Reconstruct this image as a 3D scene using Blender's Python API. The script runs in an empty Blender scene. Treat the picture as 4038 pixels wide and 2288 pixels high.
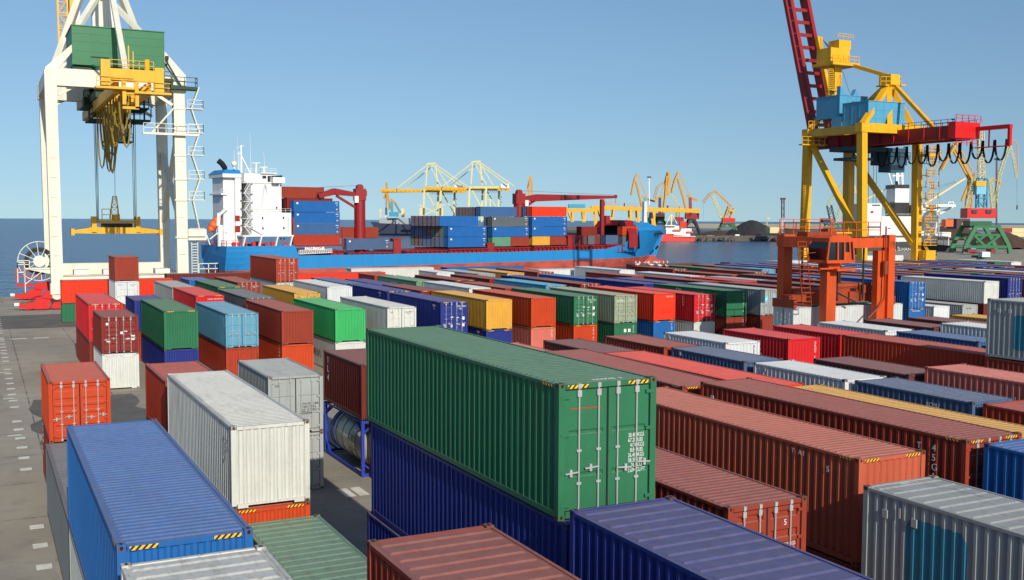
import bpy, bmesh, math, random
from mathutils import Vector, Matrix
random.seed(7)
scene = bpy.context.scene
COL = scene.collection
D = bpy.data
# ------------------------------------------------------------------ camera
PW, PH = 4038, 2288
F, YAW, PITCH, ROLL = 4150.0, .4684, .0683, .0047
EYE = Vector((0, 0, 12.1))
cy, sy, cp, sp = math.cos(YAW), math.sin(YAW), math.cos(PITCH), math.sin(PITCH)
fwd = Vector((sy*cp, cy*cp, -sp))
r0 = Vector((cy, -sy, 0)); u0 = r0.cross(fwd)
cr, sr = math.cos(ROLL), math.sin(ROLL)
RT = cr*r0 + sr*u0
UP = -sr*r0 + cr*u0
def ray(x, y):
    return RT*((x-PW/2)/F) - UP*((y-PH/2)/F) + fwd
def at(x, y, Y):            # surveyed point of the photograph on the vertical plane at depth Y
    d = ray(x, y); return EYE + d*((Y-EYE.y)/d.y)
def atz(x, y, z):           # ... on the level z
    d = ray(x, y); return EYE + d*((z-EYE.z)/d.z)
cam = D.cameras.new('camera'); camo = D.objects.new('camera', cam); COL.objects.link(camo)
cam.sensor_width = 36; cam.sensor_fit = 'HORIZONTAL'; cam.lens = 36*F/PW
cam.clip_end = 60000; cam.clip_start = .5
M3 = Matrix((RT, UP, -fwd)).transposed()
camo.matrix_world = Matrix.Translation(EYE) @ M3.to_4x4()
scene.camera = camo
scene.view_settings.view_transform = 'Standard'; scene.view_settings.look = 'None'
scene.view_settings.exposure = 0.0
# ------------------------------------------------------------------ sky and sun
SUN = Vector((-1.0, -16.86, 8.67)).normalized()
elev = math.asin(SUN.z); azim = math.atan2(SUN.x, SUN.y)
w = D.worlds.new('World'); scene.world = w; w.use_nodes = True
nt = w.node_tree; nt.nodes.clear()
out = nt.nodes.new('ShaderNodeOutputWorld'); bg = nt.nodes.new('ShaderNodeBackground')
sky = nt.nodes.new('ShaderNodeTexSky'); sky.sky_type = 'NISHITA'; sky.sun_disc = False
sky.sun_elevation = elev; sky.sun_rotation = azim
sky.altitude = 0; sky.air_density = 1.4; sky.dust_density = .8; sky.ozone_density = 5.5
tc = nt.nodes.new('ShaderNodeTexCoord'); sx = nt.nodes.new('ShaderNodeSeparateXYZ'); cx = nt.nodes.new('ShaderNodeCombineXYZ')
mx = nt.nodes.new('ShaderNodeMath'); mx.operation = 'MAXIMUM'; mx.inputs[1].default_value = .004
L_ = nt.links.new
L_(tc.outputs['Generated'], sx.inputs[0]); L_(sx.outputs[0], cx.inputs[0]); L_(sx.outputs[1], cx.inputs[1]); L_(sx.outputs[2], mx.inputs[0])
md = nt.nodes.new('ShaderNodeMath'); md.operation = 'MULTIPLY_ADD'; md.inputs[1].default_value = .9; md.inputs[2].default_value = .11
L_(mx.outputs[0], md.inputs[0]); L_(md.outputs[0], cx.inputs[2])
L_(cx.outputs[0], sky.inputs[0]); L_(sky.outputs[0], bg.inputs[0]); L_(bg.outputs[0], out.inputs[0])
bg.inputs[1].default_value = .115
sl = D.lights.new('sun', 'SUN'); so = D.objects.new('sun', sl); COL.objects.link(so)
sl.energy = 4.6; sl.angle = math.radians(.5); sl.color = (1.0, .93, .82)
so.rotation_euler = SUN.to_track_quat('Z', 'Y').to_euler(); so.location = (0, -50, 80)
# ------------------------------------------------------------------ materials
def lin(c):
    if isinstance(c, str):
        c = [int(c[i:i+2], 16)/255 for i in (0, 2, 4)]
    return tuple((v/12.92 if v <= .04045 else ((v+.055)/1.055)**2.4) for v in c)
class NT:
    def __init__(s, name):
        s.m = D.materials.new(name); s.m.use_nodes = True; s.t = s.m.node_tree
        s.b = s.t.nodes['Principled BSDF']
    def n(s, typ, **kw):
        o = s.t.nodes.new('ShaderNode'+typ)
        for k, v in kw.items():
            if k.startswith('i'):
                k2 = k[1:]
                o.inputs[int(k2) if k2.isdigit() else k2].default_value = v
            else: setattr(o, k, v)
        return o
    def l(s, a, b): s.t.links.new(a, b)
    def math(s, op, a, b=None, clamp=False):
        o = s.n('Math', operation=op); o.use_clamp = clamp
        for k, v in ((0, a), (1, b)):
            if v is None: continue
            if hasattr(v, 'links'): s.l(v, o.inputs[k])
            else: o.inputs[k].default_value = v
        return o.outputs[0]
    def mix(s, f, a, b, blend='MIX'):
        o = s.n('MixRGB', blend_type=blend)
        for k, v in ((0, f), (1, a), (2, b)):
            if hasattr(v, 'links'): s.l(v, o.inputs[k])
            elif k == 0: o.inputs[0].default_value = v
            else: o.inputs[k].default_value = (*v[:3], 1)
        return o.outputs[0]
    def ramp(s, f, lo, hi):
        o = s.n('MapRange', clamp=True); s.l(f, o.inputs[0]); o.inputs[1].default_value = lo; o.inputs[2].default_value = hi
        return o.outputs[0]
    def noise(s, vec, scale, detail=4, rough=.6):
        o = s.n('TexNoise'); o.inputs['Scale'].default_value = scale; o.inputs['Detail'].default_value = detail; o.inputs['Roughness'].default_value = rough
        if vec is not None: s.l(vec, o.inputs['Vector'])
        return o.outputs['Fac']
    def vec(s, v, scale, add=None):
        o = s.n('VectorMath', operation='MULTIPLY'); s.l(v, o.inputs[0]); o.inputs[1].default_value = scale
        if add is not None:
            a = s.n('VectorMath', operation='ADD'); s.l(o.outputs[0], a.inputs[0]); s.l(add, a.inputs[1]); return a.outputs[0]
        return o.outputs[0]
def paint_material(name='container_paint', cast=False):
    N = NT(name)
    tc = N.n('TexCoord'); oi = N.n('ObjectInfo')
    r = N.math('MULTIPLY', oi.outputs['Random'], 60.0)
    rv = N.n('CombineXYZ'); N.l(r, rv.inputs[0]); N.l(r, rv.inputs[1]); N.l(r, rv.inputs[2])
    P = N.vec(tc.outputs['Object'], (1, 1, 1), rv.outputs[0])
    ru = N.n('Attribute', attribute_type='OBJECT', attribute_name='rust').outputs['Fac']
    n1 = N.noise(P, .55, 5); n2 = N.noise(P, 3.5, 5, .65)
    st = N.noise(N.vec(tc.outputs['Object'], (5, 5, .35), rv.outputs[0]), 1.3, 4, .6)
    geo = N.n('NewGeometry'); sep = N.n('SeparateXYZ'); N.l(geo.outputs['Normal'], sep.inputs[0])
    up = N.ramp(sep.outputs[2], .6, .9)
    val = N.math('ADD', N.math('MULTIPLY', n1, .34), N.math('ADD', N.math('MULTIPLY', n2, .14), .76))
    hsv = N.n('HueSaturation'); N.l(val, hsv.inputs['Value']); N.l(oi.outputs['Color'], hsv.inputs['Color'])
    c = hsv.outputs[0]
    # weathered roof film (chalking, dust lying on top)
    c = N.mix(N.math('MULTIPLY', up, N.math('ADD', N.math('MULTIPLY', n2, .30), .12)), c, (.36, .32, .29))
    rs = N.noise(N.vec(tc.outputs['Object'], (3.2, .5, 1), rv.outputs[0]), 1.1, 5, .7)
    c = N.mix(N.math('MULTIPLY', N.math('MULTIPLY', up, N.ramp(rs, .52, .72)), N.math('ADD', N.math('MULTIPLY', ru, .8), .15)), c, (.11, .085, .07))
    # grime streaks running down the sides
    c = N.mix(N.math('MULTIPLY', N.ramp(st, .5, .78), N.math('ADD', N.math('MULTIPLY', ru, .6), .14)), c, (.07, .05, .04))
    # rust
    k = N.math('SUBTRACT', .86, N.math('MULTIPLY', ru, .30))
    comb = N.math('ADD', N.math('MULTIPLY', n2, .55), N.math('MULTIPLY', st, .45))
    rf = N.math('MULTIPLY', N.math('SUBTRACT', comb, N.math('SUBTRACT', k, .14)), 9.0, True)
    c = N.mix(N.math('MULTIPLY', rf, .85), c, (.105, .042, .018))
    if cast: c = N.mix(N.ramp(n2, .38, .62), c, (.12, .06, .032))
    N.l(c, N.b.inputs['Base Color'])
    N.l(N.math('ADD', N.math('MULTIPLY', n2, .3), .36), N.b.inputs['Roughness'])
    N.b.inputs['Specular IOR Level'].default_value = .18
    bp = N.n('Bump'); bp.inputs['Strength'].default_value = .22; bp.inputs['Distance'].default_value = .02
    N.l(N.noise(P, 1.7, 3), bp.inputs['Height']); N.l(bp.outputs[0], N.b.inputs['Normal'])
    return N.m
M_PAINT = paint_material(); M_CAST = paint_material('corner_casting_paint', True)
def plain(name, c, rough=.5, metal=0, var=.18, scale=1.5, bump=0, dirt=0, dirtc=(.09, .07, .05), dscale=(1, 1, .25), spec=.4):
    N = NT(name); tc = N.n('TexCoord')
    n1 = N.noise(tc.outputs['Object'], scale, 5)
    val = N.math('ADD', N.math('MULTIPLY', n1, var*2), 1-var)
    hsv = N.n('HueSaturation'); N.l(val, hsv.inputs['Value']); hsv.inputs['Color'].default_value = (*lin(c), 1)
    o = hsv.outputs[0]
    if dirt:
        st = N.noise(N.vec(tc.outputs['Object'], dscale), 1.1, 5, .65)
        o = N.mix(N.math('MULTIPLY', N.ramp(st, .48, .75), dirt), o, dirtc)
    N.l(o, N.b.inputs['Base Color'])
    N.b.inputs['Roughness'].default_value = rough; N.b.inputs['Metallic'].default_value = metal
    N.b.inputs['Specular IOR Level'].default_value = spec
    if bump:
        bp = N.n('Bump'); bp.inputs['Strength'].default_value = bump; N.l(N.noise(tc.outputs['Object'], scale*6, 4), bp.inputs['Height']); N.l(bp.outputs[0], N.b.inputs['Normal'])
    return N.m
M_GALV = plain('galvanised_steel', 'b9bcb8', .45, .3, .15)
M_DARK = plain('black_rubber_and_hole_shade', '16171a', .8)  # rubber black, also the painted shade of the casting holes
M_WHITE = plain('white_lettering', 'd8d8d4', .6, 0, .08)
M_BLACK = plain('black_lettering', '1c1c1e', .6, 0, .08)
def tape_material():
    N = NT('hazard_tape'); tc = N.n('TexCoord'); s = N.n('SeparateXYZ'); N.l(tc.outputs['Object'], s.inputs[0])
    a = N.math('MULTIPLY', N.math('SUBTRACT', s.outputs[0], s.outputs[2]), 8.5)
    a = N.math('ADD', a, N.math('MULTIPLY', s.outputs[1], 8.5))
    f = N.math('GREATER_THAN', N.math('FRACT', a), .5)
    N.l(N.mix(f, (.012, .012, .012), lin('f5b90c')), N.b.inputs['Base Color']); N.b.inputs['Roughness'].default_value = .5
    return N.m
M_TAPE = tape_material()
# ------------------------------------------------------------------ mesh building
class MB:
    def __init__(s): s.v = []; s.f = []; s.mi = []
    def quad(s, *pts, m=0):
        i = len(s.v); s.v += [tuple(p) for p in pts]; s.f.append(tuple(range(i, i+len(pts)))); s.mi.append(m)
    def box(s, x0, x1, y0, y1, z0, z1, m=0):
        i = len(s.v)
        s.v += [(x, y, z) for z in (z0, z1) for y in (y0, y1) for x in (x0, x1)]
        for f in ((0, 2, 3, 1), (4, 5, 7, 6), (0, 1, 5, 4), (2, 6, 7, 3), (0, 4, 6, 2), (1, 3, 7, 5)):
            s.f.append(tuple(i+k for k in f)); s.mi.append(m)
    def beam(s, p, q, w, h=None, m=0, w2=None, h2=None, up=(0, 0, 1)):
        p, q = Vector(p), Vector(q); h = h or w; w2 = w2 or w; h2 = h2 or h
        d = (q-p)
        if d.length < 1e-6: return
        d.normalize(); U = Vector(up)
        if abs(d.dot(U)) > .98: U = Vector((0, 1, 0))
        a = d.cross(U).normalized(); b = a.cross(d).normalized()
        i = len(s.v)
        for c, ww, hh in ((p, w, h), (q, w2, h2)):
            for sx_, sy_ in ((-1, -1), (1, -1), (1, 1), (-1, 1)): s.v.append(tuple(c+a*(sx_*ww/2)+b*(sy_*hh/2)))
        for f in ((0, 1, 2, 3), (7, 6, 5, 4), (0, 4, 5, 1), (1, 5, 6, 2), (2, 6, 7, 3), (3, 7, 4, 0)):
            s.f.append(tuple(i+k for k in f)); s.mi.append(m)
    def tube(s, pts, r, n=8, m=0, r2=None):
        pts = [Vector(p) for p in pts]; i0 = len(s.v); N = len(pts)
        for k, p in enumerate(pts):
            d = (pts[min(k+1, N-1)]-pts[max(k-1, 0)]).normalized()
            U = Vector((0, 0, 1)) if abs(d.z) < .95 else Vector((0, 1, 0))
            a = d.cross(U).normalized(); b = a.cross(d)
            rr = r if r2 is None else r+(r2-r)*k/(N-1)
            for j in range(n):
                t = 2*math.pi*j/n; s.v.append(tuple(p+a*(math.cos(t)*rr)+b*(math.sin(t)*rr)))
        for k in range(N-1):
            for j in range(n):
                s.f.append((i0+k*n+j, i0+k*n+(j+1) % n, i0+(k+1)*n+(j+1) % n, i0+(k+1)*n+j)); s.mi.append(m)
        s.f.append(tuple(i0+j for j in reversed(range(n)))); s.mi.append(m)
        s.f.append(tuple(i0+(N-1)*n+j for j in range(n))); s.mi.append(m)
    def prism(s, outline, axis, a0, a1, m=0):      # outline in the two other axes
        n = len(outline); i = len(s.v)
        def P(u, v, a):
            return (a, u, v) if axis == 'x' else (u, a, v) if axis == 'y' else (u, v, a)
        s.v += [P(u, v, a0) for u, v in outline]+[P(u, v, a1) for u, v in outline]
        s.f.append(tuple(range(i, i+n))); s.mi.append(m)
        s.f.append(tuple(range(i+2*n-1, i+n-1, -1))); s.mi.append(m)
        for k in range(n):
            s.f.append((i+k, i+n+k, i+n+(k+1) % n, i+(k+1) % n)); s.mi.append(m)
    def rail(s, pts, h=1.1, r=.035, posts=None, m=0, rungs=(1.0, .5)):       # handrail along a polyline
        pts = [Vector(p) for p in pts]
        for k in range(len(pts)-1):
            a, b = pts[k], pts[k+1]; n = max(1, round((b-a).length/1.5))
            for g in rungs: s.beam(a+Vector((0, 0, h*g)), b+Vector((0, 0, h*g)), r*2, m=m)
            for j in range(n+1):
                p = a.lerp(b, j/n); s.beam(p, p+Vector((0, 0, h)), r*2, m=m)
    def ladder(s, p, q, w=.5, r=.03, side=(1, 0, 0), m=0, step=.35):
        p, q, S = Vector(p), Vector(q), Vector(side)*(w/2)
        s.beam(p-S, q-S, r*2, m=m); s.beam(p+S, q+S, r*2, m=m)
        n = max(2, int((q-p).length/step))
        for k in range(n+1):
            c = p.lerp(q, k/n); s.beam(c-S, c+S, r*2, m=m)
    def lattice(s, p, q, w, h, n, r, m=0, w2=None, h2=None, up=(0, 0, 1)):
        p, q = Vector(p), Vector(q); w2 = w2 or w; h2 = h2 or h
        d = (q-p).normalized(); U = Vector(up)
        if abs(d.dot(U)) > .98: U = Vector((0, 1, 0))
        a = d.cross(U).normalized(); b = a.cross(d).normalized()
        def C(t, k):
            c = p.lerp(q, t); ww = (w+(w2-w)*t)/2; hh = (h+(h2-h)*t)/2
            sx_, sy_ = ((-1, -1), (1, -1), (1, 1), (-1, 1))[k]
            return c+a*sx_*ww+b*sy_*hh
        for k in range(4): s.beam(C(0, k), C(1, k), r*2, m=m)
        for i in range(n):
            t0, t1 = i/n, (i+1)/n
            for k in range(4):
                k2 = (k+1) % 4
                if i % 2: s.beam(C(t0, k), C(t1, k2), r*1.3, m=m)
                else: s.beam(C(t0, k2), C(t1, k), r*1.3, m=m)
                s.beam(C(t1, k), C(t1, k2), r*1.3, m=m)
    def lathe(s, prof, c, axis='z', n=20, m=0):     # profile (r, h)
        i = len(s.v); c = Vector(c)
        for r, h in prof:
            for j in range(n):
                t = 2*math.pi*j/n; a, b = math.cos(t)*r, math.sin(t)*r
                s.v.append(tuple(c+Vector((a, b, h) if axis == 'z' else (h, a, b) if axis == 'x' else (a, h, b))))
        for k in range(len(prof)-1):
            for j in range(n):
                f = (i+k*n+j, i+k*n+(j+1) % n, i+(k+1)*n+(j+1) % n, i+(k+1)*n+j)
                s.f.append(f); s.mi.append(m)
        s.f.append(tuple(i+j for j in range(n))); s.mi.append(m)
        s.f.append(tuple(i+(len(prof)-1)*n+j for j in range(n))); s.mi.append(m)
    def mesh(s, name, mats, smooth=False):
        me = D.meshes.new(name); me.from_pydata(s.v, [], s.f)
        for m in mats: me.materials.append(m)
        me.polygons.foreach_set('material_index', s.mi)
        if smooth: me.polygons.foreach_set('use_smooth', [True]*len(s.f))
        me.update()
        bm = bmesh.new(); bm.from_mesh(me); bmesh.ops.recalc_face_normals(bm, faces=bm.faces); bm.to_mesh(me); bm.free()
        return me
    def build(s, name, mats, parent=None, smooth=False, loc=None, rot=None):
        if not isinstance(mats, (list, tuple)): mats = [mats]
        return link(name, s.mesh(name, mats, smooth), parent, loc, rot)
def link(name, data, parent=None, loc=None, rot=None):
    o = D.objects.new(name, data); COL.objects.link(o)
    if parent is not None: o.parent = parent
    if loc is not None: o.location = loc
    if rot is not None: o.rotation_euler = rot
    return o
def thing(name, label, cat, loc=(0, 0, 0), rz=0, group=None):
    o = D.objects.new(name, None); COL.objects.link(o); o.location = loc; o.rotation_euler = (0, 0, rz); o.empty_display_size = .3
    return tag(o, label, cat, group)
def tag(o, label, cat, group=None, kind=None):
    if label: o['label'] = label
    if cat: o['category'] = cat
    if group: o['group'] = group
    if kind: o['kind'] = kind
    return o
def text(s, size, loc, parent, mat, rot=(math.pi/2, 0, 0), name='marking', align='LEFT', sx=1.0, space=1.0, lh=1.0):
    cu = D.curves.new(name, 'FONT'); cu.body = s; cu.size = size; cu.align_x = align; cu.space_character = space; cu.space_line = lh
    cu.extrude = .002; cu.materials.append(mat)
    o = link(name, cu, parent, loc, rot); o.scale = (sx, 1, 1); return o
def copy_thing(o, parent=None):
    c = o.copy(); COL.objects.link(c); c.parent = parent
    for ch in list(o.children): copy_thing(ch, c)
    return c
# ------------------------------------------------------------------ containers
CW = 2.438
def corr(a0, a1, pitch, depth):
    n = max(1, round((a1-a0)/pitch)); p = (a1-a0)/n; o = []
    for k in range(n):
        b = a0+k*p
        o += [(b, 0), (b+.26*p, 0), (b+.47*p, depth), (b+.79*p, depth)]
    return o+[(a1, 0)]
def side_wall_mb(L, H, side, mb=None):
    mb = mb or MB(); x0 = .014 if side < 0 else CW-.014; s = 1 if side < 0 else -1
    P = corr(.15, L-.15, .29, .052)
    for (a, da), (b, db) in zip(P, P[1:]):
        mb.quad((x0+s*da, a, .15), (x0+s*db, b, .15), (x0+s*db, b, H-.09), (x0+s*da, a, H-.09))
    return mb
def roof_mb(L, H, wide, mb=None):
    mb = mb or MB(); z = H-.05; pitch = .46 if wide else .245; h = .024
    a0, a1 = .14, L-.14
    n = round((a1-a0)/pitch); p = (a1-a0)/n
    fb, fs, ft = (.42, .12, .34) if wide else (.36, .16, .32)
    xe0, xe1, xi0, xi1 = .06, CW-.06, .13, CW-.13
    for k in range(n):
        b = a0+k*p; ys = (b, b+fb*p, b+(fb+fs)*p, b+(fb+fs+ft)*p, b+p)
        mb.quad((xe0, ys[0], z), (xe1, ys[0], z), (xe1, ys[1], z), (xe0, ys[1], z))
        mb.quad((xe0, ys[1], z), (xe0, ys[4], z), (xi0, ys[4], z), (xi0, ys[1], z))
        mb.quad((xi1, ys[1], z), (xi1, ys[4], z), (xe1, ys[4], z), (xe1, ys[1], z))
        t0, t1 = xi0+.05, xi1-.05
        mb.quad((xi0, ys[1], z), (xi1, ys[1], z), (t1, ys[2], z+h), (t0, ys[2], z+h))
        mb.quad((t0, ys[2], z+h), (t1, ys[2], z+h), (t1, ys[3], z+h), (t0, ys[3], z+h))
        mb.quad((t0, ys[3], z+h), (t1, ys[3], z+h), (xi1, ys[4], z), (xi0, ys[4], z))
        mb.quad((xi0, ys[1], z), (t0, ys[2], z+h), (t0, ys[3], z+h), (xi0, ys[4], z))
        mb.quad((xi1, ys[4], z), (t1, ys[3], z+h), (t1, ys[2], z+h), (xi1, ys[1], z))
    mb.quad((.05, .02, z), (CW-.05, .02, z), (CW-.05, a0, z), (.05, a0, z)); mb.quad((.05, a1, z), (CW-.05, a1, z), (CW-.05, L-.02, z), (.05, L-.02, z))
    return mb
def end_wall_mb(H, y, s, mb=None):
    mb = mb or MB(); P = corr(.155, CW-.155, .25, .045)
    for (a, da), (b, db) in zip(P, P[1:]):
        mb.quad((a, y+s*da, .16), (b, y+s*db, .16), (b, y+s*db, H-.11), (a, y+s*da, H-.11))
    return mb
def frame_mb(L, H, door, mb=None):
    mb = mb or MB()
    for x0, x1 in ((.002, .155), (CW-.155, CW-.002)):
        for y0, y1 in ((.002, .155), (L-.155, L-.002)): mb.box(x0, x1, y0, y1, .118, H-.118)
    for x0, x1 in ((.004, .075), (CW-.075, CW-.004)):
        mb.box(x0, x1, .162, L-.162, H-.105, H-.03); mb.box(x0, x1, .162, L-.162, .045, .165)
    for y0, y1 in ((.006, .09), (L-.09, L-.006)):
        mb.box(.18, CW-.18, y0, y1, H-.13, H-.028)
        mb.box(.18, .5, y0, y1, .03, .165); mb.box(CW-.5, CW-.18, y0, y1, .03, .165); mb.box(.5, CW-.5, y0, y1, .105, .165)
    mb.box(.08, CW-.08, .1, L-.1, .12, .17)
    return mb
def cast_mb(L, H, mb=None, m=0, md=1):
    mb = mb or MB()
    for x0, sx_ in ((0, 1), (CW-.162, -1)):
        for y0, sy_ in ((0, 1), (L-.178, -1)):
            for z0, sz in ((0, -1), (H-.118, 1)): one_cast(mb, x0, y0, z0, sx_, sy_, sz, m, md)
    return mb
def one_cast(mb, x0, y0, z0, sx_, sy_, sz, m=0, md=1):
    mb.box(x0, x0+.162, y0, y0+.178, z0, z0+.118, m)
    cx_, cy_, cz = x0+.081, y0+.089, z0+.06
    def hole_shade(c, u, v, a, b):  # flat dark disc: shade of an open casting hole put into the colour
        mb.quad(*[Vector(c)+Vector(u)*a*math.cos(t*math.pi/4)+Vector(v)*b*math.sin(t*math.pi/4) for t in range(8)], m=md)
    hole_shade((cx_, y0-.002 if sy_ > 0 else y0+.180, cz), (1, 0, 0), (0, 0, 1), .034, .04)
    hole_shade((x0-.002 if sx_ > 0 else x0+.164, cy_, cz), (0, 1, 0), (0, 0, 1), .034, .04)
    if sz > 0: hole_shade((cx_, cy_, z0+.120), (1, 0, 0), (0, 1, 0), .03, .055)
def door_leaf_mb(H, x0, x1, style, mb=None):
    mb = mb or MB(); y = .045; z0, z1 = .185, H-.135; h = z1-z0
    bands = {0: [(.14, .22), (.36, .44), (.5, .58), (.64, .72), (.86, .93)], 1: [(.27, .30), (.62, .65)]}[style]
    d = .04 if style == 0 else .022; sl = .018
    prof = [(z0, 0)]
    for a, b in bands: prof += [(z0+a*h, 0), (z0+a*h+sl, d), (z0+b*h-sl*.5, d), (z0+b*h+sl*1.6, 0)]
    prof += [(z1, 0)]
    xi0, xi1 = x0+.09, x1-.09
    for (a, da), (b, db) in zip(prof, prof[1:]):
        mb.quad((xi0, y+da, a), (xi1, y+da, a), (xi1, y+db, b), (xi0, y+db, b))
    mb.quad((x0, y, z0), (xi0, y, z0), (xi0, y, z1), (x0, y, z1)); mb.quad((xi1, y, z0), (x1, y, z0), (x1, y, z1), (xi1, y, z1))
    for x in (xi0, xi1):
        pts = [(x, y, z1), (x, y, z0)]+[(x, y+d_, z) for z, d_ in prof[1:-1]]
        mb.quad(*pts)
    return mb
def bar_mb(H, x, mb=None, m=0):
    mb = mb or MB(); y = .012
    mb.tube([(x, y, .06), (x, y, H-.05)], .019, 6, m)
    for z in (.10, H-.075): mb.box(x-.04, x+.04, y-.03, y+.03, z-.05, z+.05, m)
    mb.box(x-.05, x+.05, y-.022, y+.03, H-.3, H-.16, m)
    for z in (.75, .5*H, ): mb.box(x-.055, x+.055, y-.012, y+.03, z-.025, z+.025, m)
    return mb
def handle_mb(x, s, z, mb=None, m=0):
    mb = mb or MB()
    mb.beam((x, -.012, z), (x+s*.34, -.012, z-.02), .035, .03, m); mb.box(x+s*.2-.03, x+s*.2+.03, -.02, .04, z-.09, z+.06, m)
    return mb
def gasket_mb(H, mb=None, m=0):
    mb = mb or MB(); c = CW/2
    mb.box(c-.022, c+.022, .036, .06, .17, H-.13, m); mb.box(.16, CW-.16, .036, .06, H-.16, H-.118, m); mb.box(.16, CW-.16, .036, .06, .168, .188, m)
    for x in (.158, CW-.172): mb.box(x, x+.014, .036, .06, .17, H-.13, m)
    return mb
def hinge_mb(H, mb=None):
    mb = mb or MB()
    for z in (.3, .35*H, .62*H, H-.3):
        for x0, x1 in ((.05, .27), (CW-.27, CW-.05)): mb.box(x0, x1, -.008, .05, z-.035, z+.035)
    return mb
CACHE = {}
def cached(key, fn, mats):
    if key not in CACHE: CACHE[key] = fn().mesh(key[0], mats)
    return CACHE[key]
BARX = (.50, .98, CW-.98, CW-.50)
CONT = []
GREY_COL = (.36, .37, .36)
def set_paint(o, c, rust):
    o.color = (*c, 1); o['rust'] = rust
def container(color, X, Y, z0, L, H, end='w', hi=True, rust=.15, rz=0, wide=False, style=0, tape=False, barpaint=False, name='shipping_container', flip=False):
    c = lin(color)
    if hi:
        root = thing(name, None, None, (X, Y, z0), rz)
        k = (round(L, 2), round(H, 3))
        def part(nm, me, parent=root, col=c, ru=rust, loc=None):
            o = link(nm, me, parent, loc); set_paint(o, col, ru); return o
        part('frame', cached(('frame', *k), lambda: frame_mb(L, H, 0), [M_PAINT]), ru=rust+.12)
        for s in (-1, 1): part('side_wall', cached(('side_wall', *k, s), lambda: side_wall_mb(L, H, s), [M_PAINT]))
        part('roof', cached(('roof', *k, wide), lambda: roof_mb(L, H, wide), [M_PAINT]))
        part('end_wall', cached(('end_wall', k[1], k[0]), lambda: end_wall_mb(H, L-.03, -1), [M_PAINT]))
        for x0, sx_ in ((0, 1), (CW-.162, -1)):
            for y0, sy_ in ((0, 1), (L-.178, -1)):
                for zz, sz in ((0, -1), (H-.118, 1)):
                    def f():
                        mb = MB(); one_cast(mb, 0, 0, 0, sx_, sy_, sz); return mb
                    part('corner_casting', cached(('corner_casting', sx_, sy_, sz), f, [M_CAST, M_DARK]), loc=(x0, y0, zz))
        if end == 'w': part('end_wall', cached(('end_wall', k[1], 'near'), lambda: end_wall_mb(H, .03, 1), [M_PAINT]))
        else:
            part('gasket', cached(('gasket', k[1]), lambda: gasket_mb(H), [M_DARK]))
            for s in (0, 1):
                x0, x1 = ((.175, CW/2-.024), (CW/2+.024, CW-.175))[s]
                d = part('door', cached(('door', k[1], s, style), lambda: door_leaf_mb(H, x0, x1, style), [M_PAINT]))
                for b in BARX[2*s:2*s+2]:
                    part('locking_bar', cached(('locking_bar', k[1], b), lambda: bar_mb(H, b), [M_PAINT]), d, c if barpaint else GREY_COL, .05)
                for b, sg, zz in ((BARX[2*s], -1 if s == 0 else 1, 1.0), (BARX[2*s+1], -1 if s == 0 else 1, 1.08)):
                    part('handle', cached(('handle', b, sg, zz), lambda: handle_mb(b, sg, zz), [M_PAINT]), d, c if barpaint else GREY_COL, .05)
            part('hinge', cached(('hinge', k[1]), lambda: hinge_mb(H), [M_PAINT]))
        if tape:
            def tp():
                mb = MB()
                for x0, x1 in ((.22, .72), (CW-.72, CW-.22)): mb.box(x0, x1, .001, .0058, H-.118, H-.045)
                return mb
            part('hazard_tape', cached(('hazard_tape', k[1]), tp, [M_TAPE]))
            def tp2():
                mb = MB()
                for x in (-.0005, CW-.0005): mb.box(x, x+.002, .25, .75, H-.1, H-.045)
                return mb
            part('hazard_tape', cached(('hazard_tape', k[1], 1), tp2, [M_TAPE]))
    else:
        k = ('container', round(L, 2), round(H, 3), wide)
        def body():
            mb = MB(); frame_mb(L, H, 0, mb); side_wall_mb(L, H, -1, mb); side_wall_mb(L, H, 1, mb); roof_mb(L, H, wide, mb); end_wall_mb(H, L-.03, -1, mb)
            cast_mb(L, H, mb, 1, 2); return mb
        root = link(name, cached(k, body, [M_PAINT, M_CAST, M_DARK]), None, (X, Y, z0), (0, 0, rz)); set_paint(root, c, rust)
        if end == 'w':
            o = link('end_wall', cached(('end_wall', k[2], 'near'), lambda: end_wall_mb(H, .03, 1), [M_PAINT]), root); set_paint(o, c, rust)
        else:
            for s in (0, 1):
                x0, x1 = ((.175, CW/2-.024), (CW/2+.024, CW-.175))[s]
                def dm():
                    mb = door_leaf_mb(H, x0, x1, style)
                    for b in BARX[2*s:2*s+2]: bar_mb(H, b, mb, 1)
                    mb.box(CW/2-.022, CW/2, .04, .06, .17, H-.13, 2) if s == 0 else mb.box(CW/2, CW/2+.022, .04, .06, .17, H-.13, 2)
                    mb.box(x0, x1, .04, .06, H-.16, H-.12, 2)
                    return mb
                o = link('door', cached(('door', k[2], s, style, 'b'), dm, [M_PAINT, M_GALV, M_DARK]), root); set_paint(o, c, rust)
        if tape:
            def tp():
                mb = MB()
                for x0, x1 in ((.22, .72), (CW-.72, CW-.22)): mb.box(x0, x1, .001, .0058, H-.118, H-.045)
                return mb
            link('hazard_tape', cached(('hazard_tape', k[2]), tp, [M_TAPE]), root)
    return root
S_, H_ = 2.591, 2.896
L20, L40 = 6.058, 12.192
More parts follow.
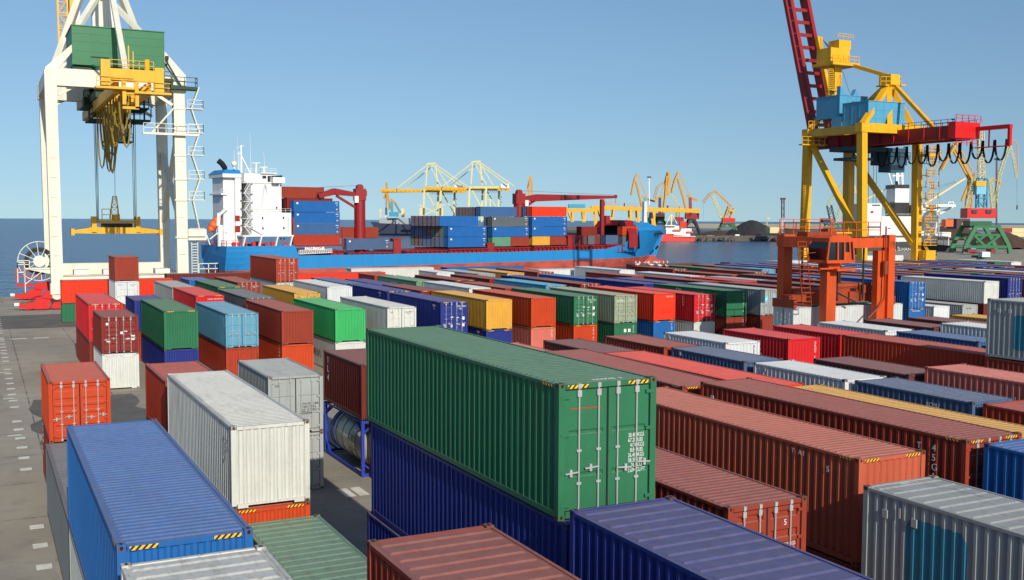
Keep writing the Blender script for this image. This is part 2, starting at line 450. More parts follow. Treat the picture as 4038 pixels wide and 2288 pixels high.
COLS = dict(  # name: (paint, words)
 green=('2d6b4a', 'dark green'), blue=('2360a0', 'bright blue'), navy=('26337a', 'navy blue'), orange=('b5401f', 'orange red'), maroon=('7a2a24', 'maroon'),
 red=('c8262a', 'bright red'), brown=('8e3a2a', 'brick red'), yellow=('cf9a3c', 'yellow'), vermil=('bb4422', 'vermilion'), cream=('c6c7bf', 'cream'),
 white=('c9cccb', 'white'), grey=('9a9f9c', 'light grey'), slate=('5b6266', 'slate grey'), salmon=('b2573f', 'salmon red'), sky=('5a93ab', 'pale blue'),
 lime=('3aa55d', 'bright green'), sage=('8f9a80', 'grey green'), steel=('3c5f8c', 'steel blue'), rustred=('a53a25', 'rusty red'), dkred=('6a2a22', 'dark red'),
 pink=('c46a5c', 'faded pink'), mint=('5d8d72', 'mint green'), cyan=('3f98b8', 'cyan'), plum=('6e3a3a', 'brown'), dusty=('4a5f7e', 'dusty blue'), scarlet=('d83a22', 'scarlet'))
REF = {}; LOWER = MB()
def stack(key, X, Y, ztop, L, tiers, row, rz=0, hi=True, **kw):
    """tiers from the top down: (colour, height, end, options)"""
    z = ztop; made = []; base = kw.get('base', 0)
    for i, t in enumerate(tiers):
        c, h, e = t[:3]; o = dict(t[3]) if len(t) > 3 else {}
        last = i == len(tiers)-1
        h2 = h if not last else round(z-base, 2)         # the bottom one stands on the yard
        lab = o.pop('label', None); nm = o.pop('name', 'shipping_container'); dx = o.pop('dx', 0); dy = o.pop('dy', 0)
        LL = o.pop('L', L)
        if i > 0 and not lab and (row.startswith('middle block') and 'first' not in row or row == 'near stacks' and X > 24):
            t_ = MB(); frame_mb(LL, round(h2, 2), 0, t_); side_wall_mb(LL, round(h2, 2), -1, t_); side_wall_mb(LL, round(h2, 2), 1, t_); end_wall_mb(round(h2, 2), .03, 1, t_); end_wall_mb(round(h2, 2), LL-.03, -1, t_)
            i0 = len(LOWER.v); cr_, sr_ = math.cos(rz), math.sin(rz); LOWER.v += [(X+dx+x*cr_-y*sr_, Y+dy+x*sr_+y*cr_, z-h2+zq) for x, y, zq in t_.v]; LOWER.f += [tuple(k+i0 for k in f) for f in t_.f]; LOWER.mi += t_.mi
            made.append(None); z -= h2; continue
        ob = container(COLS[c][0], X+dx, Y+dy, z-h2, LL, h2, e, hi, rz=rz, name=nm, **o)
        CONT.append(dict(o=ob, c=c, tier=i, n=len(tiers), row=row, X=X, Y=Y, e=e, L=LL, lab=lab, below=tiers[i+1][0] if not last else None, above=tiers[i-1][0] if i else None, rust=o.get('rust', .15)))
        made.append(ob); z -= h2
    REF[key] = made
    return made
# ------------------------------------------------------------------ the yard: near stacks
N1 = 'near stacks'
def T(c, h, e='w', **o): return (c, h, e, o)
stack('D', 2.40, 47.6, 5.18, L20, [T('orange', S_, 'd', rust=.08, label='orange red container with striped ribbed doors beside the open concrete'), T('dkred', S_, label='dark red container under the orange red one at the yard edge')], N1)
stack('DG', 2.17, 33.9, 2.9, L40, [T('slate', H_, rust=.3, label='slate grey container on the ground left of the bright blue one')], N1)
stack('C', 2.05, 19.7, 6.2, L40, [T('blue', H_, 'w', rust=.02, tape=True, label='bright blue container with hazard stripes above the near left corner'), T('grey', H_, rust=.2, label='light grey container under the bright blue striped one')], N1)
stack('F3', 1.99, 12.55, 6.22, L20, [T('cream', S_, wide=True, rust=.35, label='cream roofed container cut off by the bottom edge, left of the red one'), T('grey', H_)], N1)
stack('B', 6.66, 32.02, 5.74, L40, [T('cream', S_, 'w', rust=.22, label='long cream container with a rusty corrugated end, nearest of the cream ones'), T('vermil', H_, 'w', rust=.2, tape=True, label='vermilion striped container under the long cream one')], N1)
stack('F4', 6.95, 19.9, 2.7, L40, [T('mint', S_, wide=True, rust=.25, label='low mint green container roof right of the bright blue container')], N1)
stack('RO', 6.82, 45.75, 5.18, L20, [T('rustred', S_, rust=.5, label='rust streaked red container behind the long cream one'), T('vermil', S_, rust=.5)], N1)
stack('W2', 11.0, 45.1, 5.18, L20, [T('grey', S_, 'd', rust=.18, style=1, barpaint=True, label='light grey container with grey doors behind the tank container'), T('grey', S_, 'd', rust=.1, style=1, barpaint=True, label='light grey container with half shaded doors under the grey doored one')], N1)
stack('DM', 15.6, 46.2, 5.3, L20, [T('dkred', S_, rust=.1, label='dark red container resting on the tank container frame')], N1, base=2.72)
stack('OB', 15.95, 39.9, 5.35, L20, [T('steel', S_), T('orange', S_)], N1)
stack('A', 10.64, 18.85, 8.67, L40, [T('green', H_, 'd', style=1, tape=True, rust=.06, label='big dark green container with white lettered doors in the centre'), T('navy', H_, dx=.06, dy=-.25, rust=.12, label='navy container directly under the big dark green one'), T('navy', H_, tape=True, rust=.1, label='lowest navy container of the stack under the big dark green one')], N1)
stack('F1', 6.01, 11.5, 6.37, L20, [T('brown', S_, wide=True, rust=.2, label='brick red ribbed container roof at the bottom edge of the view'), T('brown', H_, label='brick red container under the one at the bottom edge')], N1)
stack('F2', 10.29, 5.57, 6.35, L40, [T('navy', S_, wide=True, rust=.2, label='dusty navy container roof at the bottom right of the big green one'), T('navy', H_, label='navy container under the dusty navy roof at the bottom edge')], N1)
stack('R2', 15.66, 19.55, 5.27, L40, [T('brown', S_, 'd', rust=.12, label='brick red container with white locking bars right of the green one'), T('brown', S_)], N1)
stack('R1', 20.46, 20.2, 5.83, L40, [T('salmon', H_, 'w', tape=True, rust=.05, label='long salmon red container with striped top rail and plain end'), T('brown', H_)], N1)
stack('R4', 19.5, 6.9, 5.5, L40, [T('grey', H_, wide=True, rust=.3, label='weathered grey container with a big turquoise panel on its side'), T('grey', S_, label='grey container under the one with the turquoise panel')], N1)
stack('R5', 25.15, 20.75, 5.79, L40, [T('brown', H_, 'd', tape=True, rust=.12, label='long brick red container with white code letters down its shaded side'), T('brown', H_)], N1, rz=.02)
stack('R6', 25.31, 8.1, 5.79, L40, [T('blue', H_, tape=True, rust=.1, label='bright blue striped container at the right edge, behind the turquoise panel one'), T('blue', H_)], N1)
stack('R9', 24.65, 33.75, 5.49, L40, [T('brown', H_, tape=True, rust=.12, label='brick red container roof just right of the big green one'), T('brown', S_)], N1, rz=-.03)
stack('PK', 24.3, 46.1, 5.18, L20, [T('pink', S_), T('brown', S_)], N1)
stack('R8', 28.7, 33.9, 5.18, L40, [T('scarlet', S_, rust=.25, label='long scarlet roofed container in the near stacks'), T('vermil', S_)], N1)
stack('R7', 29.1, 21.3, 5.18, L40, [T('yellow', S_, wide=False, rust=.15, label='yellow roofed container behind the long brick red one'), T('yellow', S_)], N1)
stack('R10', 28.5, 46.3, 5.18, L20, [T('plum', S_, rust=.4), T('plum', S_)], N1)
stack('R11', 32.88, 46.75, 5.18, L20, [T('brown', S_, rust=.12), T('brown', S_)], N1)
stack('R12', 37.25, 47.0, 5.18, L20, [T('white', S_, rust=.03, label='clean white container with white end, near stacks before the red doored one'), T('white', S_)], N1)
stack('R13', 33.15, 40.4, 5.18, L20, [T('dusty', S_, rust=.35, label='dusty blue container with a stained flaking roof'), T('navy', S_)], N1)
stack('R14', 33.33, 33.85, 5.18, L20, [T('white', S_, rust=.05, label='white container in line between the stained blue ones'), T('white', S_)], N1)
stack('R15', 33.6, 27.5, 5.18, L20, [T('dusty', S_, rust=.45, label='blue container with a brown stained roof in front of the white one'), T('navy', S_)], N1)
stack('R16', 33.75, 21.1, 5.18, L20, [T('rustred', S_, rust=.4), T('rustred', S_)], N1)
stack('R17', 41.75, 46.95, 5.18, L20, [T('red', S_, rust=.08, label='container with a bright red end and vertical white letters'), T('maroon', S_)], N1)
stack('R18', 46.2, 47.4, 5.18, L20, [T('red', S_, rust=.1), T('red', S_)], N1)
stack('R19', 46.3, 36.7, 5.18, 10.6, [T('rustred', S_, rust=.28, label='long rusty red container behind the tall grey stack'), T('rustred', S_)], N1)
stack('R20', 37.05, 33.75, 5.18, L20, [T('plum', S_, rust=.45, label='brown container with a blackened roof in the near stacks'), T('plum', S_)], N1)
stack('R21', 37.4, 21.0, 5.6, L40, [T('pink', S_, rust=.1, label='faded pink roofed container at the right edge'), T('plum', H_)], N1)
tz = 8.25; p = atz(3894, 1176.9, tz)
stack('R23', p.x, p.y-L20, tz, L20, [T('grey', H_, rust=.15, label='tall grey container with a turquoise panel on top of the right edge stack'), T('plum', S_), T('plum', S_)], N1)
stack('R24', 50.6, 48.05, 5.18, L20, [T('white', S_, rust=.04), T('white', S_)], N1)
stack('R25', 54.75, 47.95, 5.18, L20, [T('plum', S_, rust=.15), T('plum', S_)], N1)
stack('R26', 50.9, 41.4, 5.18, L20, [T('steel', S_, rust=.15), T('blue', S_)], N1)
stack('R26b', 51.2, 34.9, 5.18, L20, [T('rustred', S_), T('rustred', S_)], N1)
stack('R27', 59.0, 41.9, 5.18, L40, [T('plum', S_, rust=.12), T('plum', S_)], N1)
stack('R28', 55.2, 41.8, 5.49, L20, [T('white', S_, rust=.04), T('white', H_)], N1)
stack('R29', 63.44, 41.9, 5.18, L40, [T('yellow', S_, rust=.1), T('yellow', S_)], N1)
# ------------------------------------------------------------------ the yard: middle block, four lines of stacks
A_, B_, C_, Dn = "middle block first line", "middle block second line", "middle block third line", "middle block fourth line"
stack('M', 7.38, 77.6, 5.12, L20, [T('maroon', S_, 'd', rust=.12, label='maroon container with white stickers on its doors'), T('cream', S_, rust=.12, label='cream container under the maroon one with stickered doors')], A_)
stack('R1b', 7.2, 84.9, 5.49, L40, [T('red', H_, 'd', tape=True, rust=.1), T('maroon', S_)], A_)
stack('G', 11.86, 79.7, 5.22, L40, [T('green', H_, tape=True, rust=.03, label='dark green striped container between the maroon and the pale blue ones'), T('navy', S_, rust=.05)], A_)
stack('N1', 11.4, 92.3, 5.1, L20, [T('navy', S_), T('navy', S_)], B_)
stack('LB', 16.15, 79.0, 4.92, L40, [T('sky', S_, 'd', style=1, rust=.2, label='pale blue doored container on a rust streaked red one'), T('rustred', S_, rust=.6, label='heavily rust streaked red container under the pale blue one')], A_)
stack('CAX', 16.85, 94.85, 5.18, L40, [T('red', H_, tape=True, rust=.02, label='bright red container with white number on its end rail'), T('red', S_)], B_)
stack('GRU', 16.8, 107.2, 5.12, L40, [T('grey', S_, rust=.5, label='grey container with a rust patched roof behind the bright red one'), T('grey', S_)], C_)
stack('BR', 20.15, 78.2, 5.05, L40, [T('brown', S_, rust=.02, label='brick red container between the pale blue and bright green ones'), T('vermil', S_, rust=.1)], A_)
stack('GYD', 20.3, 90.5, 5.18, L40, [T('slate', S_, 'd', rust=.2), T('brown', S_)], B_)
stack('GRS', 20.9, 105.8, 5.18, L40, [T('green', S_, tape=True), T('green', S_)], C_)
stack('BLU', 20.3, 118.1, 5.18, L20, [T('blue', S_), T('blue', S_)], Dn)
stack('GR', 24.35, 78.3, 5.03, L40, [T('lime', S_, rust=.12, label='bright green container on a cream one in the first line'), T('cream', S_, rust=.1, label='cream container with black side letters under the bright green one')], A_)
stack('YEL', 25.63, 94.85, 5.18, L40, [T('yellow', S_, 'd', tape=True, rust=.04), T('yellow', S_)], B_)
stack('REDD', 24.2, 112.0, 5.18, L40, [T('brown', S_, 'd'), T('brown', S_)], C_)
stack('GY', 28.6, 78.3, 5.03, L40, [T('cream', S_, 'd', style=1, barpaint=True, rust=.22, label='cream doored container with a stained roof right of the bright green one'), T('grey', S_)], A_)
stack('LGY', 29.0, 95.7, 5.6, L40, [T('white', S_), T('grey', H_)], B_)
stack('T2', 28.4, 112.4, 7.62, L40, [T('rustred', S_, 'd', rust=.5, label='rusty brown doored container standing alone on a grey one before the ship'), T('white', S_, 'd', label='white doored container under the lone rusty brown one'), T('grey', S_)], C_)
stack('T', 12.9, 120.0, 7.72, L20, [T('brown', S_, rust=.03, label='brick red container on top of a white one before the left crane'), T('white', S_, 'd', style=1, barpaint=True, rust=.1, label='white doored container under the brick red one before the left crane'), T('white', S_)], Dn)
stack('NV', 33.75, 79.7, 5.18, L40, [T('navy', H_, 'd', tape=True, rust=.04, label='navy container with white codes on its doors beside the yellow one'), T('navy', S_)], A_)
stack('NAV2', 34.15, 93.5, 5.18, L40, [T('navy', S_, 'd', tape=True), T('navy', S_)], B_)
stack('LBLU', 33.9, 106.0, 5.18, L40, [T('steel', H_, rust=.15), T('steel', S_)], C_)
stack('YL', 38.2, 80.3, 5.18, L40, [T('yellow', S_, rust=.05, label='yellow container on a navy striped one in the first line'), T('navy', S_, tape=True)], A_)
stack('REDB', 37.25, 92.8, 5.18, L40-1.6, [T('maroon', S_, tape=True), T('maroon', S_)], B_)
stack('NAV3', 37.4, 104.2, 5.05, L40, [T('navy', S_), T('navy', S_)], C_)
stack('OR', 42.5, 80.3, 5.2, L40, [T('orange', S_, rust=.02, label='orange red container on a faded pink one in the first line'), T('pink', S_, tape=True, rust=.05, label='faded pink striped container under the orange red one')], A_)
stack('WHT', 43.1, 94.6, 5.18, L40, [T('white', S_, rust=.2), T('white', S_)], B_)
stack('LGRN', 42.4, 106.9, 5.18, L40, [T('mint', S_, tape=True), T('mint', S_)], C_)
stack('BRN', 42.0, 119.4, 5.18, L20, [T('brown', S_), T('brown', S_)], Dn)
stack('GN', 46.95, 80.6, 5.2, L40, [T('green', S_, 'd', rust=.04, label='dark green container with white door codes on an orange one'), T('orange', S_, tape=True, rust=.03)], A_)
stack('K9b', 46.3, 93.0, 5.18, L40-1, [T('brown', S_), T('brown', S_)], B_)
stack('DRD', 47.1, 107.1, 5.18, L40, [T('maroon', S_, tape=True), T('maroon', S_)], C_)
stack('CAP', 51.2, 80.6, 5.17, L40, [T('sage', S_, 'd', tape=True, rust=.25, label='grey green weathered doored container on a dark green one'), T('green', S_, rust=.04, label='dark green container under the weathered grey green one')], A_)
stack('CYAN', 52.3, 95.6, 5.18, L40, [T('cyan', S_, 'd', tape=True, rust=.08), T('cyan', S_)], B_)
stack('DRD3', 51.7, 107.85, 5.18, L40-1, [T('maroon', S_), T('maroon', S_)], C_)
stack('WHB', 50.9, 121.5, 5.3, L20, [T('white', S_), T('white', S_)], Dn)
stack('RD', 55.75, 81.0, 5.16, L40, [T('scarlet', S_, rust=.06, label='orange scarlet container with brighter red patches on its end'), T('blue', S_, tape=True, rust=.03)], A_)
stack('DRD2', 56.65, 95.9, 5.18, L40, [T('maroon', S_, 'd', tape=True), T('maroon', S_)], B_)
stack('GRY', 55.1, 118.4, 5.18, L40, [T('grey', S_, 'd', rust=.12), T('grey', S_)], Dn)
stack('RM', 60.0, 80.5, 4.98, L40, [T('red', S_, 'd', rust=.04, label='bright red doored container on a half shaded cream one'), T('cream', S_, rust=.1, label='half shaded cream container under the bright red doored one')], A_)
stack('NAVD', 58.9, 109.0, 4.9, L40-1.6, [T('navy', S_, tape=True), T('navy', S_)], C_)
stack('YELB', 59.5, 119.0, 5.18, L40, [T('yellow', S_, 'd', tape=True), T('yellow', S_)], Dn)
stack('GN2', 64.3, 81.1, 5.18, L40, [T('green', S_, rust=.03, label='dark green container on a rusty brown one left of the star doored container'), T('brown', S_, rust=.15)], A_)
stack('NAV4', 63.0, 93.4, 5.18, L40, [T('navy', S_), T('navy', S_)], B_)
stack('BLUE', 63.6, 106.0, 5.0, L40, [T('blue', S_), T('blue', S_)], C_)
stack('REDC', 64.0, 119.3, 5.18, L40, [T('brown', S_, 'd', tape=True), T('brown', S_)], Dn)
stack('MK', 68.65, 81.3, 5.18, L40, [T('grey', S_, 'd', style=1, barpaint=True, rust=.06, label='grey container with pale blue star panels on its doors'), T('brown', S_)], A_)
stack('NAV6', 67.0, 93.9, 5.1, L40, [T('navy', S_), T('navy', S_)], B_)
stack('K14c', 70.2, 106.8, 5.18, L40-1.4, [T('brown', S_), T('brown', S_)], C_)
HB = dict(hi=False)
stack('WSL', 74.6, 108.4, 4.6, L20, [T('yellow', S_), T('yellow', S_)], C_, **HB)
stack('GRY2', 76.9, 119.9, 5.18, L40, [T('white', S_, rust=.1, label='white ended grey container before the ship bow'), T('grey', S_)], Dn)
stack('K15a', 73.0, 81.3, 5.18, L40, [T('maroon', S_), T('maroon', S_)], A_, **HB)
stack('K15b', 71.6, 94.0, 5.18, L40, [T('maroon', S_), T('maroon', S_)], B_, **HB)
stack('WSD', 78.6, 106.6, 5.0, L40, [T('white', S_, 'd'), T('white', S_)], C_, **HB)
stack('RED5', 75.9, 93.2, 5.15, L40-1.6, [T('red', S_), T('maroon', S_)], B_, **HB)
stack('GRY5', 80.0, 94.0, 5.05, L40-1, [T('grey', S_), T('grey', S_)], B_, **HB)
stack('K16a', 77.5, 81.2, 5.3, L40-.9, [T('plum', S_), T('maroon', S_)], A_, **HB)
stack('K17a', 84.9, 81.9, 5.18, L40-1, [T('maroon', S_, 'd'), T('maroon', S_)], A_, **HB)
stack('K17x', 81.2, 81.3, 4.6, L40-1, [T('green', S_), T('green', S_)], A_, **HB)
stack('MAR', 85.4, 119.6, 5.18, L40-1.6, [T('maroon', S_, 'd', tape=True, label='maroon doored container with small white gulls on its roof'), T('maroon', S_)], Dn, **HB)
stack('BRN3', 85.0, 106.3, 5.0, L40, [T('brown', S_), T('brown', S_)], C_, **HB)
stack('BL1', 88.6, 81.0, 5.49, L40, [T('blue', H_, 'd', tape=True, rust=.03, label='bright blue doored container right of the orange straddle carrier'), T('blue', S_, tape=True)], A_)
stack('W3', 93.75, 82.2, 2.59, L20, [T('white', S_, rust=.03, label='low white container right of the bright blue doored stack')], A_)
stack('W2b', 98.4, 82.3, 2.59, L40, [T('grey', S_, rust=.05, label='low cream ended container before the rust spotted white one')], A_)
stack('WH1', 101.7, 82.2, 5.18, L40, [T('cream', S_, rust=.3, label='long rust spotted white container raised on a dark red one'), T('dkred', S_)], A_)
stack('NV1', 105.9, 82.4, 5.46, L40, [T('navy', H_, 'd', rust=.04, label='navy container with pale doors right of the rust spotted white one'), T('navy', S_)], A_)
stack('BRN4', 90.3, 108.4, 5.18, L40-.8, [T('brown', S_, 'd', tape=True), T('brown', S_)], C_, **HB)
stack('GRNB', 92.5, 120.2, 5.1, L40, [T('green', S_), T('green', S_)], Dn, **HB)
stack('BLUB', 97.0, 114.8, 5.18, L40-1.6, [T('sky', S_, 'd'), T('blue', S_)], C_, **HB)
rnd = random.Random(11)
PAL = ['maroon']*5+['brown']*4+['navy']*3+['blue', 'steel', 'white', 'grey', 'green', 'plum', 'dkred', 'plum', 'steel', 'yellow']
def fill(row, Y, xs, cols=None, L=L40-.6):
    for i, X in enumerate(xs):
        c = cols[i] if cols and i < len(cols) else rnd.choice(PAL); c2 = rnd.choice(PAL)
        stack('fill', X+rnd.uniform(-.15, .15), Y+rnd.uniform(-.3, .3), 5.18, L, [T(c, S_, 'd' if rnd.random() < .5 else 'w', rust=rnd.uniform(0, .2), tape=rnd.random() < .4), T(c2, S_)], row, **HB)
fill(A_, 82.2, [110.2+4.4*k for k in range(3)], ['dkred', 'navy', 'maroon'])
fill(B_, 94.3, [85.6+4.4*k for k in range(12)], ['plum', 'blue', 'maroon', 'brown', 'navy', 'brown', 'brown', 'green', 'brown', 'white', 'navy', 'maroon'])
fill(C_, 107.2, [101.6+4.4*k for k in range(10)], ['brown', 'maroon', 'white', 'blue', 'maroon', 'blue', 'brown', 'navy', 'blue', 'maroon'])
fill(Dn, 119.5, [97.2+4.4*k for k in range(14)], ['brown', 'navy', 'steel', 'brown', 'white', 'navy', 'sky', 'maroon', 'yellow', 'navy', 'maroon', 'blue', 'green', 'white'])
# ------------------------------------------------------------------ containers lying across, along the quay
QL = 'quayside line lying across'
def across(key, X0, Y, ztop, L, tiers):
    z = ztop
    for i, t in enumerate(tiers):
        c, h = t[0], t[1]; o = dict(t[3]); lab = o.pop('label', None)
        h2 = z if i == len(tiers)-1 else h
        ob = REF[key+str(i)] = container(COLS[c][0], X0+L, Y, z-h2, L, h2, 'w', True, rz=math.pi/2, **o)
        CONT.append(dict(o=ob, c=c, tier=i, n=len(tiers), row=QL, X=X0, Y=Y, e='w', L=L, lab=lab, below=tiers[i+1][0] if i < len(tiers)-1 else None, above=tiers[i-1][0] if i else None, rust=.1)); z -= h2
across('o', 8.2, 129.6, 4.75, L40, [T('scarlet', S_, rust=.1, label='scarlet container lying across at the quay below the left crane'), T('green', S_, label='dark green container lying across under the scarlet one')])
across('dr', 20.9, 137, 4.87, L40, [T('dkred', S_, label='dark red container lying across beside the left crane legs'), T('dkred', S_)])
across('ro', 36.3, 133.5, 4.8, L40, [T('scarlet', S_, label='scarlet container lying across below the blue hull'), T('scarlet', S_)])
across('mk', 45.2, 138.0, 5.12, L40, [T('cream', S_, rust=.1, label='cream container lying across with big black letters'), T('cream', S_)])
across('bl', 58.6, 136.0, 5.12, L40, [T('blue', S_, label='bright blue container lying across below the red hull bottom'), T('blue', S_)])
across('wh', 71.5, 133.2, 4.74, L20+2, [T('white', S_, label='white container lying across right of the bright blue one'), T('white', S_)])
across('gw', 89.0, 134.5, 5.12, L40, [T('plum', S_), T('plum', S_)])
across('bw', 101.6, 131.8, 4.95, 6.5, [T('brown', S_), T('brown', S_)])
across('bg', 108.3, 136.0, 5.1, L40, [T('steel', S_, label='steel blue container lying across before the open water'), T('steel', S_)])
across('w2', 119.5, 138.0, 5.12, L40, [T('white', S_, label='white container lying across at the left foot of the yellow crane'), T('white', S_)])
across('r2', 133.0, 136.0, 4.9, L40, [T('maroon', S_), T('maroon', S_)])
across('wq', 150.0, 150.0, 5.2, L40, [T('white', S_, label='white container lying across below the black stern'), T('white', S_)])
# ------------------------------------------------------------------ labels for the containers without one
def label_containers():
    rows = {}
    for c in CONT: rows.setdefault(c['row'], []).append(c)
    used = {}
    for c in CONT:
        if c['lab']: used[c['lab']] = 1
    short = {N1: 'near stacks', A_: 'first line', B_: 'second line', C_: 'third line', Dn: 'fourth line', QL: 'quayside line'}
    for row, cs in rows.items():
        tops = sorted([c for c in cs if c['tier'] == 0], key=lambda c: (c['X'], c['Y']))
        for c in cs:
            o = c['o']; o['category'] = 'container'
            o['group'] = 'stacked containers in the '+('near stacks' if row == N1 else 'quayside line' if row == QL else 'middle block')
            if c['lab']: o['label'] = c['lab']; continue
            i = next(k for k, t in enumerate(tops) if t['X'] == c['X'] and t['Y'] == c['Y'])
            word = COLS[c['c']][1]; what = f"{word} {'container with doors' if c['e'] == 'd' else 'container'}"
            lw = COLS[tops[i-1]['c']][1] if i else None; rw = COLS[tops[i+1]['c']][1] if i+1 < len(tops) else None
            if c['tier'] == 0:
                nb = f"between {lw} and {rw} ones" if lw and rw else f"right of the {lw} one" if lw else f"left of the {rw} one"
                cand = [f"{what} atop its stack, {short[row]}, {nb}"]
                cand += [f"{what} atop stack {i+1} from left, {short[row]}, {nb}", f"{what} atop stack {i+1} from left in the {short[row]}"]
            else:
                top = COLS[c['above']][1]
                cand = [f"{what} under the {top} one in the {short[row]}", f"{what} under the {top} one, {short[row]}, right of the {lw} stack" if lw else f"{what} under the {top} one at the left end of the {short[row]}"]
                cand += [f"{what} under {top} one, {short[row]}, stack {i+1} from left"+(f", tier {c['tier']+1}" if c['n'] > 2 else '')]
            for s in cand:
                if s not in used and len(s.split()) <= 16: break
            used[s] = 1; o['label'] = s
label_containers()
# ------------------------------------------------------------------ ground and water
def ground_material():
    N = NT('yard_paving'); tc = N.n('TexCoord'); P = tc.outputs['Object']
    n1 = N.noise(P, .05, 6, .6); n2 = N.noise(P, .6, 6, .7); n3 = N.noise(P, 8, 3); n4 = N.noise(N.vec(P, (.25, .04, 1)), 1.0, 5, .6)
    c = N.mix(N.ramp(n1, .38, .62), (.27, .235, .175), (.42, .37, .28))
    c = N.mix(N.math('MULTIPLY', N.ramp(n2, .5, .75), .45), c, (.055, .052, .048))
    c = N.mix(N.math('MULTIPLY', N.ramp(n4, .5, .7), .4), c, (.24, .215, .17))
    c = N.mix(N.math('MULTIPLY', n3, .5), c, (.24, .21, .16))
    # slab joints
    s = N.n('SeparateXYZ'); N.l(P, s.inputs[0])
    def joint(o, per, w_):
        f = N.math('FRACT', N.math('DIVIDE', o, per)); a = N.math('ABSOLUTE', N.math('SUBTRACT', f, .5))
        return N.math('LESS_THAN', a, w_/per)
    j = N.math('MAXIMUM', joint(s.outputs[0], 5.2, .035), joint(s.outputs[1], 6.1, .035))
    c = N.mix(N.math('MULTIPLY', j, N.math('MULTIPLY', N.ramp(n2, .35, .55), .8)), c, (.035, .034, .03))
    N.l(c, N.b.inputs['Base Color']); N.b.inputs['Roughness'].default_value = .9
    bp = N.n('Bump'); bp.inputs['Strength'].default_value = .25; N.l(n3, bp.inputs['Height']); N.l(bp.outputs[0], N.b.inputs['Normal'])
    return N.m
M_GROUND = ground_material()
def asphalt(name, c0, c1):
    N = NT(name); tc = N.n('TexCoord'); P = tc.outputs['Object']
    c = N.mix(N.ramp(N.noise(P, .35, 6, .7), .35, .68), c0, c1)
    c = N.mix(N.math('MULTIPLY', N.ramp(N.noise(P, 2.2, 5, .7), .55, .75), .5), c, (.13, .12, .10))
    N.l(c, N.b.inputs['Base Color']); N.b.inputs['Roughness'].default_value = .92
    return N.m
M_ASPH = asphalt('dark_asphalt', (.085, .08, .07), (.14, .13, .11))
M_ASPH2 = asphalt('worn_asphalt', (.24, .215, .17), (.33, .30, .24))
M_CONC = plain('quay_concrete', '8f8a7c', .9, 0, .2, .4, .2, .4)
M_LINE = plain('road_paint', 'd9d6c6', .8, 0, .25, 3, 0, .5, (.2, .18, .15), (1, 1, 1))
QY = 172.0
g = MB(); g.quad((-700, -200, 0), (420, -200, 0), (420, QY, 0), (-700, QY, 0)); o = g.build('ground', M_GROUND); o['kind'] = 'structure'
g = MB(); g.box(-700, 420, QY, QY+.9, -6, .02); g.box(-700, 420, QY+.9, QY+1.3, -1.2, -.4); o = g.build('quay_wall', M_CONC); tag(o, 'long concrete quay edge along the water under the left crane', 'quay', kind='structure')
def irr(x0, x1, y0, y1, z, seed, n=14, j=.5):
    r = random.Random(seed); pts = []
    for k in range(n): pts.append((x0+(x1-x0)*k/n, y0+r.uniform(-j, j)*.6))
    for k in range(n): pts.append((x1+r.uniform(-j, j), y0+(y1-y0)*k/n))
    for k in range(n): pts.append((x1-(x1-x0)*k/n, y1+r.uniform(-j, j)*.6))
    for k in range(n): pts.append((x0+r.uniform(-j, j), y1-(y1-y0)*k/n))
    return [(x, y, z) for x, y in pts]
a = MB()
a.quad(*irr(-60, 12, 124, 141, .004, 1)); a.quad(*irr(-40, -1.2, 52, 60, .004, 3)); a.quad(*irr(2.8, 9, 50, 75.5, .004, 4))
o = a.build('road', M_ASPH); o['kind'] = 'structure'
a = MB(); a.quad(*irr(.2, 2.1, 31, 40, .0045, 5, 6, .12)); a.quad(*irr(-9, 1.0, 75, 118, .0045, 6)); a.quad(*irr(10, 80, 54, 76, .0045, 9)); a.quad(*irr(-300, 300, 142, 160, .0045, 10)); a.quad(*irr(-30, -3, 40, 52, .0045, 8)); a.quad(*irr(8.9, 80, 10, 47, .0045, 12))
o = a.build('worn_road', M_ASPH2); o['kind'] = 'structure'
a = MB()
def mark(x0, x1, y0, y1): a.quad((x0, y0, .009), (x1, y0, .009), (x1, y1, .009), (x0, y1, .009))
for k in range(44):
    y = 33.5+k*2.62
    if 47 < y < 53 : continue
    if k % 9 == 5: continue
    mark(1.45, 1.95, y, y+.6); 
    if k % 5 == 1: mark(1.1, 1.8, y+1.1, y+1.4)
for x in (13.9, 14.5): 
    for y in (37.5, 43.2, 50.5): mark(x, x+.45, y, y+1.5)
for (x0, y0) in ((5.1, 70.5), (5.9, 70.9), (6.6, 71.0), (4.6, 71.6)): mark(x0, x0+.4, y0, y0+1.6)
mark(-120, 7.5, 152.4, 152.7); mark(-2.5, -1.6, 151.2, 152.1)
for x in range(3): mark(.5+x*2.0, 1.9+x*2.0, 113.5, 114.1)
o = a.build('painted_markings', M_LINE); o['kind'] = 'structure'
# water
def water_material():
    N = NT('sea_water'); tc = N.n('TexCoord'); P = tc.outputs['Object']
    n1 = N.noise(N.vec(P, (1, .55, 1)), .22, 5, .62); n2 = N.noise(P, .018, 4, .6)
    c = N.mix(N.ramp(n2, .35, .65), (.012, .035, .085), (.020, .052, .11))
    N.l(c, N.b.inputs['Base Color']); N.b.inputs['Roughness'].default_value = .22; N.b.inputs['IOR'].default_value = 1.33
    h = N.math('ADD', n1, N.math('MULTIPLY', N.noise(N.vec(P, (1, .5, 1)), 1.1, 3, .6), .25))
    bp = N.n('Bump'); bp.inputs['Strength'].default_value = 1.0; bp.inputs['Distance'].default_value = 1.4
    N.l(h, bp.inputs['Height']); N.l(bp.outputs[0], N.b.inputs['Normal'])
    return N.m
M_WATER = water_material()
WZ = -3.0
g = MB(); R_ = 6400
ring = [(R_*math.sin(math.radians(-80+k*2)), R_*math.cos(math.radians(-80+k*2)), WZ) for k in range(94)]
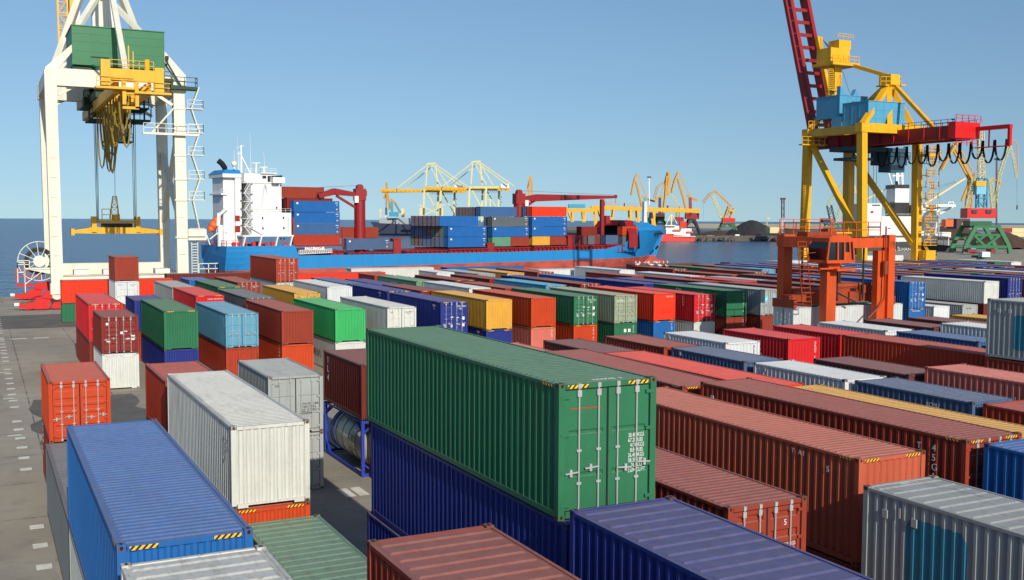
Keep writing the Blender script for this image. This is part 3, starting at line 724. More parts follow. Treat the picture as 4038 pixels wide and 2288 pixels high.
g.quad(*([(-900, 165, WZ)]+ring+[(900, 0, WZ), (500, 0, WZ), (410, 165, WZ)]))
o = g.build('water', M_WATER); o['kind'] = 'structure'
# ------------------------------------------------------------------ helpers for big structures
def part(mb, name, mats, root, smooth=False, parent=None):
    Mi = (Matrix.Translation(root.location) @ Matrix.Rotation(root.rotation_euler.z, 4, 'Z')).inverted()
    mb.v = [tuple(Mi @ Vector(p)) for p in mb.v]
    return mb.build(name, mats, parent or root, smooth)
M_CREAM = plain('cream_crane_paint', 'd6d3c2', .5, 0, .1, .3, .05, .22, (.25, .2, .13), (.6, .6, .06))
M_YEL = plain('yellow_crane_paint', 'dda514', .5, 0, .14, .5, .05, .3, (.16, .09, .03), (.8, .8, .12))
M_GREENP = plain('green_crane_paint', '1f6b40', .45, 0, .15, .35, .15, .2, (.03, .06, .04), (.5, .5, .1))
M_DKGREEN = plain('dark_green_steel', '1c3d2a', .6, 0, .25, .8)
M_REDP = plain('red_crane_paint', 'c81414', .45, 0, .12, .6, .05, .2, (.2, .02, .02))
M_DKRED = plain('dark_red_steel', '8c1a1c', .5, 0, .2, .5, .05, .3, (.08, .02, .02))
M_ORANGE = plain('orange_carrier_paint', 'c94a12', .5, 0, .16, .6, .08, .45, (.12, .045, .02), (1, 1, .2))
M_BLUEP = plain('blue_crane_paint', '4a93b5', .5, 0, .12, .5, .05, .25, (.12, .2, .25), (.6, .6, .1))
M_STEEL = plain('dark_steel', '2b2d2e', .6, .2, .3, 1)
M_OLIVE = plain('olive_cable_sheath', '8a7024', .6, 0, .3, 1.5)
M_GLASS = plain('dark_window_glass', '11181c', .08, 0, .1, 1, spec=.9)
M_PALE = plain('pale_yellow_crane_paint', 'cfc58a', .55, 0, .12, .3, 0, .3, (.25, .2, .08), (.4, .4, .05))
M_WHITEP = plain('white_ship_paint', 'dcdcd8', .45, 0, .06, .2, .04, .18, (.3, .22, .15), (.4, .4, .05))
M_ROPE = plain('wire_rope', '2a2c30', .6, .3)
V = Vector
# ------------------------------------------------------------------ left crane
LC = thing('container_crane', 'tall cream gantry crane with a green machine house and yellow girder end at the quay', 'crane', (16.5, 148, 0))
y0, y1 = 148.0, 166.5
legs = {}
for nm, X, Y in (('nl', 8.72, y0), ('nr', 24.45, y0), ('fl', 9.0, y1), ('fr', 25.0, y1)):
    m = MB(); m.beam((X+.12, Y, 3.2), (X-.12 if X < 15 else X-.1, Y, 30.6), 1.45, 1.5, up=(0, 1, 0), w2=1.42, h2=1.7)
    if nm[0] == 'n':
        for k in range(9): m.box(X-.4, X+.4, Y-.86, Y-.79, 7+k*2.5, 7.12+k*2.5)
        m.box(X-.72, X+.72, Y-.9, Y+.9, 2.0, 3.4)
    legs[nm] = part(m, 'leg', M_CREAM, LC)
m = MB(); m.box(8.6, 25, y0-.8, y0+.8, 3.35, 4.35); m.box(9.5, 24, y0-1.0, y0+1.0, 4.352, 4.42); part(m, 'sill_beam', M_CREAM, LC)
m = MB(); m.box(8.6, 25.4, y1-.8, y1+.8, 3.4, 5.2); part(m, 'sill_beam', M_CREAM, LC)
m = MB()
for X in (11.0, 14.6, 21.2): m.box(X, X+1.9, y0+1.1, y0+3.2, 4.3, 5.0)
part(m, 'cable_cabinet', M_CREAM, LC)
m = MB()
for X in (8.75, 24.6):
    m.box(X-.7, X+.7, y0+.9, y1-.9, 29.0, 30.8); m.box(X-.35, X+.35, y0+.8, y1-.8, 3.5, 4.4)
part(m, 'side_girder', M_CREAM, LC)
for Y in (y0, y1):
    m = MB(); m.box(8.0, 25.3, Y-.84, Y+.84, 28.7, 30.9)
    s = -1
    m.prism([(8.0, 30.9), (9.6, 30.9), (12.2, 34.3), (11.2, 34.0)], 'y', Y-.6, Y+.6)
    m.prism([(25.4, 30.9), (23.8, 30.9), (21.4, 34.3), (22.4, 34.3)], 'y', Y-.6, Y+.6)
    m.beam((9.5, Y, 27.6), (11.5, Y, 28.8), .35); m.beam((23.6, Y, 27.0), (21.0, Y, 28.7), .4)
    part(m, 'portal_beam', M_CREAM, LC)
m = MB(); m.beam((24.8, y0+1, 10.4), (24.9, y1-.5, 21.5), .7); m.beam((24.75, y0+.8, 26), (24.9, y1-.8, 11.5), .6); part(m, 'diagonal_brace', M_CREAM, LC)
# machine house
m = MB(); hx0, hx1, hy0, hy1, hz0, hz1 = 11.25, 22.5, 146.9, 157, 31.5, 36.35
m.box(hx0, hx1, hy0, hy1, hz0, hz1); m.box(hx0-.12, hx1+.12, hy0-.12, hy1+.12, hz1, hz1+.12); m.box(hx0-.08, hx1+.08, hy0-.1, hy0+.05, hz0-.05, hz0+.45)
for k in range(6): m.box(hx0+k*2.25-.05, hx0+k*2.25+.05, hy0-.05, hy0-.001, hz0+.45, hz1-.05)
for z in (33.2, 34.4, 35.4): m.box(hx0, hx1, hy0-.025, hy0-.002, z-.02, z+.02)
m.beam((13.6, hy0-.1, 31.5), (15.6, 144.0, 30.4), .22, m=0)
part(m, 'machine_house', M_GREENP, LC)
m = MB(); m.box(13.4, 15.6, hy0-.12, hy0-.03, 32.5, 32.62); m.box(19.0, 20.9, hy0-.12, hy0-.03, 32.3, 32.42); part(m, 'vent', M_DKGREEN, LC)
m = MB(); m.box(11.3, 22.4, 147.3, 156.5, 30.92, 31.48); m.box(14.0, 19.0, 148, 168, 27.6, 28.6); part(m, 'underframe', M_DKGREEN, LC)
# girder, back end towards the camera
m = MB()
for X in (14.6, 18.2):
    m.box(X-.35, X+.35, 131, 171, 26.3, 27.6)
for k in range(9): m.box(14.3, 18.5, 133+k*4.2, 133.4+k*4.2, 26.5, 27.2)
part(m, 'girder', M_YEL, LC)
m = MB(); Y = 130.4
m.box(13.0, 19.7, Y-.6, Y+.6, 27.75, 29.05); m.box(12.9, 13.9, Y-.7, Y+.7, 27.1, 30.0); m.box(18.8, 19.8, Y-.7, Y+.7, 26.6, 29.4)
m.box(12.3, 16.5, Y-.9, Y+.9, 26.7, 26.95); m.box(16.5, 20.6, Y-.9, Y+.9, 26.3, 26.55)
m.box(15.2, 15.6, Y-.5, Y, 25.0, 27.8); m.box(16.6, 17.0, Y-.5, Y, 24.6, 27.8); m.box(15.2, 17.0, Y-.5, Y, 24.5, 24.8); m.box(15.6, 16.6, Y-.4, Y, 26.2, 26.4)
m.beam((13.2, Y, 26.9), (15.4, Y, 28.4), .25); m.beam((17.2, Y, 26.5), (18.4, Y, 27.8), .25)
m.rail([(12.4, Y-.85, 26.95), (16.4, Y-.85, 26.95)], 1.1, .035); m.rail([(16.8, Y-.85, 26.55), (20.5, Y-.85, 26.55), (20.5, Y+.85, 26.55)], 1.1, .035)
m.rail([(13.9, Y-.5, 29.05), (18.7, Y-.5, 29.05)], 1.0, .03); m.beam((16.0, Y, 29), (16.0, Y, 31.8), .14); m.beam((16.5, Y, 29), (16.5, Y, 31.2), .1); m.tube([(18.0, Y-.3, 29.05), (18.0, Y-.3, 30.3)], .3, 8)
part(m, 'girder_end_frame', M_YEL, LC)
m = MB()
for k in range(22):
    X = 15.5+.9*math.sin(k*2.1)*.5; Yk = 131.5+k*1.05; dep = 4.0+2.0*math.sin(k*1.7)+(2.6 if k > 10 else 0)
    pts = [(X+.5*math.cos(t*math.pi)*.9, Yk+.45*t, 26.2-dep*math.sin(t*math.pi)**.7) for t in [i/8 for i in range(9)]]
    m.tube(pts, .11, 5)
part(m, 'festoon_cable', M_OLIVE, LC)
# A-frame and boom (raised)
m = MB()
m.beam((9.4, y1, 30.8), (16.0, 163, 50), .9, .9); m.beam((24.6, y1, 30.8), (17.0, 163, 50), .9, .9)
m.beam((16.9, 154, 36.4), (16.7, 163, 50), .7, .7); m.beam((12.0, 157, 36.4), (16.3, 163, 44.0), .8, .6); m.beam((22.3, 157, 36.4), (17.2, 163, 43.4), .8, .6)
m.box(16.0, 17.2, 162.2, 163.8, 36, 52); m.box(16.2, 17.0, 161.4, 164.6, 43, 45)
part(m, 'a_frame', M_CREAM, LC)
m = MB(); m.beam((15.7, 130.6, 28.8), (16.6, 161.5, 51), .65, .65); part(m, 'backstay', M_CREAM, LC)
m = MB()
for X in (14.0, 16.6): m.beam((X, 171, 28), (X, 180, 75), .9, 1.4)
m.box(13.9, 14.9, 176, 177.5, 48, 60)
part(m, 'boom', M_CREAM, LC)
m = MB(); m.lattice((12.0, 171, 30), (12.1, 180, 75), 1.3, 1.0, 22, .1); m.box(12.9, 14.6, 172, 173.2, 38.5, 41); m.box(13.0, 13.8, 173, 176, 41, 48); part(m, 'boom_walkway', M_YEL, LC)
# trolley and cab
m = MB(); Y = 158
a = lambda x, y, Yq=158: at(x, y, Yq)
def slab(m, p, q, dy, t=.25, mm=0):
    m.box(p.x, q.x, p.y-dy, p.y+dy, q.z-t, q.z, mm)
slab(m, a(322, 435), a(400, 425), 3.5); slab(m, a(343, 480), a(415, 476), 3); slab(m, a(500, 445), a(573, 435), 3.5); slab(m, a(500, 487), a(582, 480), 3)
m.rail([a(322, 432)+V((0, -3.4, 0)), a(400, 430)+V((0, -3.4, 0))], 2.2, .05); m.rail([a(345, 476)+V((0, -2.9, 0)), a(412, 476)+V((0, -2.9, 0))], 1.6, .04)
m.rail([a(503, 440)+V((0, -3.4, 0)), a(573, 438)+V((0, -3.4, 0))], 1.8, .05); m.rail([a(500, 482)+V((0, -2.9, 0)), a(582, 482)+V((0, -2.9, 0))], 1.6, .04)
p, q = a(330, 395), a(575, 345); m.box(p.x+.5, q.x-.5, 155, 163, p.z, q.z+.5)
for X in (a(345, 400).x, a(400, 400).x, a(520, 400).x, a(560, 400).x): m.beam((X, 156, a(345, 490).z), (X, 156, a(345, 380).z), .22)
p, q = a(420, 490), a(500, 400); m.box(p.x, q.x, 156.5, 160, p.z, q.z)
m.beam(a(520, 480), a(497, 560), .25); m.beam(a(400, 430), a(350, 478), .2)
m.box(a(330, 400).x, a(420, 400).x, 157, 161, a(330, 425).z, a(330, 385).z)
part(m, 'trolley', M_DKGREEN, LC)
m = MB(); p, q = a(418, 556), a(500, 492); m.box(p.x, q.x, 156.2, 159.4, p.z, p.z+.7); m.box(p.x, q.x, 156.2, 159.4, q.z-.3, q.z)
for X in (p.x+.06, (p.x+q.x)/2, q.x-.06): m.beam((X, 156.25, p.z), (X, 156.25, q.z), .14)
m.rail([(p.x-.4, 155.6, p.z-.05), (q.x+.5, 155.6, p.z-.05)], 1.0, .04); m.box(p.x-.4, q.x+.6, 155.5, 159.6, p.z-.2, p.z-.06)
cab = part(m, 'driver_cab', M_DKGREEN, LC)
m = MB(); m.box(p.x+.05, q.x-.05, 156.35, 159.3, p.z+.65, q.z-.25); part(m, 'cab_window', M_GLASS, LC, parent=cab)
# ropes and spreader
m = MB()
for xs in ((372, 384), (380, 387), (522, 531), (530, 535)):
    for dy in (-.8, .8): m.beam(at(xs[0], 480, 161)+V((0, dy, 0)), at(xs[1], 868, 161)+V((0, dy, 0)), .07)
m.beam(at(451, 560, 161), at(454, 795, 161), .06)
part(m, 'hoist_rope', M_ROPE, LC)
SP = thing('spreader', 'yellow container spreader hanging over the sea from the left crane ropes', 'spreader', (17.7, 161, 9.6))
m = MB(); zc = 9.75
for s in (-1, 1):
    m.box(17.7+s*3.0-2.4 if s > 0 else 17.7-5.4+2.4-2.4, 17.7+s*3.0+2.4, 160, 162, zc-.1, zc+.75) if 0 else None
    m.beam((17.7+s*2.5, 161, zc+.35), (17.7+s*5.9, 161, zc+.12), 1.6, 1.0, w2=.7, h2=.4, up=(0, 0, 1))
    m.box(17.7+s*5.95-.22, 17.7+s*5.95+.22, 159.8, 162.2, zc-.35, zc+.55)
m.box(15.1, 20.3, 160.2, 161.8, zc-.15, zc+.75)
part(m, 'beam', M_YEL, SP)
m = MB(); m.box(14.7, 20.6, 160.4, 161.6, zc+1.35, zc+1.75)
for X in (14.6, 20.5): m.box(X-.3, X+.3, 160, 162, zc+.1, zc+2.3)
m.beam((15.0, 161, zc+1.6), (14.2, 161, zc+.6), .3); m.tube([(17.6, 161, zc+1.7), (17.6, 161, zc+2.6)], .55, 10)
part(m, 'headblock', M_YEL, SP)
m = MB(); m.box(15.6, 19.8, 160.6, 161.4, zc+.76, zc+1.32); part(m, 'machinery', M_STEEL, SP)
m = MB(); m.lattice((17.4, 161, zc+2.0), (17.5, 161, zc+5.2), 1.2, 1.0, 4, .05, w2=.5, h2=.5); m.rail([(15.7, 160.6, zc+1.75), (16.8, 160.6, zc+1.75)], 1.6, .05); part(m, 'cable_tower', M_YEL, SP)
# bogies
for Y, nm in ((148.0, 0), (166.5, 1)):
    for X, s in ((9.3, -1), (24.6, 1)):
        m = MB()
        m.prism([(X+s*-3.2, 2.3), (X+s*.6, 2.6), (X+s*1.8, 2.4), (X+s*2.4, 1.6), (X-s*.5, 1.15), (X-s*3.2, 1.2)], 'y', Y-.55, Y+.55)
        for cx_ in (-.1, 3.1):
            bx = X+s*(cx_-.2)
            m.prism([(bx-1.6, .35), (bx-1.2, .95), (bx-.3, 1.1), (bx+.3, 1.5), (bx+.9, .95), (bx+1.35, .9), (bx+1.55, .35), (bx+1.3, .15), (bx-1.4, .15)], 'y', Y-.5, Y+.5)
        m.prism([(X+s*1.4, 1.5), (X+s*2.1, 1.75), (X+s*2.9, 1.5), (X+s*3.4, .9), (X+s*1.2, .8)], 'y', Y-.4, Y+.4)
        m.box(min(X+s*4.3, X+s*5.0), max(X+s*4.3, X+s*5.0), Y-.35, Y+.35, .3, .85)
        m.lathe([(0, -.6), (.45, -.6), (.45, .6), (0, .6)], (X+s*3.6, Y, .62), 'y', 12)
        b_ = part(m, 'wheel_bogie', M_REDP, LC)
        m = MB(); m.tube([(X+s*5.0, Y, .75), (X+s*5.55, Y, .75)], .24, 10); part(m, 'buffer', M_WHITEP, LC, parent=b_)
        m = MB()
        for cx_ in (-.95, .35, 2.25, 3.55): m.lathe([(0, -.2), (.33, -.2), (.33, .2), (0, .2)], (X+s*(cx_-.2), Y, .335), 'y', 12)
        part(m, 'wheel', M_STEEL, LC, parent=b_)
m = MB(); m.lathe([(0, -.7), (.6, -.7), (.6, .7), (0, .7)], (8.75, 148, 1.9), 'y', 12); m.box(8.4, 9.1, 147.4, 148.6, 1.9, 3.2); part(m, 'pivot', M_CREAM, LC)
m = MB(); m.rail([(4.6, 166.5, 2.3), (7.6, 166.5, 2.3)], 2.2, .06); m.box(4.6, 8.4, 166, 167, 1.95, 2.3); part(m, 'bogie_platform', M_REDP, LC)
# cable reel on the left
RC = at(155, 1030, 150); R = V((0, 0, 0))
m = MB()
for rr in (2.55,):
    ring = [RC+V((math.cos(t)*rr, 0, math.sin(t)*rr)) for t in [2*math.pi*k/36 for k in range(37)]]
    m.tube(ring, .06, 6)
for k in range(12):
    t = 2*math.pi*k/12+.1; m.beam(RC, RC+V((math.cos(t)*2.55, 0, math.sin(t)*2.55)), .07)
m.lathe([(0, -.4), (.75, -.4), (.75, .3), (0, .3)], RC, 'y', 16)
m.box(RC.x-1.7, RC.x+2.3, 149.6, 151.2, RC.z-1.05, RC.z-.85); m.prism([(RC.x-1.5, RC.z-1.05), (RC.x+2.2, RC.z-1.05), (RC.x+2.2, RC.z-1.9)], 'y', 149.7, 149.9)
m.rail([(RC.x-2.6, 149.6, RC.z-.9), (RC.x-1.2, 149.6, RC.z-.9)], 1.0, .05); m.beam((RC.x-1.75, 149.6, RC.z-.85), (RC.x-1.75, 149.6, 2.2), .1); m.beam((RC.x-1.7, 149.6, RC.z-2.9), (RC.x+.2, 149.6, RC.z-1.4), .09)
m.rail([(RC.x-2.6, 149.6, RC.z-2.7), (RC.x-1.8, 149.6, RC.z-2.7)], 2.6, .05)
reel = part(m, 'cable_reel', M_CREAM, LC)
m = MB()
for rr in (1.3, 1.45, 1.6, 1.72):
    ring = [RC+V((math.cos(t)*rr, .15, math.sin(t)*rr)) for t in [2*math.pi*k/28 for k in range(29)]]
    m.tube(ring, .085, 5)
part(m, 'wound_cable', M_STEEL, LC, parent=reel)
# stair tower on the right leg
m = MB(); zs = [5.2, 9.4, 14.4, 17.2, 20.4, 23.4, 26.6, 29.4]; Yl = 147.2
m.ladder((26.1, Yl, 4.3), (26.1, Yl, 10.2), .8, .05)
for i in range(1, 7):
    zA, zB = zs[i], zs[i+1]; xa, xb = (26.9, 25.9) if i % 2 else (25.9, 26.9)
    m.box(25.2, 27.4, Yl-.6, Yl+.7, zA-.12, zA); m.rail([(25.4, Yl-.55, zA), (27.4, Yl-.55, zA), (27.4, Yl+.65, zA)], 1.1, .035)
    n = 9
    for s in (-.5, .5): m.beam((xa, Yl+s*.9, zA), (xb, Yl+s*.9, zB), .12)
    for k in range(n+1):
        t = k/n; m.box(xa+(xb-xa)*t-.12, xa+(xb-xa)*t+.12, Yl-.42, Yl+.42, zA+(zB-zA)*t-.03, zA+(zB-zA)*t+.03)
    m.box(23.6, 25.4, Yl-.12, Yl+.1, zA-.2, zA)
m.box(25.2, 27.6, Yl-.6, Yl+.6, 8.9, 10.4)
m.box(25.4, 29.2, 147, 149, 3.9, 4.3); m.rail([(26.6, 147.05, 4.3), (29.15, 147.05, 4.3), (29.15, 148.9, 4.3)], 1.4, .05)
m.box(19.6, 26.8, 146.6, 147.2, 22.9, 23.2); m.rail([(19.7, 146.65, 23.2), (26.8, 146.65, 23.2)], 1.2, .04); m.beam((20.8, 146.9, 23.2), (23.6, 146.9, 26.5), .2)
part(m, 'access_stair', M_CREAM, LC)
m = MB(); m.box(22.4, 26.6, 146.2, 147.8, 29.0, 29.4); m.rail([(23.4, 146.3, 29.4), (26.6, 146.3, 29.4), (26.6, 147.7, 29.4)], 1.2, .04); m.beam((22.6, 146.6, 32.8), (24.6, 146.6, 29.4), .5, .12); m.rail([(22.4, 146.4, 30), (23.3, 146.4, 30)], 1.2, .04); m.box(22.3, 23.6, 146.3, 148, 29.9, 30.3); part(m, 'landing', M_DKGREEN, LC)
m = MB()
for x_, y_ in ((658, 225), (597, 415)):
    p = at(x_, y_+45, 147); q = at(x_, y_, 147); m.beam(p, q, .09); m.box(q.x-.2, q.x+.2, q.y-.3, q.y+.2, q.z-.3, q.z+.1)
part(m, 'floodlight', M_STEEL, LC)
m = MB(); m.box(.2, 1.75, 171, 171.5, .004, .42); o = m.build('mooring_block', M_YEL); tag(o, 'low yellow block on the quay edge left of the red crane bogies', 'quay block')
# ------------------------------------------------------------------ the blue container ship
TH = .115
S0 = V((55.5, 265, 0)); DU = V((math.cos(TH), math.sin(TH), 0)); DN = V((-math.sin(TH), math.cos(TH), 0))
SHIP = thing('container_ship', 'blue feeder container ship with white bridge tower, red deck and red bottom', 'ship', S0, TH)
def P3(u, v, z): return S0+DU*u+DN*v+V((0, 0, z))
def pic(x, y, v=0):       # local ship coordinates of a surveyed point on the fore-and-aft plane v
    d = ray(x, y); P0 = S0+DN*v; t = (P0-EYE).dot(DN)/d.dot(DN); P = EYE+d*t
    return V(((P-P0).dot(DU), v, P.z))
def pa(x, y, v=2): return pic(750+x/2.426, 500+y/2.426, v)
def pb(x, y, v=2): return pic(1450+x/2.8, 580+y/2.8, v)
def pc(x, y, v=2): return pic(2150+x/2.8, 580+y/2.8, v)
def hull_material():
    N = NT('ship_hull_paint'); tc = N.n('TexCoord'); P = tc.outputs['Object']; s = N.n('SeparateXYZ'); N.l(P, s.inputs[0])
    line = N.math('ADD', N.math('MULTIPLY', s.outputs[0], .0088), -1.45)
    f = N.math('LESS_THAN', s.outputs[2], line)
    n = N.noise(N.vec(P, (.25, .25, .6)), .5, 6, .7); n2 = N.noise(N.vec(P, (.8, .8, .05)), .6, 4)
    red = N.mix(N.ramp(n, .42, .66), lin('b5503f'), lin('7d3a30'))
    blue = N.mix(N.math('MULTIPLY', N.ramp(n2, .5, .75), .22), lin('1f7db8'), lin('174a6a'))
    N.l(N.mix(f, blue, red), N.b.inputs['Base Color']); N.b.inputs['Roughness'].default_value = .45
    return N.m
M_HULL = hull_material()
M_HBLUE = plain('ship_blue_paint', '1f7db8', .45, 0, .08, .3)
M_LIFEB = plain('lifeboat_orange', 'e0632c', .45, 0, .15, .5)
B = 22.0
def sheer(u):
    if u < 17: return 4.75
    if u < 18.2: return 4.75-(u-17)/1.2*2.5
    if u < 119: return 2.2+max(0, u-80)*.012
    if u < 126: return 2.67+(u-119)/7*1.4
    if u < 133.5: return 4.1+((u-126)/7.5)**1.25*4.2
    return 8.3+.1*min(1, (u-133.5)/4)
def halfb(u, t):     # t 0 bottom .. 1 deck
    if u < 12: base = .5-.02*(12-u)/12-(1-t)**1.5*.16*((12-u)/12)
    elif u < 112: base = .5
    else:
        k = min(1, (u-112)/(40.5-(1-t)*5.5)); base = .5*(1-k**(1.7+1.1*t))
    return max(base, .004)*B
m = MB(); us = [-.7, 0, 2, 5, 9, 13, 16.9, 17, 18.2, 19, 28, 40, 60, 80, 100, 112, 116, 119, 122, 124, 126, 128, 130, 131.5, 133.4, 135, 137, 139, 141, 143, 145, 147, 149, 150.5, 152, 152.8]
ts = [0, .12, .25, .4, .55, .7, .85, 1]
ZB = -5.0; grid = []
for u in us:
    col = []
    for t in ts:
        z = ZB+(sheer(u)-ZB)*t; uu = u
        if u > 136: uu = 136+(u-136)*(.70+.30*t**1.3)
        if u <= 0: uu = u-(0 if t > .3 else (t-.3)*8) 
        hb = halfb(u, t); col.append((uu, hb, z))
    grid.append(col)
for s in (-1, 1):
    for i in range(len(us)-1):
        for j in range(len(ts)-1):
            q = [grid[i][j], grid[i+1][j], grid[i+1][j+1], grid[i][j+1]]
            q = [P3(u, B/2+s*hb, z) for u, hb, z in q]
            m.quad(*(q if s < 0 else q[::-1]))
# transom, forecastle deck, bulb
m.quad(*([P3(u, B/2-hb, z) for u, hb, z in grid[0]]+[P3(u, B/2+hb, z) for u, hb, z in reversed(grid[0])]))
for i in range(len(us)-1):
    if us[i] < 17 or us[i] >= 133.4:
        a_, b_ = grid[i][-1], grid[i+1][-1]; dz = -.5
        m.quad(P3(a_[0], B/2-a_[1], a_[2]+dz), P3(b_[0], B/2-b_[1], b_[2]+dz), P3(b_[0], B/2+b_[1], b_[2]+dz), P3(a_[0], B/2+a_[1], a_[2]+dz))
    elif us[i] >= 18.2 and us[i] < 133: 
        m.quad(P3(us[i], .3, 1.6), P3(us[i+1], .3, 1.6), P3(us[i+1], B-.3, 1.6), P3(us[i], B-.3, 1.6))
hull = part(m, 'hull', M_HULL, SHIP, smooth=False)
m = MB(); ring = []
prof = [(141, 1.6), (146, 1.55), (150, 1.4), (152.5, 1.05), (153.6, .55), (153.9, .05)]
for k, (u, r) in enumerate(prof):
    m_ = [P3(u, B/2+math.cos(t)*r*.8, -2.75+math.sin(t)*r*1.05) for t in [2*math.pi*j/14 for j in range(14)]]; ring.append(m_)
for a_, b_ in zip(ring, ring[1:]):
    for j in range(14): m.quad(a_[j], a_[(j+1) % 14], b_[(j+1) % 14], b_[j])
part(m, 'bulb', M_HULL, SHIP, smooth=True)
# forecastle block: raised blue bow housing seen from aft as a dark arch
m = MB()
secs = []
for u, zt in ((133.6, 11.0), (142.0, 10.8), (147, 9.7), (152.6, 8.5)):
    hb = halfb(u, 1)*(1 if u < 150 else .6)
    o_ = [(-hb, sheer(u)-.2), (-hb*.93, zt-1.6), (-hb*.55, zt), (hb*.55, zt), (hb*.93, zt-1.6), (hb, sheer(u)-.2)]
    secs.append([P3(u, B/2+v, z) for v, z in o_])
for a_, b_ in zip(secs, secs[1:]):
    for j in range(5): m.quad(a_[j], b_[j], b_[j+1], a_[j+1])
m.quad(*secs[-1])
for k in range(2): 
    pass
part(m, 'forecastle', M_HBLUE, SHIP)
# red breakwater arch ahead of the forward bays
m = MB(); outer = [(.1, 3.0), (.3, 7.2), (2.6, 9.4), (4.4, 11.4), (9, 11.6), (13, 11.6), (17.6, 11.4), (19.4, 9.4), (21.7, 7.2), (21.9, 3.0)]
inner = [(1.3, 3.0), (1.6, 6.8), (3.6, 8.6), (5.4, 9.7), (9, 9.9), (13, 9.9), (16.6, 9.7), (18.4, 8.6), (20.4, 6.8), (20.7, 3.0)]
def arch(u, v, z): return P3(u+ (9-abs(v-11))*.35, v, z)
for k in range(len(outer)-1):
    o0, o1, i0, i1 = outer[k], outer[k+1], inner[k], inner[k+1]
    F_ = [arch(129.0, *o0), arch(129.0, *o1), arch(129.0, *i1), arch(129.0, *i0)]; K_ = [p+DU*3.5 for p in F_]
    m.quad(*F_); m.quad(*K_[::-1]); m.quad(F_[0], K_[0], K_[1], F_[1]); m.quad(F_[3], F_[2], K_[2], K_[3])
part(m, 'breakwater', M_DKRED, SHIP)
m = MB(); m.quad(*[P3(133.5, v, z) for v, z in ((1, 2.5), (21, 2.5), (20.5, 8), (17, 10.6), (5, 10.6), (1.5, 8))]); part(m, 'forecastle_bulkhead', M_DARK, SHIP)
# deck coamings and hatches in dark red
m = MB()
for u0, u1, z in ((18.5, 31, 3.4), (32, 45.5, 2.7), (49.5, 62.5, 3.0), (63, 76.4, 3.35), (77.5, 91, 3.5), (92, 105.2, 3.7), (106.5, 119, 3.8), (119.5, 127, 4.0)):
    for v0, v1 in ((.9, 21.1),):
        b0, b1 = P3(u0, v0, 1.6), P3(u1, v1, z)
        C_ = [P3(u, v, 1.6) for u, v in ((u0, v0), (u1, v0), (u1, v1), (u0, v1))]; T_ = [p+V((0, 0, z-1.6)) for p in C_]
        m.quad(*T_); 
        for k in range(4): m.quad(C_[k], C_[(k+1) % 4], T_[(k+1) % 4], T_[k])
    n = int((u1-u0)/1.5)
    for k in range(n): m.beam(P3(u0+k*1.5+.4, .55, 1.7), P3(u0+k*1.5+.4, .55, z-.2), .25, .5)
    m.beam(P3(u0, .5, z-.15), P3(u1, .5, z-.15), .3, .3)
for u, h in ((46.8, 6.2), (77, 4.6), (105.8, 6.8)):
    m.beam(P3(u, .8, 1.6), P3(u, .8, h), 2.2, .6); m.beam(P3(u-1.4, 1.5, h), P3(u+1.4, 1.5, h), 2.0, .4)
    m.beam(P3(u, 1, h-.3), P3(u, 21, h-.3), .8, .8); m.beam(P3(u, 21, 1.6), P3(u, 21, h), 2.2, .6)
m.beam(P3(17.3, .7, 4.7), P3(30.4, .7, 4.7), .7, .5); m.beam(P3(30.8, 1, 4.2), P3(30.8, 1, 9.6), .4); m.beam(P3(17.1, 1, 4.2), P3(17.1, 1, 12), .4)
for k in range(60): 
    u = 33+k*1.45; m.beam(P3(u, .15, 2.2+max(0, u-80)*.012), P3(u, .15, 3.1+max(0, u-80)*.012), .06)
part(m, 'hatch_coaming', M_DKRED, SHIP)
# stern deck gear
m = MB()
for k in range(7): m.lathe([(0, -.5), (.55, -.5), (.55, .5), (0, .5)], P3(2+k*1.7, 3+(k % 3)*3, 5.2), 'y', 10)
m.rail([P3(-.4, 1.2, 4.6), P3(4.5, 1.0, 4.6)], 1.5, .05); m.rail([P3(-.6, 1.0, 4.6), P3(-.6, 21, 4.6)], 1.5, .05)
for k in range(5): m.beam(P3(3+k*1.9, 2, 4.5), P3(3+k*1.9, 2, 5.6), .3)
part(m, 'mooring_winch', M_REDP, SHIP)
# white accommodation tower
def blk(m, u0, u1, v0, v1, z0, z1):
    C_ = [P3(u, v, z0) for u, v in ((u0, v0), (u1, v0), (u1, v1), (u0, v1))]; T_ = [p+V((0, 0, z1-z0)) for p in C_]
    m.quad(*C_[::-1]); m.quad(*T_)
    for k in range(4): m.quad(C_[k], C_[(k+1) % 4], T_[(k+1) % 4], T_[k])
m = MB()
blk(m, 6.3, 16.9, 2, 20, 7.4, 13.2); blk(m, 6.3, 14.4, 2.2, 19.8, 13.2, 20.6); blk(m, 5.0, 14.5, 2.0, 20.0, 20.6, 20.95)
blk(m, 4.9, 9.2, 3, 19, 20.95, 23.1); blk(m, 9.2, 12.9, 3.2, 18.8, 20.95, 23.1); blk(m, 11.6, 14.8, .6, 21.4, 20.7, 22.2); blk(m, 9.0, 13.3, 2.6, 19.4, 23.1, 23.35)
blk(m, 3.6, 17.1, .8, 21.2, 7.1, 7.45)
for u0, u1 in ((3.9, 4.7), (8.1, 9.0), (12.4, 13.3), (16.3, 17.1)):
    m.beam(P3(u0-.3, 1.0, 4.5), P3(u0+.4, 1.0, 7.3), .8, .3)
m.beam(P3(9.8, 1.2, 20.7), P3(8.9, 2.1, 14.6), .22); m.beam(P3(13.7, 1.2, 20.7), P3(11.8, 2.1, 15.0), .22); m.beam(P3(9.9, 1.2, 20.6), P3(10.5, 2.1, 18.2), .15)
acc = part(m, 'accommodation_block', M_WHITEP, SHIP)
m = MB()
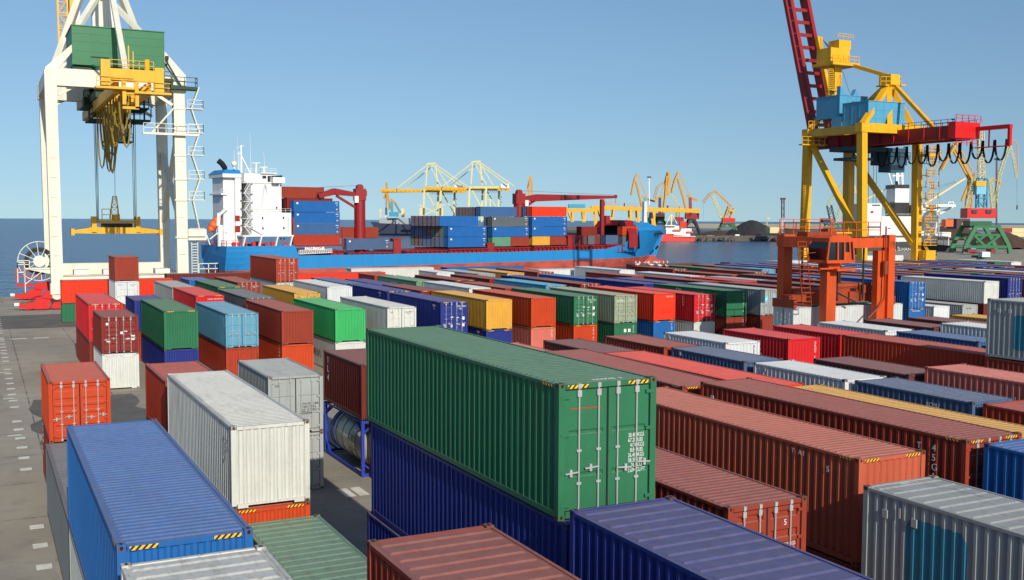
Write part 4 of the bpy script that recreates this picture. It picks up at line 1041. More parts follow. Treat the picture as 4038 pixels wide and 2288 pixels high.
blk(m, .6, 3.4, 6.5, 15, 4.6, 22.6); blk(m, 3.4, 5.0, 5.5, 16, 4.6, 22.6); blk(m, .1, 4.9, 5.2, 16.5, 22.0, 23.0); blk(m, -.1, 1.5, 6, 15.5, 17.6, 18.0)
part(m, 'funnel_casing', M_WHITEP, SHIP)
m = MB(); C_ = [P3(u, v, 23.0) for u, v in ((0, 5.1), (5.0, 5.1), (5.0, 16.6), (0, 16.6))]; T_ = [P3(u, v, 24.0) for u, v in ((1.2, 6), (4.6, 6), (4.6, 15.6), (1.2, 15.6))]
m.quad(*T_)
for k in range(4): m.quad(C_[k], C_[(k+1) % 4], T_[(k+1) % 4], T_[k])
m.quad(*C_[::-1]); fun = part(m, 'funnel_top', M_HBLUE, SHIP)
m = MB(); m.tube([P3(2.0, 9, 23.8), P3(1.9, 9, 24.6), P3(1.2, 9, 25.6), P3(.3, 9, 26.3)], .72, 12); part(m, 'exhaust_pipe', M_DARK, SHIP, parent=fun)
m = MB(); m.lathe([(0, -.75), (.45, -.6), (.75, 0), (.62, .45), (.35, .7), (0, .8)], P3(3.1, 5.2, 25.4), 'z', 14); m.beam(P3(3.1, 5.2, 24), P3(3.1, 5.2, 24.8), .3); part(m, 'satellite_dome', M_WHITEP, SHIP, smooth=True)
m = MB()
for (x_, y_, w_, h_) in ((828, 775, 12, 20), (692, 875, 14, 22), (893, 873, 14, 22), (696, 973, 14, 22), (896, 971, 14, 22), (868, 1072, 12, 18), (898, 1072, 12, 18)):
    p, q = pa(x_-w_/2, y_-h_/2, 1.97), pa(x_+w_/2, y_+h_/2, 1.97); blk(m, p.x, q.x, 1.96, 1.99, q.z, p.z)
for (x0, y0_, x1, y1_) in ((692, 468, 728, 494), (742, 470, 774, 530), (778, 468, 812, 486)):
    p, q = pa(x0, y0_, 2.9), pa(x1, y1_, 2.9); blk(m, p.x, q.x, 2.93, 2.97, q.z, p.z)
blk(m, 14.9, 14.95, 3, 19, 21.9, 22.8)
part(m, 'window', M_GLASS, SHIP, parent=acc)
m = MB()
for (x0, y0_, x1, y1_) in ((430, 850, 476, 905), (430, 948, 480, 1010)):
    p, q = pa(x0, y0_, 5.4), pa(x1, y1_, 5.4); blk(m, p.x, q.x, 5.42, 5.46, q.z, p.z)
part(m, 'louvre_door', M_DKRED, SHIP, parent=acc)
m = MB(); zs = [7.5, 9.6, 11.7, 13.8, 15.9, 18.0, 20.6]
for i in range(6):
    ua, ub = (4.4, 6.0) if i % 2 else (6.0, 4.4)
    m.beam(P3(ua, 1.7, zs[i]), P3(ub, 1.7, zs[i+1]), .5, .15); m.beam(P3(ua, 1.5, zs[i]+1), P3(ub, 1.5, zs[i+1]+1), .08)
    m.beam(P3(4.0, 1.8, zs[i+1]), P3(6.6, 1.8, zs[i+1]), .9, .12); m.rail([P3(5.0, 1.4, zs[i+1]), P3(6.6, 1.4, zs[i+1])], 1.0, .03)
m.rail([P3(5, 2.2, 23.1), P3(9, 2.6, 23.35), P3(13.2, 2.7, 23.35)], 1.1, .03); m.rail([P3(6.4, 1.9, 13.2), P3(16.8, 1.9, 13.2)], 1.0, .03); m.rail([P3(-.1, 5.9, 18), P3(1.5, 5.9, 18)], 1.1, .03)
m.beam(P3(9.2, 1.6, 7.5), P3(4.2, 1.6, 10.3), .5, .12); m.ladder(P3(15.9, 1.8, 7.6), P3(15.9, 1.8, 12), .5, .03)
part(m, 'stairway', M_WHITEP, SHIP)
m = MB(); m.beam(P3(6.9, 11, 23), P3(6.9, 11, 30.6), .5, w2=.35); m.beam(P3(9.4, 11, 23.2), P3(7.0, 11, 27.8), .3); m.beam(P3(5.7, 11, 29.8), P3(7.7, 11, 30.6), .2, .1); m.beam(P3(5.7, 11, 28.4), P3(7.2, 11, 28.6), .14); m.beam(P3(6.3, 11, 23), P3(6.4, 11, 29), .12)
m.beam(P3(10.2, 9, 23.2), P3(10.2, 9, 25.9), .4); m.beam(P3(9.1, 9, 26.0), P3(11.3, 9, 26.1), .18); m.beam(P3(12.2, 9, 23.2), P3(12.2, 9, 24.9), .35); m.beam(P3(11.2, 9, 25.0), P3(13.3, 9, 25.1), .18)
for u, z in ((9.2, 34), (5.9, 33), (12.9, 29.3), (5.0, 29.2)): m.beam(P3(u, 10, 23.2), P3(u-.25, 10, z), .09, w2=.04)
part(m, 'radar_mast', M_WHITEP, SHIP)
# lifeboat davit
m = MB()
bq = [P3(-.2, 7, 12.2), P3(-3.0, 7, 8.2)]
for k, (t, r) in enumerate(((0, .4), (.12, .9), (.4, 1.15), (.75, 1.05), (.95, .6), (1, .2))):
    c_ = bq[0].lerp(bq[1], t)
    if k: m.tube([pc_, c_], pr_, 10, r2=r)
    pc_, pr_ = c_, r
part(m, 'lifeboat', M_LIFEB, SHIP, smooth=True)
m = MB(); m.beam(P3(-.9, 6, 12.4), P3(1.2, 6, 14.2), .9, .6); m.beam(P3(-1.0, 6, 9.8), P3(-.8, 6, 13), .8); m.tube([P3(-.4, 6, 4.6), P3(-.4, 6, 10)], .75, 12); m.beam(P3(-3.2, 6, 6.4), P3(.4, 6, 9.2), .4, .25); m.beam(P3(-4.0, 6, 7.6), P3(-3.1, 6, 5.0), .25); m.rail([P3(-1.6, 5.5, 8.0), P3(1.2, 5.5, 8.0)], 1.0, .04); m.box(0, 0, 0, 0, 0, 0) if 0 else None
part(m, 'davit', M_WHITEP, SHIP)
# gangway along the rail
m = MB(); g0, g1 = pa(1040, 1205, -.2), pa(1355, 1190, -.2)
A0, A1 = P3(g0.x, -.2, g0.z-.35), P3(g1.x, -.2, g1.z-.35)
m.beam(A0, A1, .9, .12); m.beam(A0+V((0, 0, .95)), A1+V((0, 0, .95)), .1)
for k in range(19): p = A0.lerp(A1, k/18); q = A0.lerp(A1, min(1, (k+1)/18)); m.beam(p, p+V((0, 0, .95)), .09); m.beam(p, q+V((0, 0, .95)), .08)
part(m, 'gangway', M_WHITEP, SHIP)
# deck cranes
def deck_crane(u, v, zt, jib, droop, r=1.5, lat=0):
    m = MB(); m.tube([P3(u, v, 1.8), P3(u, v, zt-3.2)], r, 16); m.tube([P3(u, v, zt-3.2), P3(u, v, zt-3)], r+.15, 16)
    m.beam(P3(u, v, zt-3.2), P3(u, v, zt), r*1.9, r*1.7); m.lathe([(0, -.8), (.9, -.8), (.9, .8), (0, .8)], P3(u, v, zt+.3), 'y', 12); m.beam(P3(u+1.2, v, zt-1.2), P3(u+1.9, v, zt-1.2), 1.2, 1.4)
    part(m, 'crane_column', M_DKRED, SHIP)
    m = MB(); 
    if jib < 0:
        m.beam(P3(u-1, v, zt-1.6), P3(u-7.5, v, zt-.9), 1.5, 1.0, h2=1.7); m.beam(P3(u-7.5, v, zt-.9), P3(u+jib, v, zt-2.2), 1.5, 1.7, h2=1.1); m.beam(P3(u-1, v, zt-5.2), P3(u-6.8, v, zt-2.0), .6)
    else:
        m.beam(P3(u+1.2, v, zt-1.6), P3(u+6.6, v, zt-1.2), 1.4, 1.1, h2=2.2); m.beam(P3(u+6.6, v, zt-1.2), P3(u+jib, v, zt-.5), 1.4, 2.2, h2=.8); m.beam(P3(u+1.4, v, zt-4.6), P3(u+6.4, v, zt-1.6), .7)
        m.lathe([(0, -.3), (.55, -.3), (.55, .3), (0, .3)], P3(u+jib, v, zt-.3), 'y', 10)
    part(m, 'crane_jib', M_DKRED, SHIP)
    m = MB(); m.beam(P3(u, v, zt+.9), P3(u+jib, v, zt-.1+.2), .07)
    if jib > 0: m.beam(P3(u+jib, v, zt-.8), P3(u+jib, v, zt-2.4), .08); m.box(*[0]*6) if 0 else None
    part(m, 'crane_rope', M_ROPE, SHIP)
    m = MB(); m.beam(P3(u-1.6 if jib < 0 else u+1.9, v-1.2, zt-3.8), P3(u-1.6 if jib < 0 else u+1.9, v-1.2, zt-2), 1.1, .9); part(m, 'crane_cab', M_WHITEP, SHIP)
deck_crane(37.2, 4, 19.8, -12, 0); deck_crane(92.3, 9, 19.5, 37.5, 0, 1.6)
m = MB(); m.beam(P3(124.3, 9, 3.8), P3(124.3, 9, 18.2), 1.1); m.beam(P3(126.2, 9, 10.5), P3(126.2, 9, 13), 1.6); part(m, 'jib_rest', M_DKRED, SHIP)
m = MB(); m.beam(P3(143.8, 11, 10.5), P3(143.7, 11, 17.8), 1.3, w2=.9); 
for k in range(12): m.beam(P3(143.0, 10.2, 11+k*.55), P3(144.4, 10.2, 11+k*.55), .08)
part(m, 'foremast', M_WHITEP, SHIP)
# openings, name and draught marks on the bow
m = MB()
for x_, w_, h_ in ((1228, 14, 20), (1293, 12, 20)):
    p = pc(x_-w_, 958-h_, 6.4); q = pc(x_+w_, 958+h_, 6.4)
    u_ = p.x
    hb = halfb(min(152, u_), .97); m.beam(P3(u_+.2, B/2-hb-.1, q.z+.3), P3(u_+.2, B/2-hb-.1, p.z-.2), 1.5, .3)
part(m, 'bulwark_opening', M_DARK, SHIP)
m = MB()
for k in range(4):
    hb0, hb1 = halfb(127+k*1.9, .8), halfb(128.2+k*1.9, .8); m.beam(P3(127+k*1.9, B/2-hb0-.12, 1.9+k*.1), P3(128.2+k*1.9, B/2-hb1-.12, 1.95+k*.1), .2, .16)
m.beam(P3(145.6, B/2-halfb(145.6, .75)-.3, 2.2), P3(147.4, B/2-halfb(147.4, .75)-.3, 3.0), .5, .5)
part(m, 'freeing_port', M_DARK, SHIP)
m = MB()
for (x_, y_) in ((712, 1128), (910, 1122)):
    p = pa(x_, y_, 1.2); c_ = P3(p.x, 1.2, p.z); m.tube([c_+DU*math.cos(t)*.55+V((0, 0, math.sin(t)*.55)) for t in [2*math.pi*k/14 for k in range(15)]], .14, 6)
part(m, 'lifebuoy', M_REDP, SHIP)
# ------------------------------------------------------------------ containers on the ship
CSHIP = []
def sc(c, u, v, z, L=12.75, H=2.93, lab=None, rust=.04, e='w'):
    p = P3(u, v+CW, z); o = container(COLS[c][0], p.x, p.y, z, L, H, e, False, rust, rz=TH-math.pi/2)
    o['category'] = 'container'; o['group'] = 'containers on the blue ship'; o['label'] = lab; CSHIP.append(o); return o
sc('rustred', 17.5, 1.5, 4.95, 12.75, 2.55, 'rusty red container lowest in the ship stack beside the white tower', .2)
sc('steel', 17.5, 1.5, 7.5, lab='muted blue container second from bottom beside the white ship tower')
sc('blue', 17.5, 1.5, 10.45, lab='bright blue container third from bottom beside the white ship tower')
sc('blue', 17.4, 1.5, 13.4, lab='bright blue container fourth up, just under the maroon ones by the ship tower')
sc('maroon', 16.6, 4.1, 14.2, 12.75, 2.9, 'maroon container peeping above the blue ones by the ship tower')
sc('brown', 15.3, 6.6, 17.1, 12.75, 2.95, 'brick red container highest on the ship, left of the first red deck crane')
for k, c in enumerate(('navy', 'brown', 'blue', 'dkred', 'navy')):
    sc(c, 16.9, 6.7+k*2.5 if k else 9.2, 11.2, lab=f'dark ended container in the ship rows behind the aft blue stack, row {k+2} from the quay') if k else None
    sc(('navy', 'steel', 'maroon', 'navy', 'brown')[k], 16.9, 9.2+k*2.5, 14.1, lab=f'container end in the top tier behind the aft blue stack, row {k+3} from the quay')
sc('dusty', 32.1, 1.5, 3.4, 12.9, 3.05, 'grey blue container on the ship deck right of the first bay')
sc('brown', 31.2, 4.5, 6.5, 11.8, 2.95, 'brick red container on top of the grey blue one on deck')
zt = [3.7, 6.68, 9.68]
endc = ['navy', 'blue', 'plum', 'steel', 'dkred', 'green', 'maroon', 'navy', 'blue']
words = ['second', 'third', 'fourth', 'fifth', 'sixth', 'seventh', 'eighth', 'ninth']
sc('blue', 63.3, 1.5, 3.7, 12.8, 2.98, 'bright blue container lowest in the middle ship stack'); sc('blue', 63.3, 1.5, 6.68, 12.8, 2.98, 'bright blue container second tier in the middle ship stack')
for r in range(8):
    for t in range(3):
        if t == 2 and r > 6: continue
        c = 'blue' if (r == 0 and t == 2) else rnd.choice(endc)
        sc(c, (61.9 if t == 2 else 63.2), 1.5+(r+1)*2.49+(.0 if t < 2 else -.1), zt[t], 12.8, 2.95, f'{COLS[c][1]} container in the middle ship stack, {words[r]} row from the quay, {["bottom", "second", "top"][t]} tier', e='d')
sc('mint', 78.1, 1.5, 3.85, 6.35, 2.75, 'mint green short container at the bottom of the fourth ship bay', .15); sc('brown', 84.6, 1.5, 3.85, 6.35, 2.75, 'brick red short container beside the mint green one on the ship', .1)
sc('blue', 78.1, 1.5, 6.62, 12.75, 2.93, 'bright blue container above the mint green short one on the ship'); sc('slate', 78.0, 1.6, 9.58, 12.7, 2.9, 'dark slate container above the bright blue one in the fourth ship bay', .1)
sc('steel', 76.4, 5.4, 12.55, 12.7, 2.85, 'grey blue container topping the fourth ship bay', .3)
sc('yellow', 92.2, 1.5, 4.0, 6.35, 2.7, 'orange yellow short container at the bottom of the fifth ship bay', .2); sc('brown', 98.6, 1.5, 4.0, 6.35, 2.7, 'brick red short container beside the orange yellow one on the ship', .05)
sc('blue', 92.0, 1.5, 6.72, 12.8, 2.93, 'bright blue container above the orange yellow short one on the ship'); sc('blue', 92.0, 1.5, 9.67, 12.8, 2.93, 'bright blue container right under the scarlet one on the ship'); sc('scarlet', 92.0, 1.5, 12.62, 12.75, 2.95, 'scarlet container topping the fifth ship bay')
for t, zz in enumerate((3.9, 6.7, 9.65)):
    for r in (1,): 
        for u_, nm in ((78.2, 'fourth'), (92.0, 'fifth')):
            c = rnd.choice(endc); sc(c, u_, 1.5+r*2.49, zz, 12.7, 2.85, f'{COLS[c][1]} container end, {nm} ship bay, {words[r-1]} row, {["bottom", "second", "third"][t]} tier', e='d')
for r in range(7):
    c = ['maroon', 'navy', 'maroon', 'plum', 'maroon', 'navy', 'slate'][r]; sc(c, 76.6, 7.9+r*2.0 if 0 else 7.9+r*1.95, 12.5, 12.6, 2.8, f'{COLS[c][1]} container end in the top tier of the fourth ship bay, row {r+3}', e='d') if r % 1 == 0 and r < 6 else None
for r in range(2):
    c = ('navy', 'maroon')[r]; sc(c, 91.8, 4+r*2.5, 12.6, 12.6, 2.85, f'{COLS[c][1]} container end behind the scarlet one on the ship, row {r+2}', e='d')
for (u_, v, z, c, L, t) in ((107.0, 14, 3.9, 'steel', 7.2, 'steel blue container lowest in the tall stack behind the bow deck'), (107.0, 14, 6.85, 'navy', 7.2, 'navy container second in the tall stack behind the bow deck'), (107, 14, 9.7, 'steel', 7.2, 'steel blue container topping the tall stack behind the bow deck'),
    (113, 6, 3.9, 'plum', 3.0, 'brown short container standing before the bow arch'), (116.5, 6, 3.9, 'slate', 2.6, 'slate short container standing before the bow arch'), (114.5, 7, 6.7, 'maroon', 6.2, 'maroon container above the slate one before the bow arch'), (119.5, 7, 3.9, 'plum', 2.6, 'second brown short container before the bow arch'),
    (122, 4, 4.0, 'dusty', 5.0, 'dusty blue container under the orange one at the bow arch'), (127.2, 2.2, 6.8, 'orange', 6.3, 'orange container beside the blue bow'), (127.3, 2.2, 3.9, 'slate', 6.0, 'slate container under the orange one beside the bow')):
    sc(c, u_, v, z, L, 2.85, t, .12)
# ------------------------------------------------------------------ the yellow and red quay crane on the right
RC_ = thing('container_crane', 'yellow gantry crane with blue machine houses and a red boom raised into the sky', 'crane', (156, 148, 0))
q1 = lambda x, y, Y: at(3000+x/2.349, y/2.349, Y)
q2 = lambda x, y, Y: at(3000+x/2.08, 560+y/2.08, Y)
NY, FY = 148.0, 166.5
def leg(top, bot, w):
    m = MB(); m.beam((bot.x, bot.y, 3.2), top, w, w*1.05, up=(0, 1, 0)); return part(m, 'leg', M_YEL, RC_)
tn = q1(938, 1165, NY); bn = q2(832, 960, NY); tr = q1(1452, 1215, NY); tr.z = tn.z; br_ = q2(1272, 960, NY); tf = q1(440, 1205, FY); bf = q2(358, 740, FY)
tfr = V((tr.x+.5, FY, tf.z))
leg(tn, bn, 1.35); leg(tr, br_, 1.35); leg(tf, bf, 1.4); leg(tfr, V((br_.x+.4, FY, 3)), 1.6)
m = MB(); m.box(tn.x-.9, tr.x+1.0, NY-.85, NY+.85, tn.z-1.2, tn.z+.5); part(m, 'portal_beam', M_YEL, RC_)
m = MB(); m.box(tf.x-.9, tfr.x+.9, FY-.85, FY+.85, tf.z-1.5, tf.z+.1); m.box(tf.x+1, tfr.x, FY-1, FY-.6, tf.z-3.2, tf.z-2.8); part(m, 'portal_beam', M_YEL, RC_)
m = MB(); m.beam((tn.x+.2, NY, tn.z-.6), (tf.x+.2, FY, tf.z-.7), 1.3, 1.5); m.beam((tr.x, NY, tn.z-.6), (tfr.x, FY, tf.z-.7), 1.3, 1.5); part(m, 'side_girder', M_YEL, RC_)
m = MB(); m.beam((tf.x+.3, FY-.5, tf.z-2.5), (bn.x-.4, NY+.5, 8.5), .95); m.beam((tfr.x-.3, FY-.5, tf.z-4), (br_.x-.5, NY+.5, 7.5), .95); part(m, 'diagonal_brace', M_YEL, RC_)
m = MB(); m.box(bn.x-.6, br_.x+.6, NY-.8, NY+.8, 3.2, 4.2); m.box(bf.x-.6, br_.x+.6, FY-.8, FY+.8, 3.2, 4.6); m.beam((bf.x, FY, 3.9), (bn.x, NY, 3.7), .9, 1.0); m.beam((br_.x, FY, 3.9), (br_.x, NY, 3.7), .9, 1.0)
m.box(bf.x-2, br_.x, FY-2, FY-1.7, 9.2, 9.5); part(m, 'sill_beam', M_YEL, RC_)
# A frame
ap = q1(1190, 775, 152)
m = MB(); n0 = q1(945, 1150, NY); m.beam(n0, ap, 1.1, .9); m.beam(q1(1195, 1165, NY), ap, .95); m.beam(q1(1410, 1180, NY), ap, 1.0); m.beam(q1(1005, 950, 160), ap, 1.0)
m.box(ap.x-1.2, ap.x+1.2, ap.y-1.5, ap.y+1.5, ap.z-.4, ap.z+1.6); m.beam(q1(1110, 795, 152), q1(1300, 795, 152), 2.4, .25); m.rail([q1(1110, 793, 150.6), q1(1300, 793, 150.6)], 1.7, .05)
m.beam(q1(465, 1190, FY), q1(600, 1030, FY-2), 1.0); part(m, 'a_frame', M_YEL, RC_)
m = MB(); t0 = q1(692, 900, 164); t1 = q1(692, 600, 164); m.beam(t0-V((0, 0, 4)), t1, 1.9, 1.6, up=(0, 1, 0))
a0, a1 = q1(570, 610, 164), q1(815, 625, 164); m.box(a0.x, a1.x, 161, 167, t1.z-.5, t1.z+.1); m.box(a0.x+.3, a1.x-1.8, 162, 166, t1.z+.1, t1.z+3.0); m.box(t1.x-.6, t1.x+2.6, 162.5, 165.5, t1.z+3.0, t1.z+4.8)
m.rail([V((a0.x, 161.1, t1.z+.1)), V((a1.x, 161.1, t1.z+.1))], 1.3, .05); m.rail([V((t1.x-1.5, 162, t1.z+4.9)), V((a1.x-1, 162, t1.z+4.9))], 1.0, .05)
m.ladder(q1(650, 880, 162), q1(650, 640, 162), 1.2, .06); m.box(q1(630, 840, 162).x, q1(700, 840, 162).x, 161, 163, q1(630, 845, 162).z, q1(630, 835, 162).z)
part(m, 'mast_head', M_YEL, RC_)
m = MB(); m.beam(q1(765, 582, 164), ap+V((0, 0, 1.4)), .7); m.beam(q1(1255, 805, 150), q1(1612, 1195, 139), .65); part(m, 'backstay', M_YEL, RC_)
m = MB()
for x_ in (0, 40, 80): m.beam(q1(575+x_*.3, 370+x_*.3, 172), q1(690+x_*.4, 535, 164), .07)
m.beam(q1(735, 650, 164), q1(748, 870, 160), .05); m.beam(q1(755, 650, 164), q1(825, 870, 158), .05)
part(m, 'wire_stay', M_ROPE, RC_)
# houses
m = MB(); b0, b1 = q1(992, 1172, NY+.8), q1(1335, 960, NY+.8)
m.box(b0.x, b1.x, NY+.8, NY+7.5, b0.z, b1.z); m.box(b0.x-.08, b1.x+.08, NY+.7, NY+7.6, b1.z, b1.z+.12)
for k in range(5): m.box(b0.x+k*2-.04, b0.x+k*2+.04, NY+.76, NY+.8, b0.z, b1.z)
for k in (1, 2): z_ = b0.z+(b1.z-b0.z)*k/3; m.box(b0.x, b1.x, NY+.77, NY+.8, z_-.03, z_+.03)
for k in range(4): m.box(b0.x-.04, b0.x, NY+1+k*2-.05, NY+1+k*2+.05, b0.z, b1.z)
part(m, 'machine_house', M_BLUEP, RC_)
m = MB(); c0, c1 = q1(727, 1090, 158.5), q1(990, 902, 158.5)
m.box(c0.x, c1.x, 158.5, 165, c0.z, c1.z); m.box(c0.x-.08, c1.x+.08, 158.4, 165.1, c1.z, c1.z+.12)
for k in range(4): m.box(c0.x+k*2.2-.04, c0.x+k*2.2+.04, 158.46, 158.5, c0.z, c1.z)
m.prism([(c0.x+.6, c1.z), (c0.x+.6, c1.z+1.9), (c0.x+2.6, c1.z)], 'y', 159, 160); m.prism([(c0.x+4, c1.z), (c0.x+4.8, c1.z+1.5), (c0.x+5.6, c1.z)], 'y', 159, 160)
d0, d1 = q1(735, 1195, 156), q1(815, 1085, 156); m.box(d0.x, b0.x, 155.6, 158.4, d0.z, d1.z)
part(m, 'machine_house', M_BLUEP, RC_)
# red girder and boom
gx = (q1(570, 1340, 167).x+q1(1870, 1250, 137).x)/2
gz0 = (q1(570, 1385, 168).z+q1(1870, 1305, 136).z)/2
m = MB()
for s in (-2.4, 2.4):
    m.box(gx+s-.45, gx+s+.45, 135.2, 169.5, gz0, gz0+2.5)
    for k in range(9): m.box(gx+s-.75 if s < 0 else gx+s+.45, gx+s-.45 if s < 0 else gx+s+.75, 137+k*3.6, 137.15+k*3.6, gz0, gz0+2.45)
for k in range(8): m.box(gx-2, gx+2, 137+k*4.4, 137.5+k*4.4, gz0+.4, gz0+1.0)
m.box(gx-3.4, gx-2.9, 136, 168, gz0+.0, gz0+.12)
m.rail([V((gx+2.8, 134, gz0+2.5)), V((gx+2.8, 146, gz0+2.5))], 1.1, .04); m.rail([V((gx-2.8, 134, gz0+2.5)), V((gx-2.8, 146, gz0+2.5))], 1.1, .04)
part(m, 'girder', M_DKRED, RC_)
m = MB(); m.box(gx-3.0, gx+3.4, 133.6, 135.2, gz0+.2, gz0+3.1); m.box(gx+2.2, gx+3.0, 126.5, 135, gz0+1.6, gz0+2.3); m.box(gx+2.3, gx+2.9, 126.5, 127, gz0-1.4, gz0+1.6); m.box(gx+2.2, gx+3.2, 127, 134, gz0-1.5, gz0-1.35)
m.beam((gx+2.6, 131, gz0-1.4), (gx+2.6, 131, gz0+1.6), .2); m.rail([V((gx-2.9, 133.4, gz0-1.2)), V((gx+2.6, 133.4, gz0-1.2))], 1.1, .05); m.rail([V((gx-3, 133.5, gz0+3.1)), V((gx+3.4, 133.5, gz0+3.1))], 1.2, .05)
part(m, 'girder_end_frame', M_REDP, RC_)
m = MB()
for k in range(12):
    Yk = 127.5+k*2.5; dd = 3.7+.5*math.sin(k*2.3)
    for o in (0, .35):
        m.tube([V((gx+2.9+o*.4, Yk+1.15*(1-math.cos(math.pi*t))+o, gz0-.2-dd*math.sin(math.pi*t)**.8)) for t in [i/9 for i in range(10)]], .1, 5)
part(m, 'festoon_cable', M_DARK, RC_)
e0, e1 = q1(585, 1330, 169.5), q1(437, 0, 178)
e0 = V((gx, 169.5, gz0+1.2)); tdir = (V((gx, 183, gz0+46))-e0)
m = MB()
for s in (-2.4, 2.4): m.beam(e0+V((s, 0, 0)), e0+tdir+V((s, 0, 0)), .9, 2.2)
for k in range(17):
    p = e0+tdir*(k/16+.03); m.beam(p+V((-2.2, -.4, 0)), p+V((2.2, -.4, 0)), .35, .7)
    m.beam(p+V((-4.0, -.9, 0)), p+V((-2.6, -.9, 0)), .18)
m.beam(e0+V((-4.0, -.9, 0)), e0+tdir+V((-4.0, -.9, 0)), .45); m.beam(e0+V((2.9, .2, 0)), e0+tdir+V((2.9, .2, 0)), .3, 1.4)
part(m, 'boom', M_DKRED, RC_)
m = MB(); m.beam(e0+tdir*.1+V((2.6, -1.5, 0)), e0+tdir*.52+V((2.4, -1.6, 0)), .8); m.beam(q1(560, 350, 172), q1(580, 600, 165), .5); part(m, 'boom_tie', M_YEL, RC_)
# trolley
m = MB(); tq = lambda x, y: q2(x, y, 158)
p, q = tq(680, 75), tq(960, 55); m.box(p.x, q.x+1, 155, 162, p.z, q.z); p, q = tq(685, 150), tq(860, 135); m.box(p.x, q.x, 156, 161, p.z, q.z)
m.rail([V((p.x, 155.9, q.z)), V((q.x, 155.9, q.z))], 2.0, .06); m.beam(tq(760, 140), tq(760, 60), .4); m.beam(tq(840, 140), tq(840, 60), .4)
p, q = tq(960, 190), tq(1140, 60); m.box(p.x, q.x, 156, 160, p.z, q.z); m.beam(tq(1000, 170), tq(1000, -10), 1.0); m.beam(tq(1110, 250), tq(1180, 40), .25)
m.rail([V((p.x-.3, 155.8, p.z+1)), V((q.x+.6, 155.8, p.z+1))], 1.6, .06); p, q = q1(1060, 1345, 158), q1(1110, 1255, 158); m.box(p.x, q.x, 157, 159, p.z, q.z)
part(m, 'trolley', plain('slate_blue_steel', '2f4c5c', .6, 0, .25, .8), RC_)
m = MB(); p, q = tq(978, 250), tq(1105, 185); m.box(p.x, q.x, 155.6, 158.5, p.z, q.z); cabr = part(m, 'driver_cab', plain('cab_blue', '27506a', .5), RC_)
m = MB(); m.box(p.x+.2, q.x-.2, 155.5, 155.59, p.z+.5, q.z-.3); part(m, 'cab_window', M_GLASS, RC_, parent=cabr)
m = MB()
for x_ in (885, 925, 950): m.beam(q2(x_, 150, 160), q2(x_-4, 500, 160), .06)
part(m, 'hoist_rope', M_ROPE, RC_)
# stair on the right leg
m = MB(); X = br_.x; zz = [5+k*2.25 for k in range(10)]
for k, z in enumerate(zz):
    m.box(X-.4, X+3.2, NY-2.2, NY-.9, z-.1, z); m.rail([V((X-.3, NY-2.15, z)), V((X+3.1, NY-2.15, z)), V((X+3.1, NY-1, z))], 1.1, .045)
    if k < 9: m.ladder((X+(.4 if k % 2 else 2.4), NY-1.6, z), (X+(2.4 if k % 2 else .4), NY-1.6, z+2.25), .6, .05)
m.box(X-1.2, X+3.4, NY-2.4, NY-.9, tn.z-5.4, tn.z-4.9); m.box(X-.2, X+2.4, NY-2.6, NY-.9, 3.4, 6.2); m.rail([V((X-1.2, NY-2.4, tn.z-4.9)), V((X+3.4, NY-2.4, tn.z-4.9))], 1.2, .05)
part(m, 'access_stair', M_YEL, RC_)
m = MB(); m.ladder((tf.x-1.6, FY-1, 7), (tf.x-1.6, FY-1, tf.z-6), .7, .05); a0, a1 = q1(352, 1355, 165), q1(560, 1345, 165); m.box(a0.x, a1.x, 164, 165, a1.z-.25, a1.z); m.rail([V((a0.x, 164, a1.z)), V((a1.x, 164, a1.z))], 1.5, .05); m.rail([V((tf.x-1, FY-1.2, tf.z+.2)), V((tf.x+6, FY-1.2, tf.z+.2))], 1.5, .05)
part(m, 'walkway', M_YEL, RC_)
for k, (xx, yy, nn) in enumerate(((bn.x, NY, 0), (br_.x, NY, 0), (bf.x, FY, 0), (br_.x, FY, 0))):
    m = MB(); m.prism([(xx-4, .5), (xx-3, 1.5), (xx-1, 2.2), (xx-.6, 3.2), (xx+.6, 3.2), (xx+1, 2.2), (xx+3, 1.5), (xx+4, .5)], 'y', yy-.5, yy+.5); b_ = part(m, 'wheel_bogie', M_YEL, RC_)
    m = MB()
    for k2 in (-3.2, -1.6, 1.6, 3.2): m.lathe([(0, -.25), (.4, -.25), (.4, .25), (0, .25)], (xx+k2, yy, .404), 'y', 12)
    part(m, 'wheel', M_STEEL, RC_, parent=b_)
m = MB(); 
for x_, y_ in ((1780, 1105), (1972, 1150), (490, 1100)):
    p = q1(x_, y_, 140); m.beam(p-V((0, 0, 2.2)), p, .08); m.box(p.x-.2, p.x+.35, p.y-.2, p.y+.2, p.z-.15, p.z+.1)
part(m, 'floodlight', M_STEEL, RC_)
# ------------------------------------------------------------------ orange straddle carrier with its white container
SC = thing('straddle_carrier', 'rusty orange straddle carrier with a glazed cab, numbered 191, holding a white container', 'straddle carrier', (64, 67, 0))
ny, fy = 64.2, 70.2; XL, XR = 61.05, 67.3; ZT = 10.55
M_ORD = plain('rusty_orange_steel', '963a17', .65, 0, .3, 1.2, .1, .7, (.05, .025, .015), (1, 1, .3))
m = MB(); m.box(XL-.5, XL+.5, ny-.45, ny+.35, 1.0, 8.6); part(m, 'leg', M_ORANGE, SC)
m = MB(); m.box(XR-.1, XR+.62, ny-.5, ny+.3, 1.0, ZT+.3); m.box(XR-1.0, XR-.1, ny-.2, ny+.4, 1.0, ZT-1); part(m, 'leg', M_ORANGE, SC)
m = MB(); m.box(XL+.3, XL+1.25, fy-.4, fy+.4, 1.0, ZT); part(m, 'leg', M_ORANGE, SC)
m = MB(); m.box(XR-.3, XR+.6, fy-.4, fy+.4, 1.0, ZT); part(m, 'leg', M_ORANGE, SC)
